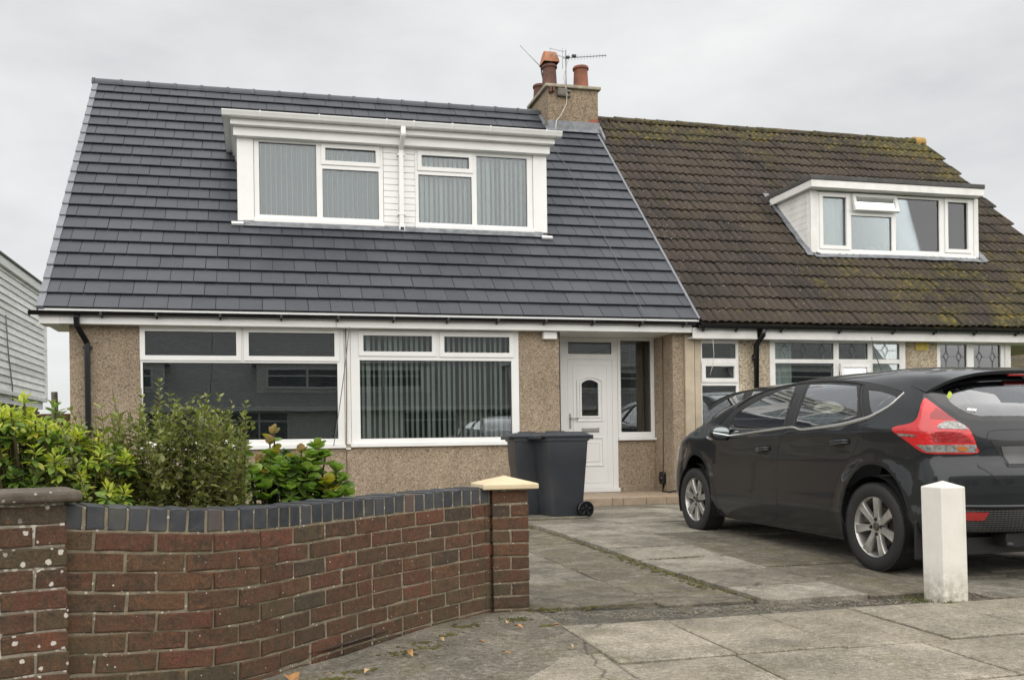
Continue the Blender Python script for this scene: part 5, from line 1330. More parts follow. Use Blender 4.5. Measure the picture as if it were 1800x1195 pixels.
dlo = smooth_poly(D_TOP, 3)+CHROME[::-1][1:]
def arch_poly(hy, r=.346):
    o = [];
    for k in range(33):
        an = R(-30+240*k/32); o.append((hy+r*math.cos(an), .322+r*math.sin(an)))
    return o+[(hy-r*.87, .10), (hy+r*.87, .10)]
WSC = [(2.40,1.01),(2.22,1.10),(2.05,1.20),(1.86,1.30),(1.69,1.38),(1.60,1.44)]
wsc = WSC+[(float(smax(t))-2e-4, float(t)) for t in np.linspace(1.44, 1.01, 14)]
HG_O = [(-.468,1.165),(-.57,1.10),(-.674,1.05),(-.787,.988),(-.87,.957),(-.977,.942)]+[(float(smin(t))+2e-4, float(t)) for t in np.linspace(.942, 1.385, 14)]+[(-1.0,1.38),(-.848,1.362),(-.679,1.308),(-.545,1.245)]
HG_I = [(-.60,1.20),(-.653,1.138),(-.70,1.09),(-.761,1.05),(-.859,1.004),(-.951,.978)]+[(float(smin(t))+3e-4, float(t)) for t in np.linspace(.972, 1.30, 10)]+[(-1.05,1.295),(-.85,1.28),(-.70,1.245)]
light = smooth_poly(LIGHT, 3, True)

AER = [Vector((0, 1.02, 1.472)), Vector((0, 1.05, 1.51)), Vector((0, 1.13, 1.66)), Vector((0, 1.17, 1.80))]
def lr(name, mb, mat, root):
    mb.build(name, M[mat], root, smooth=True); mirrored(mb).build(name, M[mat], root, smooth=True)
M['trim_soft'] = simple('satin_black_trim', (0.020, 0.020, 0.021), 0.45)
def build_car(label, full=True):
    root = thing('parked_car', (0, 0, 0), label, 'car')
    ORG[root.name] = Vector((0, 0, 0))
    holes = [fd, rd_, dlo, arch_poly(0.0), arch_poly(2.70), light, wsc, HG_O]
    shell = panel_mb(body_out, holes, 0.0, 0.045, 0.010)
    body = weld(both(shell).build('body', M['paint'], root))
    under = panel_mb(inset(body_out, 0.004), [arch_poly(0.0, .352), arch_poly(2.70, .352), dlo, wsc, HG_O], -0.016, 0.09, 0)
    both(under).build('inner_shell', M['trim'], body, smooth=True)
    for poly, nm in ((fd, 'front_door'), (rd_, 'rear_door')):
        pm = panel_mb(inset(poly, 0.0028), (), 0.0, 0.05, 0.014)
        for k, q in enumerate((pm, mirrored(pm))):
            d = q.build(nm, M['paint'], root, smooth=True)
            cs, ct = (1.42, .738) if nm == 'front_door' else (.345, .803)
            sg = -1 if k == 0 else 1
            a = skin_off([(cs+.115, ct-.012)], 0.0)[0]; b = skin_off([(cs-.115, ct+.006)], 0.0)[0]
            sd_ = lambda p, o: Vector((p[0]*(-sg)+sg*o, p[1], p[2]))
            pts_ = [sd_(a, -0.004), sd_(a*0.82+b*0.18, 0.026), sd_(a*0.5+b*0.5, 0.034), sd_(a*0.18+b*0.82, 0.032), sd_(b, -0.002)]
            hmb = MB(); 
            for z_ in (-0.009, 0.009): hmb.tube([p+Vector((0, 0, z_)) for p in pts_], [0.010, 0.012, 0.0125, 0.013, 0.010], 8)
            hmb.build('handle', M['paint'], d, smooth=True)
            cup = panel_mb(smooth_poly([(cs+.075, ct-.005), (cs+.0, ct+.022), (cs-.06, ct+.008), (cs-.04, ct-.036), (cs+.04, ct-.04)], 4, True), (), 0.0015, 0.03, 0)
            (cup if k == 0 else mirrored(cup)).build('handle_recess', M['trim'], d, smooth=True)
    # glass house: black surround, panes
    fr = panel_mb(inset(dlo, 0.003), [FG, RG, QG], -0.004, 0.06, 0.010)
    lr('window_surround', fr, 'trim_soft', root)
    for g_, nm in ((smooth_poly(FG, 1, True), 'front_window'), (smooth_poly(RG, 1, True), 'rear_window'), (smooth_poly(QG, 4, True), 'quarter_window')):
        pm = panel_mb(g_, (), -0.008, 0.06, 0)
        pm.build(nm, M['car_glass'], root, smooth=True); mirrored(pm).build(nm, M['car_glass'], root, smooth=True)
    # narrow paint-coloured frames round the side windows
    rb = MB()
    for ln_ in ([(1.98,1.125),(1.84,1.235),(1.64,1.335),(1.44,1.405),(1.24,1.442),(1.06,1.452),(.80,1.432),(.42,1.352),(.30,1.315)], ):
        lr('door_frame', ribbon(ln_, 0.014, 0.002, 0.005, False), 'trim_soft', root)
    for ln_, w_ in (([(1.085,.915),(1.12,1.054),(1.165,1.258),(1.25,1.44)], 0.012), ([(.96,.92),(.985,1.08),(1.03,1.26),(1.10,1.44)], 0.012), ([(.10,.975),(.19,1.09),(.265,1.22),(.30,1.325)], 0.012), ([(.135,.97),(.225,1.09),(.30,1.22),(.335,1.335)], 0.012)):
        lr('pillar_trim', ribbon(ln_, w_*0.7, 0.0005, 0.0025, False), 'trim_soft', root)
    lr('chrome_strip', ribbon(smooth_poly(CHROME, 4), [0.020, 0.018, 0.017, 0.016, 0.015, 0.022, 0.018, 0.017, 0.020, 0.024, 0.027, 0.027, 0.022, 0.008], 0.004, 0.006, False), 'chrome', root)
    weld(both(panel_mb(inset(wsc, 0.004), (), -0.004, 0.07, 0)).build('windscreen', M['car_glass'], root))
    weld(both(panel_mb(HG_O, [HG_I], -0.002, 0.06, 0.006)).build('rear_window_border', M['trim_gloss'], root))
    weld(both(panel_mb(HG_I, (), -0.004, 0.07, 0)).build('rear_windscreen', M['car_glass'], root))
    # tail lamps
    for k in range(2):
        f_ = (lambda q: q) if k == 0 else mirrored
        lt = f_(panel_mb(inset(light, 0.003), (), 0.005, 0.03, 0.02)).build('tail_lamp', M['red'], root, smooth=True)
        f_(panel_mb(REV, (), 0.0075, 0.03, 0.003)).build('reversing_lens', M['lens'], lt, smooth=True)
        f_(panel_mb(CLR, (), 0.0075, 0.03, 0.003)).build('indicator_lens', M['lens'], lt, smooth=True)
        f_(panel_mb(DARKRED, (), 0.0065, 0.03, 0.002)).build('brake_lens', M['red_dark'], lt, smooth=True)
        f_(panel_mb([(-.62,.812),(-.60,.865),(-.70,.878),(-.84,.868),(-.90,.83),(-.92,.805)], (), 0.0068, 0.03, 0.002)).build('brake_lens', M['red_dark'], lt, smooth=True)
        f_(panel_mb([(-.80,.757),(-.80,.785),(-.87,.785),(-.87,.757)], (), 0.0095, 0.03, 0.002)).build('bulb', M['amber'], lt, smooth=True)
        f_(panel_mb([(-.27,.868),(-.45,.858),(-.45,.846),(-.29,.850)], (), 0.0085, 0.03, 0.002)).build('lens_rib', M['lens'], lt, smooth=True)
        f_(panel_mb(smooth_poly([(3.05,.60),(3.35,.66),(3.42,.72),(3.2,.735),(2.95,.74),(2.88,.70)], 4, True), (), 0.004, 0.04, 0.01)).build('headlamp', M['headlens'], root, smooth=True)
    # shut lines and bumper details at the back
    for ln_ in (smooth_poly([(-.46,1.14),(-.478,1.128)], 1), smooth_poly([(-.938,.742),(-.94,.70),(-.946,.672),(-1.0,.646),(-1.07,.605),(-1.126,.572),(-1.24,.566),(float(smin(.566))+.01,.566)], 4), smooth_poly([(-.505,.738),(-.46,.71),(-.40,.682),(-.34,.65),(-.315,.635)], 4)):
        ribbon(ln_, 0.0055, 0.0012, 0).build('shut_line', M['trim'], body)
    q = both(panel_mb([(-.62,.435),(-.66,.33),(-.72,.315)]+[(float(smin(t))+2e-4, float(t)) for t in np.linspace(.315, .44, 5)], (), 0.006, 0.05, 0.012)); weld(q.build('lower_grille', M['honey'], root))
    for k in range(2):
        f_ = (lambda q: q) if k == 0 else mirrored
        f_(panel_mb([(-.66,.422),(-1.018,.422),(-.985,.378),(-.69,.378)], (), 0.012, 0.04, 0.008)).build('reflector', M['red_dark'], root, smooth=True)
    st_ = both(ribbon([(-.60,.452),(-.8,.452),(float(smin(.45)),.452)], 0.02, 0.010, 0.008, False)); st_.build('bumper_lip', M['paint'], root, smooth=True)
    weld(both(panel_mb([(-1.035,.815),(-1.06,.775),(-1.095,.708),(-1.14,.668)]+[(float(smin(t))+2e-4, float(t)) for t in np.linspace(.668, .82, 5)], (), 0.002, 0.04, 0)).build('plate_recess', M['trim'], root))
    weld(both(panel_mb([(-1.095,.782),(-1.105,.72),(-1.14,.68)]+[(float(smin(t))+2e-4, float(t)) for t in np.linspace(.68, .785, 5)], (), 0.008, 0.04, 0.005)).build('number_plate', M['plate'], root))
    ribbon(smooth_poly([(-1.015,.815),(-1.02,.86),(-1.06,.88),(-1.2,.885),(float(smin(.885))+.01,.885)], 3), 0.005, 0.0012, 0).build('shut_line', M['trim'], body)
    # roof spoiler
    lo = np.array([(-.440,1.172),(-.545,1.250),(-.68,1.313),(-.848,1.362),(float(smin(1.385))+.001,1.385)]); hi = np.array([(-.26,1.245),(-.31,1.385),(-.44,1.50),(-.64,1.575),(float(smin(1.62))+.001,1.62)])
    u = np.linspace(0, 1, 30); ui = np.linspace(0, 1, 5); L2 = np.stack([pchip(ui, lo[:, k])(u) for k in range(2)], -1); H2 = np.stack([pchip(ui, hi[:, k])(u) for k in range(2)], -1)
    pl = skin_off(L2, 0.004); ph = skin_off(H2, 0.0025); kk = np.clip(u*3.0, 0, 1)[:, None]; kk = kk*kk*(3-2*kk)
    te = pl+np.array([0, -.085, .020])*kk+np.array([0, -0.012, 0.0]); tl = te+np.array([0, .004, -.022])
    m1 = ph*0.66+te*0.34+np.array([0, 0, .010])*kk; m2 = ph*0.33+te*0.67+np.array([0, 0, .008])*kk
    mb = MB(); rows_ = [ph, m1, m2, te, tl, pl]; n = len(u); vv = []
    for r_ in rows_: vv += [tuple(p) for p in r_]
    mb.add(vv, [(r_*n+i+1, r_*n+i, (r_+1)*n+i, (r_+1)*n+i+1) for r_ in range(5) for i in range(n-1)])
    weld(both(mb).build('spoiler', M['paint'], root))
    b_ = te[-1]; MB().box(-.17, .17, b_[1]+.002, b_[1]+.03, b_[2]-.04, b_[2]-.024).build('brake_light', M['red_dark'], root, bevel=0.004)
    # arch lips and liners
    for hy in HUBS:
        for sg in (-1, 1):
            mb = MB(); vv = []; n = 24
            for x in (.50, .885):
                for k in range(n+1): an = R(-25+230*k/n); vv.append((sg*x, hy+.356*math.cos(an), .322+.356*math.sin(an)))
            mb.add(vv, [(k, k+1, n+2+k, n+1+k) for k in range(n)]+[tuple(range(n+1))]); mb.build('arch_liner', M['trim'], body, smooth=True)
    for sg in (-1, 1):
        MB().box(sg*.70 if sg > 0 else -.885, .885 if sg > 0 else -.70, -.425, -.405, .135, .40).build('mud_flap', M['trim'], root, bevel=0.01)
    ub = MB(); ub.box(-.66, .66, -.62, 3.4, .19, .30); ub.box(-.80, .80, .42, 2.28, .17, .26); ub.box(-.45, .45, -.72, -.60, .24, .33); ub.build('underbody', M['trim'], root)
    MB().tube([(-.42, -.74, .255), (-.42, -.5, .26), (-.30, -.2, .25)], 0.022, 10).build('exhaust', M['trim'], root, smooth=True)
    # wheels
    tyre_p = [(.216, -.095), (.235, -.103), (.262, -.107), (.288, -.103), (.306, -.092), (.3135, -.078), (.316, -.05), (.316, .05), (.3135, .078), (.306, .092), (.288, .103), (.262, .107), (.235, .103), (.216, .095)]
    tmb = MB().lathe((0, 0, 0), (1, 0, 0), tyre_p, 56, True)
    for k in range(84):
        an = 2*math.pi*k/84
        for x in (-.078, .078):
            c = Vector((x, .3125*math.cos(an), .3125*math.sin(an))); tv = Vector((0, -math.sin(an), math.cos(an))); rv_ = Vector((0, math.cos(an), math.sin(an)))
            tmb.obox(c, (.016, 0, 0), tv*.007, rv_*.0035)
    tme = tmb.mesh('tyre', M['tyre']); tme.polygons.foreach_set('use_smooth', [True]*len(tme.polygons)); tme.set_sharp_from_angle(angle=R(35))
    # outside of the wheel looks along -x
    rim = MB().lathe((0, 0, 0), (1, 0, 0), [(.222, -.098), (.224, -.092), (.214, -.088), (.206, -.075), (.198, -.02), (.193, .06), (.205, .09), (.222, .095)], 56, caps=False)
    for k in range(7):
        an = R(94+k*360/7); u = Vector((0, math.cos(an), math.sin(an))); v_ = Vector((0, -math.sin(an), math.cos(an)))
        secs = [(.040, .030, -.072), (.075, .024, -.074), (.12, .026, -.080), (.165, .031, -.084), (.200, .037, -.084), (.213, .039, -.082)]; vv = []
        for (r_, hw, x) in secs:
            c = u*r_
            for (a, dx) in ((-1.0, .030), (-.97, .006), (-.80, -.002), (0, .001), (.80, -.002), (.97, .006), (1.0, .030)): vv.append(c+v_*(a*hw)+Vector((x+dx, 0, 0)))
        rim.add(vv, [(7*i+j, 7*i+j+1, 7*i+8+j, 7*i+7+j) for i in range(5) for j in range(6)])
    rim.lathe((0, 0, 0), (1, 0, 0), [(0, -.066), (.030, -.066), (.034, -.072), (.056, -.073), (.068, -.066), (.070, -.03)], 28, caps=False)
    rme_ = rim.mesh('rim', M['alloy']); rme_.polygons.foreach_set('use_smooth', [True]*len(rme_.polygons)); rme_.set_sharp_from_angle(angle=R(40))
    cap_ = MB().lathe((0, 0, 0), (1, 0, 0), [(0, -.080), (.024, -.079), (.027, -.074), (.027, -.06)], 24, caps=False); cme = cap_.mesh('hub_cap', M['disc'])
    bol = MB()
    for k in range(4):
        an = R(45+90*k+40); bol.lathe((0, .054*math.cos(an), .054*math.sin(an)), (1, 0, 0), [(0, -.083), (.008, -.083), (.0095, -.078), (.0095, -.06)], 10, caps=False)
        bol.lathe((0, .054*math.cos(an), .054*math.sin(an)), (1, 0, 0), [(.0096, -.0738), (.0155, -.0745), (.0155, -.06)], 12, caps=False)
    bme = bol.mesh('wheel_nuts', M['trim'])
    dsc = MB().lathe((0, 0, 0), (1, 0, 0), [(0, -.012), (.14, -.012), (.14, .01), (0, .01)], 32); dsc.obox((-.01, .11, .06), (.04, 0, 0), (0, .05, 0), (0, 0, .04)); dme = dsc.mesh('brake_disc', M['disc'])
    bk_ = MB().lathe((0, 0, 0), (1, 0, 0), [(.0, .02), (.195, .02), (.195, .03), (0, .03)], 24); bkm = bk_.mesh('wheel_back', M['trim'])
    for hy in HUBS:
        for sg in (-1, 1):
            w = bpy.data.objects.new('wheel', tme); link(w, root); w.location = (sg*.790, hy, .316); w.rotation_euler = (R(0 if hy == 0 else 21), 0, 0 if sg < 0 else math.pi); ORG[w.name] = Vector((0, 0, 0))
            for nm, me in (('rim', rme_), ('hub_cap', cme), ('wheel_nuts', bme), ('brake_disc', dme), ('wheel_back', bkm)):
                o = bpy.data.objects.new(nm, me); link(o, w)
    # door mirrors
    for sg in (-1, 1):
        mb = MB(); n = 14; cx_, cy_, cz_ = sg*1.005, 1.99, .985; vv = []
        for (dy, k) in ((-.045, .93), (-.035, 1.0), (.0, 1.0), (.035, .86), (.06, .55), (.072, .2)):
            for j in range(n):
                an = 2*math.pi*j/n; ca, sa_ = math.cos(an), math.sin(an); vv.append((cx_+k*.098*math.copysign(abs(ca)**.7, ca), cy_+dy, cz_+k*.066*math.copysign(abs(sa_)**.7, sa_)))
        mb.add(vv, [(i*n+j, i*n+(j+1) % n, (i+1)*n+(j+1) % n, (i+1)*n+j) for i in range(5) for j in range(n)]+[tuple(range(n)), tuple(range(5*n, 6*n))[::-1]])
        dm = mb.build('door_mirror', M['trim_gloss'], root, smooth=True, fixn=True, autosm=R(40))
        gm = MB(); vv = [(cx_+.082*math.copysign(abs(math.cos(2*math.pi*j/n))**.7, math.cos(2*math.pi*j/n)), cy_-.047, cz_+.054*math.copysign(abs(math.sin(2*math.pi*j/n))**.7, math.sin(2*math.pi*j/n))) for j in range(n)]
        gm.add(vv+[(x, y+.006, z) for x, y, z in vv], [tuple(range(n))]+[(j, (j+1) % n, n+(j+1) % n, n+j) for j in range(n)]); gm.build('mirror_glass', simple('mirror_silver', (0.72, 0.78, 0.78), 0.02, metal=1.0) if 'mirror' not in M else M['mirror'], dm, fixn=True)
        MB().obox((sg*.885, 2.01, .925), (.06, 0, 0.012*sg), (0, .03, 0), (0, 0, .018)).build('mirror_arm', M['trim'], dm, bevel=0.008)
        both(panel_mb([(2.26,.85),(2.10,.985),(2.03,.985),(2.06,.86)], (), 0.001, 0.05, 0.004)).build('mirror_base', M['trim'], root) if sg < 0 else None
    # roof aerial
    am = skin_off([(float(smax(1.80))-.35, 1.86)], 0.0)[0]
    MB().tube(AER, [0.008, 0.005, 0.003, 0.002], 6).build('roof_aerial', M['trim'], root)
    MB().obox(AER[0], (.02, 0, 0), (0, .035, 0), (0, 0, .012)).build('aerial_base', M['trim'], root, bevel=0.01)
    # cabin
    def seat(x, y, w, hz=1.02, rec=0.22):
        mb = MB(); d = Vector((0, -math.sin(rec), math.cos(rec))); b0 = Vector((x, y, .52))
        mb.obox(Vector((x, y+.26, .50)), (w, 0, 0), (0, .27, 0.03), (0, 0, .07)); c = b0+d*((hz-.52)/2); mb.obox(c, (w*.94, 0, 0), Vector((0, math.cos(rec), math.sin(rec)))*.065, d*((hz-.52)/2))
        s_ = mb.build('seat', M['seat'], root, bevel=0.05); hc = b0+d*(hz-.52+.115)
        hm = MB(); hm.obox(hc, (min(.135, w*.6), 0, 0), Vector((0, math.cos(rec), math.sin(rec)))*.045, d*.10); hm.build('headrest', M['seat'], s_, bevel=0.05)
        for dx in (-.06, .06): MB().tube([b0+d*(hz-.53)+Vector((dx, 0, 0)), b0+d*(hz-.42)+Vector((dx, 0, 0))], 0.008, 6).build('headrest_post', M['steel'], s_)
    for x in (-.37, .37): seat(x, .95, .25, 1.05)
    for x in (-.40, .40): seat(x, .02, .24, .98, .30)
    MB().box(-.72, .72, 1.78, 2.35, .60, .90).build('dashboard', M['cabin'], root, bevel=0.06)
    MB().box(-.76, .76, -.55, 2.3, .27, .36).build('floor_pan', M['cabin'], root)
    MB().box(-.62, .62, -.60, -.12, .88, .90).build('parcel_shelf', M['cabin'], root, bevel=0.008)
    hl = both(panel_mb([(float(smin(t))+.02, float(t)) for t in np.linspace(1.36, 1.975, 12)]+[(float(smax(t))-.02, float(t)) for t in np.linspace(1.975, 1.36, 12)], (), -0.03, 0.09, 0)); hl.build('headlining', M['headlining'], root, smooth=True)
    wheel_ = MB().lathe((.37, 1.62, .88), (0, -.86, .5), [(.18, -.012), (.192, 0), (.18, .012), (.168, 0)], 28, True); wheel_.build('steering_wheel', M['cabin'], root, smooth=True)
    both(panel_mb([(2.2,.30),(.5,.31),(.2,.9),(1.05,.88),(2.1,.82)], (), -0.06, 0.12, 0)).build('door_card', M['cabin'], root, smooth=True)
    if full:
        mb = MB(); mb.box(-.30, -.12, .40, .62, .845, .86); mb.build('folded_map', simple('pale_green_card', (0.42, 0.58, 0.52), 0.7), root)
        both_ = panel_mb(smooth_poly([(-.668,1.18),(-.70,1.155),(-.69,1.115),(-.665,1.13)], 3, True), (), -0.0025, 0.03, 0); both_.build('window_sticker', simple('lime_sticker', (0.40, 0.48, 0.06), 0.6, var=0.3, vscale=60), root)
        sk_ = panel_mb([(-.855,1.038),(-.925,1.030),(-.925,1.010),(-.855,1.016)], (), -0.0025, 0.03, 0); sk_.build('window_sticker', simple('white_sticker', (0.62, 0.64, 0.62), 0.6, var=0.4, vscale=120), root)
    return root
M['mirror'] = simple('mirror_silver', (0.72, 0.78, 0.78), 0.02, metal=1.0)
car = build_car('dark grey hatchback parked nose towards the houses, its red tail lamp towards the street')
car2 = copy_tree(car)
for ch_ in list(car2.children):
    if ch_.name.startswith(('roof_aerial', 'aerial_base')): bpy.data.objects.remove(ch_)
car['group'] = 'cars on the driveways'; car2['group'] = 'cars on the driveways'
car2['label'] = 'dark car mostly hidden beyond the grey hatchback, only its roof corner showing'
car.location = (5.165, 5.63, 0.0); car.rotation_euler = (R(0.72), 0, 0)
car2.location = (7.62, 10.35, 0.05); car2.scale = (1.12, 1.12, 1.13)
# ================================================================== front wall, pillars
WPTS = [(-0.70, 3.495, 0.672), (-0.50, 3.56, 0.652), (-0.34, 3.625, 0.637), (-0.20, 3.69, 0.624), (0.01, 3.845, 0.614), (0.185, 4.055, 0.606), (0.384, 4.265, 0.605), (0.606, 4.47, 0.606), (0.92, 4.722, 0.609), (1.292, 4.99, 0.613)]
def spline(pts, n=240):
    P_ = [np.array(p, float) for p in pts]; P_ = [2*P_[0]-P_[1]]+P_+[2*P_[-1]-P_[-2]]; o = []
    per = n//(len(pts)-1)
    for i in range(1, len(P_)-2):
        a, b, c, d = P_[i-1:i+3]
        for j in range(per):
            t = j/per; o.append(0.5*((2*b)+(-a+c)*t+(2*a-5*b+4*c-d)*t*t+(-a+3*b-3*c+d)*t**3))
    o.append(P_[-2]); return np.array(o)
WC = spline(WPTS); WS = np.concatenate([[0], np.cumsum(np.linalg.norm(np.diff(WC[:, :2], axis=0), axis=1))]); WLEN = WS[-1]
def wall_at(s):
    p = np.array([np.interp(s, WS, WC[:, k]) for k in range(3)]); q = np.array([np.interp(min(s+0.02, WLEN), WS, WC[:, k]) for k in range(3)])-np.array([np.interp(max(s-0.02, 0), WS, WC[:, k]) for k in range(3)])
    q[2] = q[2]; t = Vector((q[0], q[1], 0)).normalized(); return Vector(p), t, Vector((-t.y, t.x, 0))   # point, tangent, into-garden normal
wall = thing('garden_wall', (0.3, 4.3, 0.0), 'low curved red brick front wall with blue brick coping dipping in the middle', 'wall', None)
def brick_mesh(L, D, Hh, mat, name='brick', rag=0.0022):
    """a brick with worn, slightly uneven arrises: front face at y=0"""
    mb = MB(); nx = max(2, int(L/0.055)); e = 0.004
    def ringpts(y, ins):
        pts_ = []
        for i in range(nx+1): pts_.append((-L/2+ins+(L-2*ins)*i/nx, y, -Hh/2+ins))
        for i in range(nx+1): pts_.append((L/2-ins-(L-2*ins)*i/nx, y, Hh/2-ins))
        return [(a+random.gauss(0, rag*0.6), b+random.gauss(0, rag*0.5), c+random.gauss(0, rag)) for a, b, c in pts_]
    r0 = ringpts(0.0, e); r1 = ringpts(e*1.1, 0.0); n = len(r0); r2 = [(a, D, c) for a, b, c in r1]
    mb.add(r0+r1+r2, [tuple(range(n))]+[(n+i, n+(i+1) % n, (i+1) % n, i) for i in range(n)]+[(2*n+i, 2*n+(i+1) % n, n+(i+1) % n, n+i) for i in range(n)])
    return mb.mesh(name, M[mat])
mort = MB(); n = 90; vv = []
for i in range(n+1):
    p, t, nn = wall_at(WLEN*i/n)
    for (d, z) in ((0.0052, -0.12), (0.0052, p.z), (0.215, p.z), (0.215, -0.12)): q = p+nn*d; vv.append((q.x, q.y, z))
mort.add(vv, [(4*i+k, 4*i+4+k, 4*i+4+(k+1) % 4, 4*i+(k+1) % 4) for i in range(n) for k in range(4)]+[(0, 1, 2, 3), (4*n+3, 4*n+2, 4*n+1, 4*n)])
mort_o = mort.build('mortar', M['mortar'], wall)
st_me = [brick_mesh(0.214, 0.10, 0.065, 'brick') for _ in range(8)]; hd_me = [brick_mesh(0.101, 0.10, 0.065, 'brick') for _ in range(5)]
def lay(me, s, zc, parent, dn=0.0):
    p, t, nn = wall_at(s); q0, _, _ = wall_at(min(s+0.05, WLEN)); q1, _, _ = wall_at(max(s-0.05, 0.0))
    sl = (q0.z-q1.z)/max((Vector((q0.x, q0.y))-Vector((q1.x, q1.y))).length, 1e-4)
    t3 = Vector((t.x, t.y, sl)).normalized(); up = t3.cross(nn)*-1
    if up.z < 0: up = -up
    tilt = random.gauss(0, 0.006); t3 = (t3+up*tilt).normalized(); up = (up-t3*tilt).normalized()
    y = Vector(nn)+t*random.gauss(0, 0.006); y.normalize()
    m = XF((p.x+nn.x*dn, p.y+nn.y*dn, zc), t3, y, up); inst('brick', me, parent, m)
for r_ in range(10):
    s = 0.006+(0.0 if r_ % 2 else 0.06)*0; first = True; short = (r_ % 2 == 0)
    while s < WLEN-0.03:
        L = 0.102 if (first and short) or random.random() < 0.05 else 0.215
        if s+L > WLEN-0.004: L = 0.102 if WLEN-s < 0.18 else WLEN-s-0.006
        if L < 0.05: break
        p, _, _ = wall_at(s+L/2)
        zc = p.z-0.008-0.0325-0.075*r_+random.gauss(0, 0.0012)
        me = random.choice(st_me) if abs(L-0.215) < 0.01 else (random.choice(hd_me) if abs(L-0.102) < 0.01 else brick_mesh(L, 0.10, 0.065, 'brick'))
        if zc > -0.11: lay(me, s+L/2, zc, wall, random.gauss(-0.0006, 0.0008))
        s += L+0.0105+random.gauss(0, 0.001); first = False
cop_me = []
for _ in range(6): cop_me.append(brick_mesh(0.0655, 0.212, 0.086, 'bluebrick', 'coping_brick', 0.0014))
cm = MB(); vv = []
for i in range(n+1):
    p, t, nn = wall_at(WLEN*i/n)
    for (d, z) in ((0.003, p.z-0.006), (0.003, p.z+0.086), (0.207, p.z+0.086), (0.207, p.z-0.006)): q = p+nn*d; vv.append((q.x, q.y, z))
cm.add(vv, [(4*i+k, 4*i+4+k, 4*i+4+(k+1) % 4, 4*i+(k+1) % 4) for i in range(n) for k in range(4)]+[(0, 1, 2, 3), (4*n+3, 4*n+2, 4*n+1, 4*n)])
cm.build('coping_mortar', M['mortar'], wall)
s = 0.012; k = 0
while s < WLEN-0.04:
    p, t, nn = wall_at(s+0.033); q0, _, _ = wall_at(min(s+0.08, WLEN)); q1, _, _ = wall_at(max(s, 0))
    sl = (q0.z-q1.z)/0.08*0.8; t3 = Vector((t.x, t.y, sl)).normalized(); up = Vector((0, 0, 1)); y = Vector(nn)+t*random.gauss(0, 0.012); y.normalize(); up = t3.cross(y); 
    tl = random.gauss(0, 0.012); t3b = (t3+up*tl).normalized(); up = (up-t3*tl).normalized()
    m = XF((p.x-nn.x*0.002, p.y-nn.y*0.002, p.z+0.0475+random.gauss(0, 0.001)), t3b, y, up)
    inst('coping_brick', cop_me[k % 6], wall, m); k += 1
    s += 0.0655+0.0105+random.gauss(0, 0.0008)

# square right-hand pillar
rp = thing('gate_pillar', (1.40, 5.05, 0.0), 'square red brick pillar with pointed cream cap at the driveway end of the wall', 'pillar')
px0, px1, py0, py1 = 1.296, 1.512, 4.965, 5.18
MB().box(px0+0.006, px1-0.006, py0+0.006, py1-0.006, -0.1, 0.69).build('mortar', M['mortar'], rp)
def pbrick(L, axis, c, zc, mat='brick', par=rp, me=None):
    me = me or brick_mesh(L, 0.095, 0.065, mat)
    m = {'f': XF((c, py0, zc), (1, 0, 0), (0, 1, 0), (0, 0, 1)), 'l': XF((px0, c, zc), (0, -1, 0), (1, 0, 0), (0, 0, 1)), 'r': XF((px1, c, zc), (0, 1, 0), (-1, 0, 0), (0, 0, 1)), 'b': XF((c, py1, zc), (-1, 0, 0), (0, -1, 0), (0, 0, 1))}[axis]
    inst('brick', me, par, m @ Matrix.Translation((0, random.gauss(0, 0.0012), 0)))
for r_ in range(10):
    zc = 0.69-0.045-0.075*r_
    xc, yc = (px0+px1)/2, (py0+py1)/2
    if r_ % 2 == 0:
        pbrick(0.213, 'f', xc, zc); pbrick(0.213, 'b', xc, zc); pbrick(0.10, 'l', yc, zc); pbrick(0.10, 'r', yc, zc)
    else:
        pbrick(0.102, 'f', px0+0.0515, zc); pbrick(0.102, 'f', px1-0.0515, zc); pbrick(0.102, 'b', px0+0.0515, zc); pbrick(0.102, 'b', px1-0.0515, zc)
cp = MB(); a, b, c, d, z0, z1, z2 = px0-0.062, px1+0.05, py0-0.045, py1+0.05, 0.692, 0.722, 0.766
xc, yc = (a+b)/2, (c+d)/2
cp.add([(a,c,z0),(b,c,z0),(b,d,z0),(a,d,z0),(a,c,z1),(b,c,z1),(b,d,z1),(a,d,z1),(xc,yc,z2)], [(0,3,2,1),(0,1,5,4),(1,2,6,5),(2,3,7,6),(3,0,4,7),(4,5,8),(5,6,8),(6,7,8),(7,4,8)])
cp.build('pillar_cap', M['cream_cap'], rp, bevel=0.006)

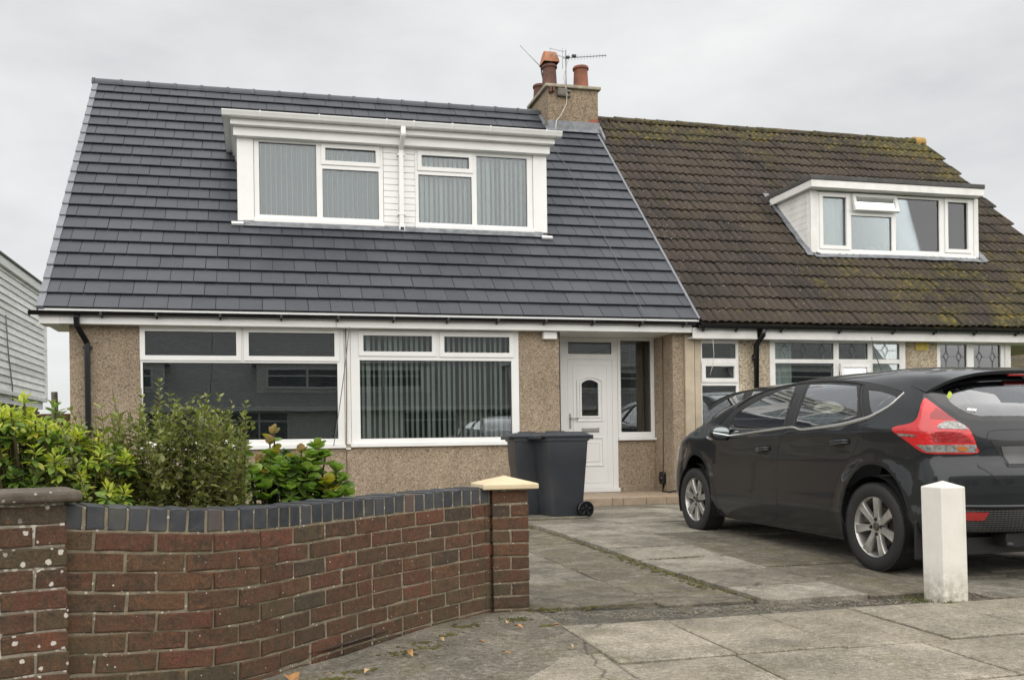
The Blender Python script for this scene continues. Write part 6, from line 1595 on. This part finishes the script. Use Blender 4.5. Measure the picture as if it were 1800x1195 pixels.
# left-hand pier: continues out of the picture, lichened, with a thick cap slab
lp = thing('gate_pillar', (-0.9, 3.42, 0.0), 'lichen-spotted brick pier with thick weathered cap slab at the left edge', 'pillar')
la = R(17.5); ld = Vector((math.cos(la), math.sin(la), 0)); ln = Vector((-math.sin(la), math.cos(la), 0)); l0 = Vector((-0.668, 3.462, 0))
lm = MB(); c = l0-ld*0.34+ln*0.175; lm.obox((c.x, c.y, 0.325), ld*0.334, ln*0.168, (0, 0, 0.45)); lm.build('mortar', M['mortar_l'], lp)
bl_s = [brick_mesh(0.214, 0.10, 0.065, 'brick_l') for _ in range(5)]; bl_h = [brick_mesh(0.101, 0.10, 0.065, 'brick_l') for _ in range(3)]
for r_ in range(11):
    x = 0.0; zc = 0.775-0.012-0.0325-0.075*r_; fst = True
    while x < 0.66:
        L = 0.101 if (fst and r_ % 2 == 1) else 0.2145
        me = random.choice(bl_h if L < 0.15 else bl_s)
        q = l0-ld*(x+L/2); inst('brick', me, lp, XF((q.x, q.y, zc), ld, ln, (0, 0, 1)) @ Matrix.Translation((0, random.gauss(0, 0.0015), 0)))
        x += L+0.0105; fst = False
    for kk, (L, off) in enumerate(((0.2145, 0.115), (0.101, 0.28)) if r_ % 2 == 0 else ((0.101, 0.06), (0.2145, 0.23))):
        q = l0+ln*off; inst('brick', bl_s[0] if L > 0.15 else bl_h[0], lp, XF((q.x, q.y, zc), ln, -ld, (0, 0, 1)) @ Matrix.Translation((0, 0.001, 0)))
cs_ = MB(); c = l0-ld*0.31+ln*0.17; cs_.obox((c.x, c.y, 0.794), ld*0.36, ln*0.205, (0, 0, 0.019)); cs_.build('cap_slab', M['capslab'], lp, bevel=0.012)

# white bollard
bo = thing('bollard', (3.93, 4.53, 0.0), 'square white painted post with low pointed top, behind the grey car', 'bollard')
bx = MB(); a, b, c, d = 3.847, 4.012, 4.447, 4.612; ox, oy = -0.010, 0.004; h = 0.662
bx.add([(a,c,-0.05),(b,c,-0.05),(b,d,-0.05),(a,d,-0.05),(a+ox,c+oy,h),(b+ox,c+oy,h),(b+ox,d+oy,h),(a+ox,d+oy,h),((a+b)/2+ox,(c+d)/2+oy,h+0.035)],
       [(0,3,2,1),(0,1,5,4),(1,2,6,5),(2,3,7,6),(3,0,4,7),(4,5,8),(5,6,8),(6,7,8),(7,4,8)])
bx.build('post', M['white_post'], bo, bevel=0.005)

# ================================================================== wheelie bins
M['bin'] = simple('charcoal_bin_plastic', (0.030, 0.034, 0.042), 0.42, var=0.12, vscale=5, bump=0.10, bscale=160, dirt=0.10)
M['bin_lid'] = simple('charcoal_bin_lid', (0.026, 0.030, 0.036), 0.45, var=0.15, vscale=8, bump=0.1, bscale=160)
def wheelie_bin(loc, rot, label):
    b = thing('wheelie_bin', (0, 0, 0), label, 'bin', 'wheelie bins by the front door')
    # local: x front(-) to back(+), y across, z up
    def ringl(z, xf, xb, w, r):
        pts_ = []
        for cx_, cy_, a0 in ((xb-r, w/2-r, 0), (xf+r, w/2-r, 90), (xf+r, -w/2+r, 180), (xb-r, -w/2+r, 270)):
            for k in range(5):
                an = R(a0+90*k/4); pts_.append((cx_+r*math.cos(an), cy_+r*math.sin(an), z))
        return pts_
    secs = [(0.0, 0.075, 0.44, 0.40, 0.04), (0.04, 0.062, 0.455, 0.42, 0.05), (0.25, 0.046, 0.475, 0.44, 0.05), (0.60, 0.022, 0.50, 0.465, 0.045), (0.62, 0.012, 0.502, 0.475, 0.045), (0.90, 0.0, 0.52, 0.49, 0.04), (0.905, -0.02, 0.535, 0.515, 0.035), (0.945, -0.022, 0.537, 0.517, 0.035)]
    mb = MB(); n = 20; vv = []
    for s_ in secs: vv += ringl(*s_)
    mb.add(vv, [(i*n+k, i*n+(k+1) % n, (i+1)*n+(k+1) % n, (i+1)*n+k) for i in range(len(secs)-1) for k in range(n)]+[tuple(range(n))[::-1], tuple(range((len(secs)-1)*n, len(secs)*n))])
    mb.build('body', M['bin'], b, smooth=True, autosm=R(35))
    secs = [(0.946, -0.055, 0.555, 0.545, 0.03), (0.965, -0.06, 0.56, 0.55, 0.03), (0.972, -0.045, 0.55, 0.535, 0.04), (0.992, 0.0, 0.53, 0.48, 0.06), (1.008, 0.07, 0.50, 0.38, 0.06), (1.011, 0.12, 0.46, 0.28, 0.05)]
    mb = MB(); vv = []
    for s_ in secs: vv += ringl(*s_)
    mb.add(vv, [(i*n+k, i*n+(k+1) % n, (i+1)*n+(k+1) % n, (i+1)*n+k) for i in range(len(secs)-1) for k in range(n)]+[tuple(range(n))[::-1], tuple(range((len(secs)-1)*n, len(secs)*n))])
    lid = mb.build('lid', M['bin_lid'], b, smooth=True, autosm=R(35))
    MB().box(-0.085, -0.05, -0.20, 0.20, 0.925, 0.962).build('lid_lip', M['bin_lid'], lid, bevel=0.008)
    MB().box(0.10, 0.30, -0.06, 0.06, 1.006, 1.022).build('lid_ridge', M['bin_lid'], lid, bevel=0.008)
    MB().tube([(0.585, -0.20, 0.955), (0.60, -0.1, 0.96), (0.60, 0.1, 0.96), (0.585, 0.20, 0.955)], 0.018, 10).build('handle', M['bin_lid'], b, smooth=True)
    for y in (-0.19, 0.19): MB().obox((0.562, y, 0.945), (0.04, 0, 0), (0, 0.016, 0), (0, 0, 0.025)).build('hinge', M['bin_lid'], b, bevel=0.006)
    for sgn in (-1, 1):
        y = sgn*0.245
        w = MB().lathe((0.465, y, 0.10), (0, sgn, 0), [(0.0, -0.03), (0.098, -0.03), (0.10, -0.022), (0.10, 0.018), (0.092, 0.026), (0.068, 0.027), (0.064, 0.014), (0.03, 0.012), (0.026, 0.03), (0.0, 0.032)], 32).build('wheel', M['black_pvc'], b, smooth=True, autosm=R(30))
        for k in range(5):
            an = 2*math.pi*k/5+0.3; u = Vector((math.cos(an), 0, math.sin(an))); v_ = Vector((-math.sin(an), 0, math.cos(an)))
            sp = MB(); c_ = Vector((0.465, y+sgn*0.018, 0.10))+u*0.046; sp.obox(c_, u*0.022, v_*0.006, (0, 0.006, 0)); sp.build('spoke', M['bin'], w)
    MB().tube([(0.465, -0.24, 0.10), (0.465, 0.24, 0.10)], 0.012, 8).build('axle', M['steel'], b)
    b.location = loc; b.rotation_euler = (0, 0, rot); return b
b1 = wheelie_bin((3.245, 10.175, 0.052), R(5), 'front charcoal wheelie bin with its wheel showing, beside the white door')
b2 = copy_tree(b1); b2.location = (3.02, 10.62, 0.052); b2.rotation_euler = (0, 0, R(-3)); b2['label'] = 'rear charcoal wheelie bin, partly hidden behind another bin and the cream-capped pillar'

# ================================================================== plants
def leaf_mat(name, cols, rough=0.42):
    t = NT(name); r = t.rnd()
    c = t.ramp(r, [(i/(len(cols)-1), k) for i, k in enumerate(cols)])
    c = t.mix(1.0, c, t.ramp(t.noise(40, 4), [(0.3, 0.8), (0.7, 1.15)]), 'MULTIPLY')
    t.out(c, rough, t.bump(t.noise(90, 3), 0.15, 0.002))
    tl = t.N('ShaderNodeBsdfTranslucent'); t.L(t.mix(1.0, c, (1.0, 1.15, 0.5), 'MULTIPLY'), tl.inputs['Color'])
    ms = t.N('ShaderNodeMixShader'); ms.inputs[0].default_value = 0.38; t.L(t.b.outputs[0], ms.inputs[1]); t.L(tl.outputs[0], ms.inputs[2]); t.L(ms.outputs[0], t.o.inputs['Surface'])
    return t.m
M['l_yel'] = leaf_mat('yellow_green_leaf', [(0.343, 0.428, 0.064), (0.558, 0.580, 0.075), (0.428, 0.558, 0.097), (0.685, 0.622, 0.108), (0.278, 0.428, 0.085)])
M['l_dark'] = leaf_mat('dark_green_leaf', [(0.047, 0.090, 0.025), (0.075, 0.132, 0.037), (0.109, 0.178, 0.047), (0.062, 0.109, 0.040)], 0.35)
M['l_priv'] = leaf_mat('privet_leaf', [(0.193, 0.217, 0.067), (0.292, 0.318, 0.104), (0.143, 0.167, 0.057), (0.361, 0.377, 0.147), (0.226, 0.251, 0.084)])
M['l_hyd'] = leaf_mat('broad_leaf', [(0.150, 0.252, 0.056), (0.252, 0.374, 0.078), (0.187, 0.299, 0.064), (0.346, 0.459, 0.112)], 0.38)
M['l_gold'] = leaf_mat('golden_leaf', [(0.432, 0.360, 0.043), (0.317, 0.346, 0.050), (0.547, 0.374, 0.043)])
M['l_tan'] = leaf_mat('dusky_bract', [(0.539, 0.322, 0.208), (0.413, 0.353, 0.175), (0.620, 0.362, 0.247), (0.353, 0.331, 0.145)], 0.6)
M['stem'] = simple('green_brown_stem', (0.10, 0.075, 0.035), 0.8, var=0.3)
def leaf_mesh(mat, wr, curl, fold, prof=(0.0, 0.62, 0.98, 0.92, 0.55, 0.0)):
    mb = MB(); n = len(prof)-1; vv = []
    for i, w in enumerate(prof):
        t = i/n; z = -curl*t*t; hw = wr*w*0.5
        vv += [(-hw, t, z+fold*hw), (0, t, z), (hw, t, z+fold*hw)]
    f = []
    for i in range(n): f += [(3*i, 3*i+1, 3*i+4, 3*i+3), (3*i+1, 3*i+2, 3*i+5, 3*i+4)]
    me = mb.add(vv, f).mesh('leaf', M[mat]); me.polygons.foreach_set('use_smooth', [True]*len(me.polygons)); return me, mb
def leaf_frame(p, d, size, roll=None):
    """d: direction of the leaf blade; upper side towards +Z as far as it goes"""
    d = Vector(d).normalized(); side = d.cross(Vector((0, 0, 1)))
    if side.length < 0.05: side = Vector((1, 0, 0))
    side.normalize(); up = side.cross(d)
    if roll is None: roll = random.gauss(0, 0.35)
    s2 = side*math.cos(roll)+up*math.sin(roll); u2 = up*math.cos(roll)-side*math.sin(roll)
    return XF(p, s2*size, d*size, u2*size)
def finish_plant(root, leaves, stems, n_obj=300):
    """leaves: (matrix, (mesh, mb)); the ones that show largest are objects of their own"""
    cam_p = Vector((0, 0, 0.97))
    def show(l):
        p = l[0].translation; sz = l[0].to_scale().y
        return sz/(p-cam_p).length + (0.004 if p.z > 0.72 else -0.02) + 0.010*(p.z-0.9) - 0.012*(p.y-4.3)
    leaves.sort(key=show, reverse=True)
    groups = {}
    for i, (m, (me, mb)) in enumerate(leaves):
        if i < n_obj: inst('leaf', me, root, m)
        else:
            key = me.materials[0].name
            g_ = groups.setdefault(key, (MB(), me.materials[0])); g_[0].add([m @ Vector(p) for p in mb.v], mb.f)
    for key, (mb, mat) in groups.items():
        mb.build('foliage', mat, root, kind='stuff', smooth=True)
    sm_ = MB()
    for pts_, r0, r1 in stems:
        k = len(pts_); sm_.tube(pts_, [r0+(r1-r0)*i/(k-1) for i in range(k)], 5, False)
    sm_.build('stems', M['stem'], root, kind='stuff', smooth=True)
def curve_pts(a, b, bend, n=6):
    a, b = Vector(a), Vector(b); o = []
    for i in range(n):
        t = i/(n-1); o.append(a.lerp(b, t)+bend*math.sin(math.pi*t))
    return o
def rv(s): return Vector((random.gauss(0, s), random.gauss(0, s), random.gauss(0, s)))

# privet: upright, twiggy
pr = thing('privet_shrub', (-0.45, 4.55, 0.03), 'upright twiggy shrub of small green leaves in front of the left window', 'shrub', None)
PL = [leaf_mesh('l_priv', 0.52, 0.12, 0.35), leaf_mesh('l_priv', 0.48, 0.25, 0.2), leaf_mesh('l_priv', 0.56, 0.05, 0.5)]
lv, sms = [], []
tips = [(-0.44, 4.42, 1.285), (-0.36, 4.40, 1.20), (-0.29, 4.38, 1.215), (-0.22, 4.40, 1.235), (-0.17, 4.36, 1.23), (-0.11, 4.40, 1.18), (-0.045, 4.36, 1.195), (-0.52, 4.45, 1.20), (-0.66, 4.5, 1.235), (-0.59, 4.48, 1.13), (-0.75, 4.50, 1.07), (-0.52, 4.4, 1.235), (-0.40, 4.45, 1.24), (-0.33, 4.5, 1.19), (-0.26, 4.45, 1.21), (-0.83, 4.62, 1.14), (-0.88, 4.66, 1.16)]
for i in range(150):
    ax_ = random.uniform(-0.98, -0.04); e_ = 1.0-0.13*abs(ax_+0.36)/0.5-random.random()**1.5*0.42
    tips.append((ax_, 4.42+random.gauss(0, 0.12), 0.20+e_*1.0))
for (tx, ty, tz) in tips:
    base = Vector((-0.42+(tx+0.42)*0.55+random.gauss(0, 0.05), 4.52+(ty-4.45)*0.6+random.gauss(0, 0.05), 0.05)); tip = Vector((tx, ty, tz))
    P_ = curve_pts(base, tip, Vector((random.gauss(0, 0.03), random.gauss(0, 0.03), 0)), 9); sms.append((P_, 0.0045, 0.0014))
    L = (tip-base).length; s = L*random.uniform(0.28, 0.42); node = 0; ph = random.random()*3
    while s < L*0.985:
        t = s/L; q = t*(len(P_)-1); i0 = min(int(q), len(P_)-2); p = P_[i0].lerp(P_[i0+1], q-i0); tan = (P_[i0+1]-P_[i0]).normalized()
        a = ph+node*math.pi/2+random.gauss(0, 0.2); o1 = tan.orthogonal().normalized(); o2 = tan.cross(o1)
        size = random.uniform(0.034, 0.048)*(1.0 if t < 0.92 else 0.75)
        for sg_ in (1, -1):
            if random.random() < 0.90:
                d = (o1*math.cos(a)+o2*math.sin(a))*sg_+tan*(0.55+1.1*max(0, t-0.8)*3)+rv(0.15); lv.append((leaf_frame(p, d, size), random.choice(PL)))
        # short side twig
        if random.random() < 0.20 and t < 0.85:
            d = ((o1*math.cos(a+0.8)+o2*math.sin(a+0.8))+tan*0.7).normalized(); e2 = p+d*random.uniform(0.05, 0.12)
            sms.append(([p, p.lerp(e2, 0.5)+Vector((0, 0, 0.008)), e2], 0.0025, 0.0012))
            for kk in range(6):
                pp_ = p.lerp(e2, 0.3+0.7*kk/5); lv.append((leaf_frame(pp_, d*0.6+rv(0.6), random.uniform(0.030, 0.044)), random.choice(PL)))
        s += random.uniform(0.019, 0.027); node += 1
finish_plant(pr, lv, sms)

# glossy evergreen with yellow young whorls, left
ev = thing('evergreen_shrub', (-1.0, 4.5, 0.03), 'bushy evergreen with yellow-green leaf whorls behind the left pier', 'shrub', None)
EL = [leaf_mesh('l_yel', 0.42, 0.22, 0.3, (0.0, 0.45, 0.85, 1.0, 0.7, 0.0)), leaf_mesh('l_yel', 0.38, 0.10, 0.35, (0.0, 0.45, 0.85, 1.0, 0.7, 0.0))]
ED = [leaf_mesh('l_dark', 0.44, 0.22, 0.3, (0.0, 0.45, 0.85, 1.0, 0.7, 0.0)), leaf_mesh('l_dark', 0.40, 0.32, 0.25, (0.0, 0.45, 0.85, 1.0, 0.7, 0.0))]
EG = [leaf_mesh('l_hyd', 0.44, 0.2, 0.3, (0.0, 0.45, 0.85, 1.0, 0.7, 0.0))]
lv, sms = [], []
heads = []
for i in range(420):
    x = random.uniform(-1.75, -0.55); y = 4.42+random.gauss(0, 0.16)
    top = np.interp(x, [-1.8, -1.25, -1.0, -0.85, -0.65, -0.5], [1.14, 1.16, 1.12, 1.05, 0.98, 0.88])
    z = top-random.random()**1.3*0.52; heads.append((x, y-0.10*max(0, (top-z)/0.3), z, top-z))
heads += [(-1.02, 4.40, 1.19, 0.0), (-0.90, 4.45, 1.15, 0.0), (-0.80, 4.42, 1.045, 0.0), (-0.70, 4.36, 1.01, 0.0), (-1.12, 4.4, 1.13, 0), (-0.98, 4.35, 1.06, 0), (-0.86, 4.32, 1.02, 0.0), (-1.18, 4.3, 1.05, 0.0)]
for (x, y, z, dep) in heads:
    base = Vector((-1.05+(x+1.05)*0.5, 4.6, 0.05)); tip = Vector((x, y, z)); P_ = curve_pts(base, tip, Vector((0, 0, 0.08)), 6); sms.append((P_, 0.009, 0.004))
    yellow = dep < 0.20 and random.random() < 0.85
    ax_ = (tip-P_[-2]).normalized()*0.5+Vector((0, -0.28, 0.75))+rv(0.12); ax_.normalize(); o1 = ax_.orthogonal().normalized(); o2 = ax_.cross(o1)
    for tier in range(3):
        nl = (5, 7, 8)[tier]; el = (1.5, 0.75, 0.10)[tier]; 
        for k in range(nl):
            a = 2*math.pi*k/nl+tier*0.5+random.gauss(0, 0.12); d = o1*math.cos(a)+o2*math.sin(a)+ax_*(el+random.gauss(0, 0.12))
            sz = random.uniform(0.042, 0.062)*(0.72, 1.0, 1.08)[tier]
            src = (EL if yellow and (tier < 2 or random.random() < 0.4) else (EG if random.random() < (0.75 if dep < 0.35 else 0.4) else ED))
            lv.append((leaf_frame(tip-ax_*0.028*tier+rv(0.004), d, sz), random.choice(src)))
# loose arching sprays on the right of the bush
for (bx_, by_, tx, ty, tz) in ((-0.80, 4.42, -0.93, 4.5, 1.17), (-0.74, 4.40, -0.70, 4.42, 1.14), (-0.72, 4.40, -0.62, 4.42, 1.10)):
    P_ = curve_pts((bx_, by_, 0.8), (tx, ty, tz), Vector((0.03, 0, 0)), 7); sms.append((P_, 0.004, 0.0015))
    for k in range(2, 7):
        for sg_ in (-1, 1): lv.append((leaf_frame(P_[k], Vector((sg_*0.7, random.gauss(0, 0.5), 0.7)), random.uniform(0.04, 0.06)), random.choice(PL)))
finish_plant(ev, lv, sms)

# broad-leaved plant, right
hy = thing('broad_leaved_shrub', (0.14, 5.1, 0.03), 'broad round-leaved plant with dusky pink heads by the brick coping', 'shrub', None)
RP = (0.16, 0.72, 0.97, 1.0, 0.86, 0.34)
HG = [leaf_mesh('l_hyd', 0.92, -0.12, 0.25, RP), leaf_mesh('l_hyd', 0.86, -0.22, 0.4, RP), leaf_mesh('l_hyd', 0.96, 0.10, 0.22, RP)]
HD = [leaf_mesh('l_dark', 0.86, 0.15, 0.3, RP), leaf_mesh('l_dark', 0.75, 0.25, 0.2, RP)]
HY = [leaf_mesh('l_gold', 0.85, -0.25, 0.4, RP)]; HT = [leaf_mesh('l_tan', 0.9, -0.45, 0.5, RP)]
lv, sms = [], []
heads = [(0.075, 4.28, 1.035, 't'), (0.055, 4.26, 0.985, 't'), (-0.075, 4.30, 0.975, 'g'), (0.20, 4.28, 0.945, 't'), (0.27, 4.28, 0.965, 'y2'), (0.07, 4.25, 0.925, 'y2'), (0.245, 4.24, 0.92, 'g'), (0.01, 4.22, 0.905, 't'), (0.155, 4.22, 0.90, 'y2'), (0.31, 4.26, 0.92, 'g'), (0.22, 4.18, 0.86, 'g'), (0.36, 4.24, 0.855, 'g'), (0.38, 4.22, 0.81, 'g'), (0.31, 4.16, 0.795, 'y'), (-0.10, 4.10, 0.80, 'g'), (0.03, 4.08, 0.79, 'g'), (0.14, 4.12, 0.78, 'g'), (0.23, 4.14, 0.77, 'g'), (-0.03, 4.12, 0.86, 'g'), (0.08, 4.14, 0.85, 'g'), (-0.14, 4.2, 0.87, 'g'), (0.10, 4.2, 0.89, 'g')]
for i in range(95):
    x = random.uniform(-0.20, 0.41); top = np.interp(x, [-0.22, 0.0, 0.1, 0.3, 0.43], [0.86, 0.95, 0.97, 0.92, 0.78]); heads.append((x, 4.30+random.gauss(0, 0.10), top-0.03-random.random()*0.36, 'd' if random.random() < 0.5 else 'g'))
KS = 1.17
for (x, y, z, kd) in heads:
    x, y, z = x*KS, y*KS, 0.97+(z-0.97)*KS
    base = Vector((0.14+(x-0.14)*0.5, 5.15, 0.05)); tip = Vector((x, y, z)); P_ = curve_pts(base, tip, Vector((0, 0, 0.03)), 6); sms.append((P_, 0.007, 0.0045))
    ax_ = Vector((random.gauss(0, 0.2), -0.25+random.gauss(0, 0.2), 1)).normalized(); o1 = ax_.orthogonal().normalized(); o2 = ax_.cross(o1)
    tiers = [(4, 1.6, 0.030), (4, 0.95, 0.047), (5, 0.55, 0.062), (5, 0.12, 0.074)]+([(3, -0.2, 0.074)] if kd == 'd' else [])
    if kd == 't': tiers = [(5, 2.2, 0.026), (6, 1.1, 0.034), (7, 0.5, 0.040), (7, 0.1, 0.060)]
    for ti, (nl, el, sz) in enumerate(tiers):
        for k in range(nl):
            a = 2*math.pi*k/nl+ti*0.78+random.gauss(0, 0.18); d = o1*math.cos(a)+o2*math.sin(a)+ax_*(el+random.gauss(0, 0.15))
            src = HG if kd != 'd' else HD
            if kd == 't' and ti < 3: src = HT
            if kd == 'y' : src = HY
            if kd == 'y2' and ti < 2: src = HY if random.random() < 0.6 else HG
            if kd == 't' and ti == 3 and random.random() < 0.5: src = HY
            p = tip-ax_*(0.012*ti+(0.028 if ti > 2 else 0))
            lv.append((leaf_frame(p, d, sz*random.uniform(0.85, 1.15), random.gauss(0, 0.25)), random.choice(src)))
finish_plant(hy, lv, sms)

# ================================================================== litter, moss, grit
FL = [leaf_mesh('l_tan', 0.5, 0.35, 0.5, (0.0, 0.6, 0.95, 0.8, 0.4, 0.0)), leaf_mesh('l_tan', 0.42, -0.3, 0.6, (0.0, 0.6, 0.95, 0.8, 0.4, 0.0))]
M['dead'] = simple('dead_leaf', (0.42, 0.22, 0.09), 0.7, var=0.35, vscale=30)
M['dead_p'] = simple('pale_dead_leaf', (0.52, 0.34, 0.20), 0.7, var=0.3, vscale=30)
flv = [(0.655, 4.055, 0.085, 'dead', 20, 'curled brown leaf lying nearest the foot of the wall'), (0.44, 3.80, 0.055, 'dead_p', -40, 'pale folded leaf lying below the middle of the wall'), (0.28, 3.80, 0.03, 'dead_p', 70, 'tiny pinkish leaf lying close under the wall'),
       (0.12, 3.74, 0.13, 'dead', 15, 'long thin brown leaf at the bottom edge beneath the wall'), (1.03, 4.19, 0.055, 'dead', 60, 'brown leaf on the dark concrete patch, midway to the pillar'), (0.86, 4.31, 0.06, 'dead_p', 10, 'pale leaf resting against moss beneath the wall end'),
       (1.28, 4.62, 0.05, 'dead_p', -20, 'pale leaf on the moss in front of the pillar'), (1.30, 4.48, 0.065, 'dead', 35, 'orange leaf lying just below the brick pillar'), (1.085, 3.95, 0.05, 'dead', 50, 'small reddish leaf lying on the dark patch, near the frame bottom'),
       (1.50, 4.46, 0.05, 'dead', 80, 'brown leaf on the slab joint beside moss'), (1.42, 3.98, 0.055, 'dead_p', 150, 'reddish leaf caught at the corner of a paving slab')]
for (x, y, sz, mt, an, lab) in flv:
    mb = MB(); pf = (0.0, 0.55, 0.95, 0.8, 0.4, 0.0); n = 5; vv = []; wr = random.uniform(0.38, 0.55)
    for i, w in enumerate(pf):
        t = i/n; z = 0.25*math.sin(t*2.6)*random.uniform(0.7, 1.1)
        vv += [(-wr*w/2*sz, (t-0.5)*sz, (z*0.5+0.18*w*random.uniform(0.6, 1.2))*sz), (0, (t-0.5)*sz, z*0.5*sz), (wr*w/2*sz, (t-0.5)*sz, (z*0.5+0.18*w*random.uniform(0.3, 1.2))*sz)]
    f = []
    for i in range(n): f += [(3*i, 3*i+1, 3*i+4, 3*i+3), (3*i+1, 3*i+2, 3*i+5, 3*i+4)]
    me = mb.add(vv, f).mesh('fallen_leaf', M[mt]); o = bpy.data.objects.new('fallen_leaf', me); link(o, None, lab, 'leaf', 'fallen leaves on the ground'); o.location = (x, y, zg(y)+0.004); o.rotation_euler = (0, 0, R(an))
mo = MB()
def moss_line(fn, y0, y1, n, spread, rr=(0.006, 0.018), fl_=0.45):
    for i in range(n):
        y = y0+(y1-y0)*random.random(); cushion(mo, (fn(y)+random.gauss(0, spread), y, zg(y)-0.004), random.uniform(*rr), fl_)
moss_line(BL['A'], 4.9, 9.2, 260, 0.012); moss_line(lambda y: BL['A'](y)-0.03, 5.3, 6.9, 130, 0.035); moss_line(BL['B'], 6.2, 8.6, 260, 0.014); moss_line(BL['C'], 5.0, 7.5, 40, 0.008, (0.004, 0.010))
moss_line(BL['D'], 5.2, 8.0, 40, 0.008, (0.004, 0.010))
for i in range(70): cushion(mo, (random.gauss(3.3, 0.22), random.gauss(7.17, 0.015), 0.03), random.uniform(0.006, 0.016), 0.35)
for i in range(40): cushion(mo, (random.gauss(3.25, 0.12), random.gauss(6.53, 0.01), 0.03), random.uniform(0.006, 0.014), 0.35)
for i in range(60): cushion(mo, (random.uniform(3.7, 4.5), 8.12+random.gauss(0, 0.012), zg(8.1)), random.uniform(0.006, 0.014), 0.35)
for (cx_, cy_, n_, sd_) in ((1.07, 4.64, 26, 0.035), (0.93, 4.45, 16, 0.035), (0.80, 4.33, 12, 0.03), (0.42, 3.85, 22, 0.04), (0.62, 4.12, 18, 0.04), (0.30, 3.76, 14, 0.03), (1.36, 4.70, 22, 0.045), (1.47, 4.52, 12, 0.02), (1.60, 4.93, 26, 0.06), (1.85, 4.92, 20, 0.07), (0.75, 4.22, 22, 0.05)):
    for i in range(n_): cushion(mo, (random.gauss(cx_, sd_), random.gauss(cy_, sd_*0.5), -0.006), random.uniform(0.006, 0.018), 0.5)
mo.build('moss', M['moss'], None, kind='stuff')
M['pebble'] = simple('grit', (0.20, 0.175, 0.135), 0.9, var=0.45, vscale=60)
gr = MB()
def stone(x, y, z, r):
    q = [Vector((random.gauss(0, 1), random.gauss(0, 1), random.gauss(0, 0.6))).normalized() for _ in range(1)]
    vv = [(x+r*a*random.uniform(0.7, 1.2), y+r*b*random.uniform(0.7, 1.2), z+r*c*random.uniform(0.5, 0.8)) for a, b, c in ((1, 0, 0), (-1, 0, 0), (0, 1, 0), (0, -1, 0), (0, 0, 1), (0, 0, -1))]
    gr.add(vv, [(0,2,4),(2,1,4),(1,3,4),(3,0,4),(2,0,5),(1,2,5),(3,1,5),(0,3,5)])
for i in range(900):
    x = random.uniform(1.55, 4.2); y = np.interp(x, cx_ if False else [1.53, 2.1, 2.6, 3.1, 3.6, 4.1], [4.78, 4.67, 4.64, 4.64, 4.585, 4.53])+random.gauss(0, 0.06)
    if random.random() < 0.45+0.55*(x > 2.6): stone(x, y, -0.008, random.uniform(0.003, 0.009))
for i in range(260): stone(random.uniform(1.6, 4.3), random.uniform(4.9, 8.5), zg(6)+0.012, random.uniform(0.002, 0.005))
for i in range(120): stone(random.uniform(4.05, 4.35), random.uniform(4.48, 4.70), -0.006, random.uniform(0.004, 0.009))
for i in range(160): stone(random.uniform(0.2, 1.5), random.uniform(3.5, 4.8), -0.003, random.uniform(0.002, 0.006))
gr.build('grit', M['pebble'], None, kind='stuff')
gs = MB(); M['blade'] = leaf_mat('grass_blade', [(0.07, 0.10, 0.025), (0.13, 0.14, 0.04), (0.20, 0.17, 0.07)])
def blade(x, y, z, h):
    a = random.random()*6.28; w = 0.0025; d = Vector((math.cos(a), math.sin(a), 0)); l = Vector((random.gauss(0, 0.5), random.gauss(0, 0.5), 1.0)).normalized()
    p = Vector((x, y, z)); gs.add([p-d*w, p+d*w, p+l*h*0.6+d*w*0.7, p+l*h*0.6-d*w*0.7, p+l*h+Vector((l.x, l.y, -0.2))*h*0.25], [(0,1,2,3), (3,2,4)])
for i in range(90): blade(random.gauss(3.78, 0.05), random.gauss(4.56, 0.04), -0.01, random.uniform(0.015, 0.05))
for i in range(50): blade(random.gauss(3.87, 0.05), 4.43+random.gauss(0, 0.008), -0.005, random.uniform(0.01, 0.035))
for i in range(60): blade(random.gauss(2.9, 0.03), random.uniform(5.4, 6.2), 0.0, random.uniform(0.01, 0.03))
for i in range(50): blade(random.gauss(1.65, 0.12), random.gauss(4.95, 0.02), -0.01, random.uniform(0.01, 0.03))
for i in range(40): blade(random.gauss(1.36, 0.05), random.gauss(4.72, 0.02), -0.005, random.uniform(0.01, 0.03))
gs.build('grass', M['blade'], None, kind='stuff')
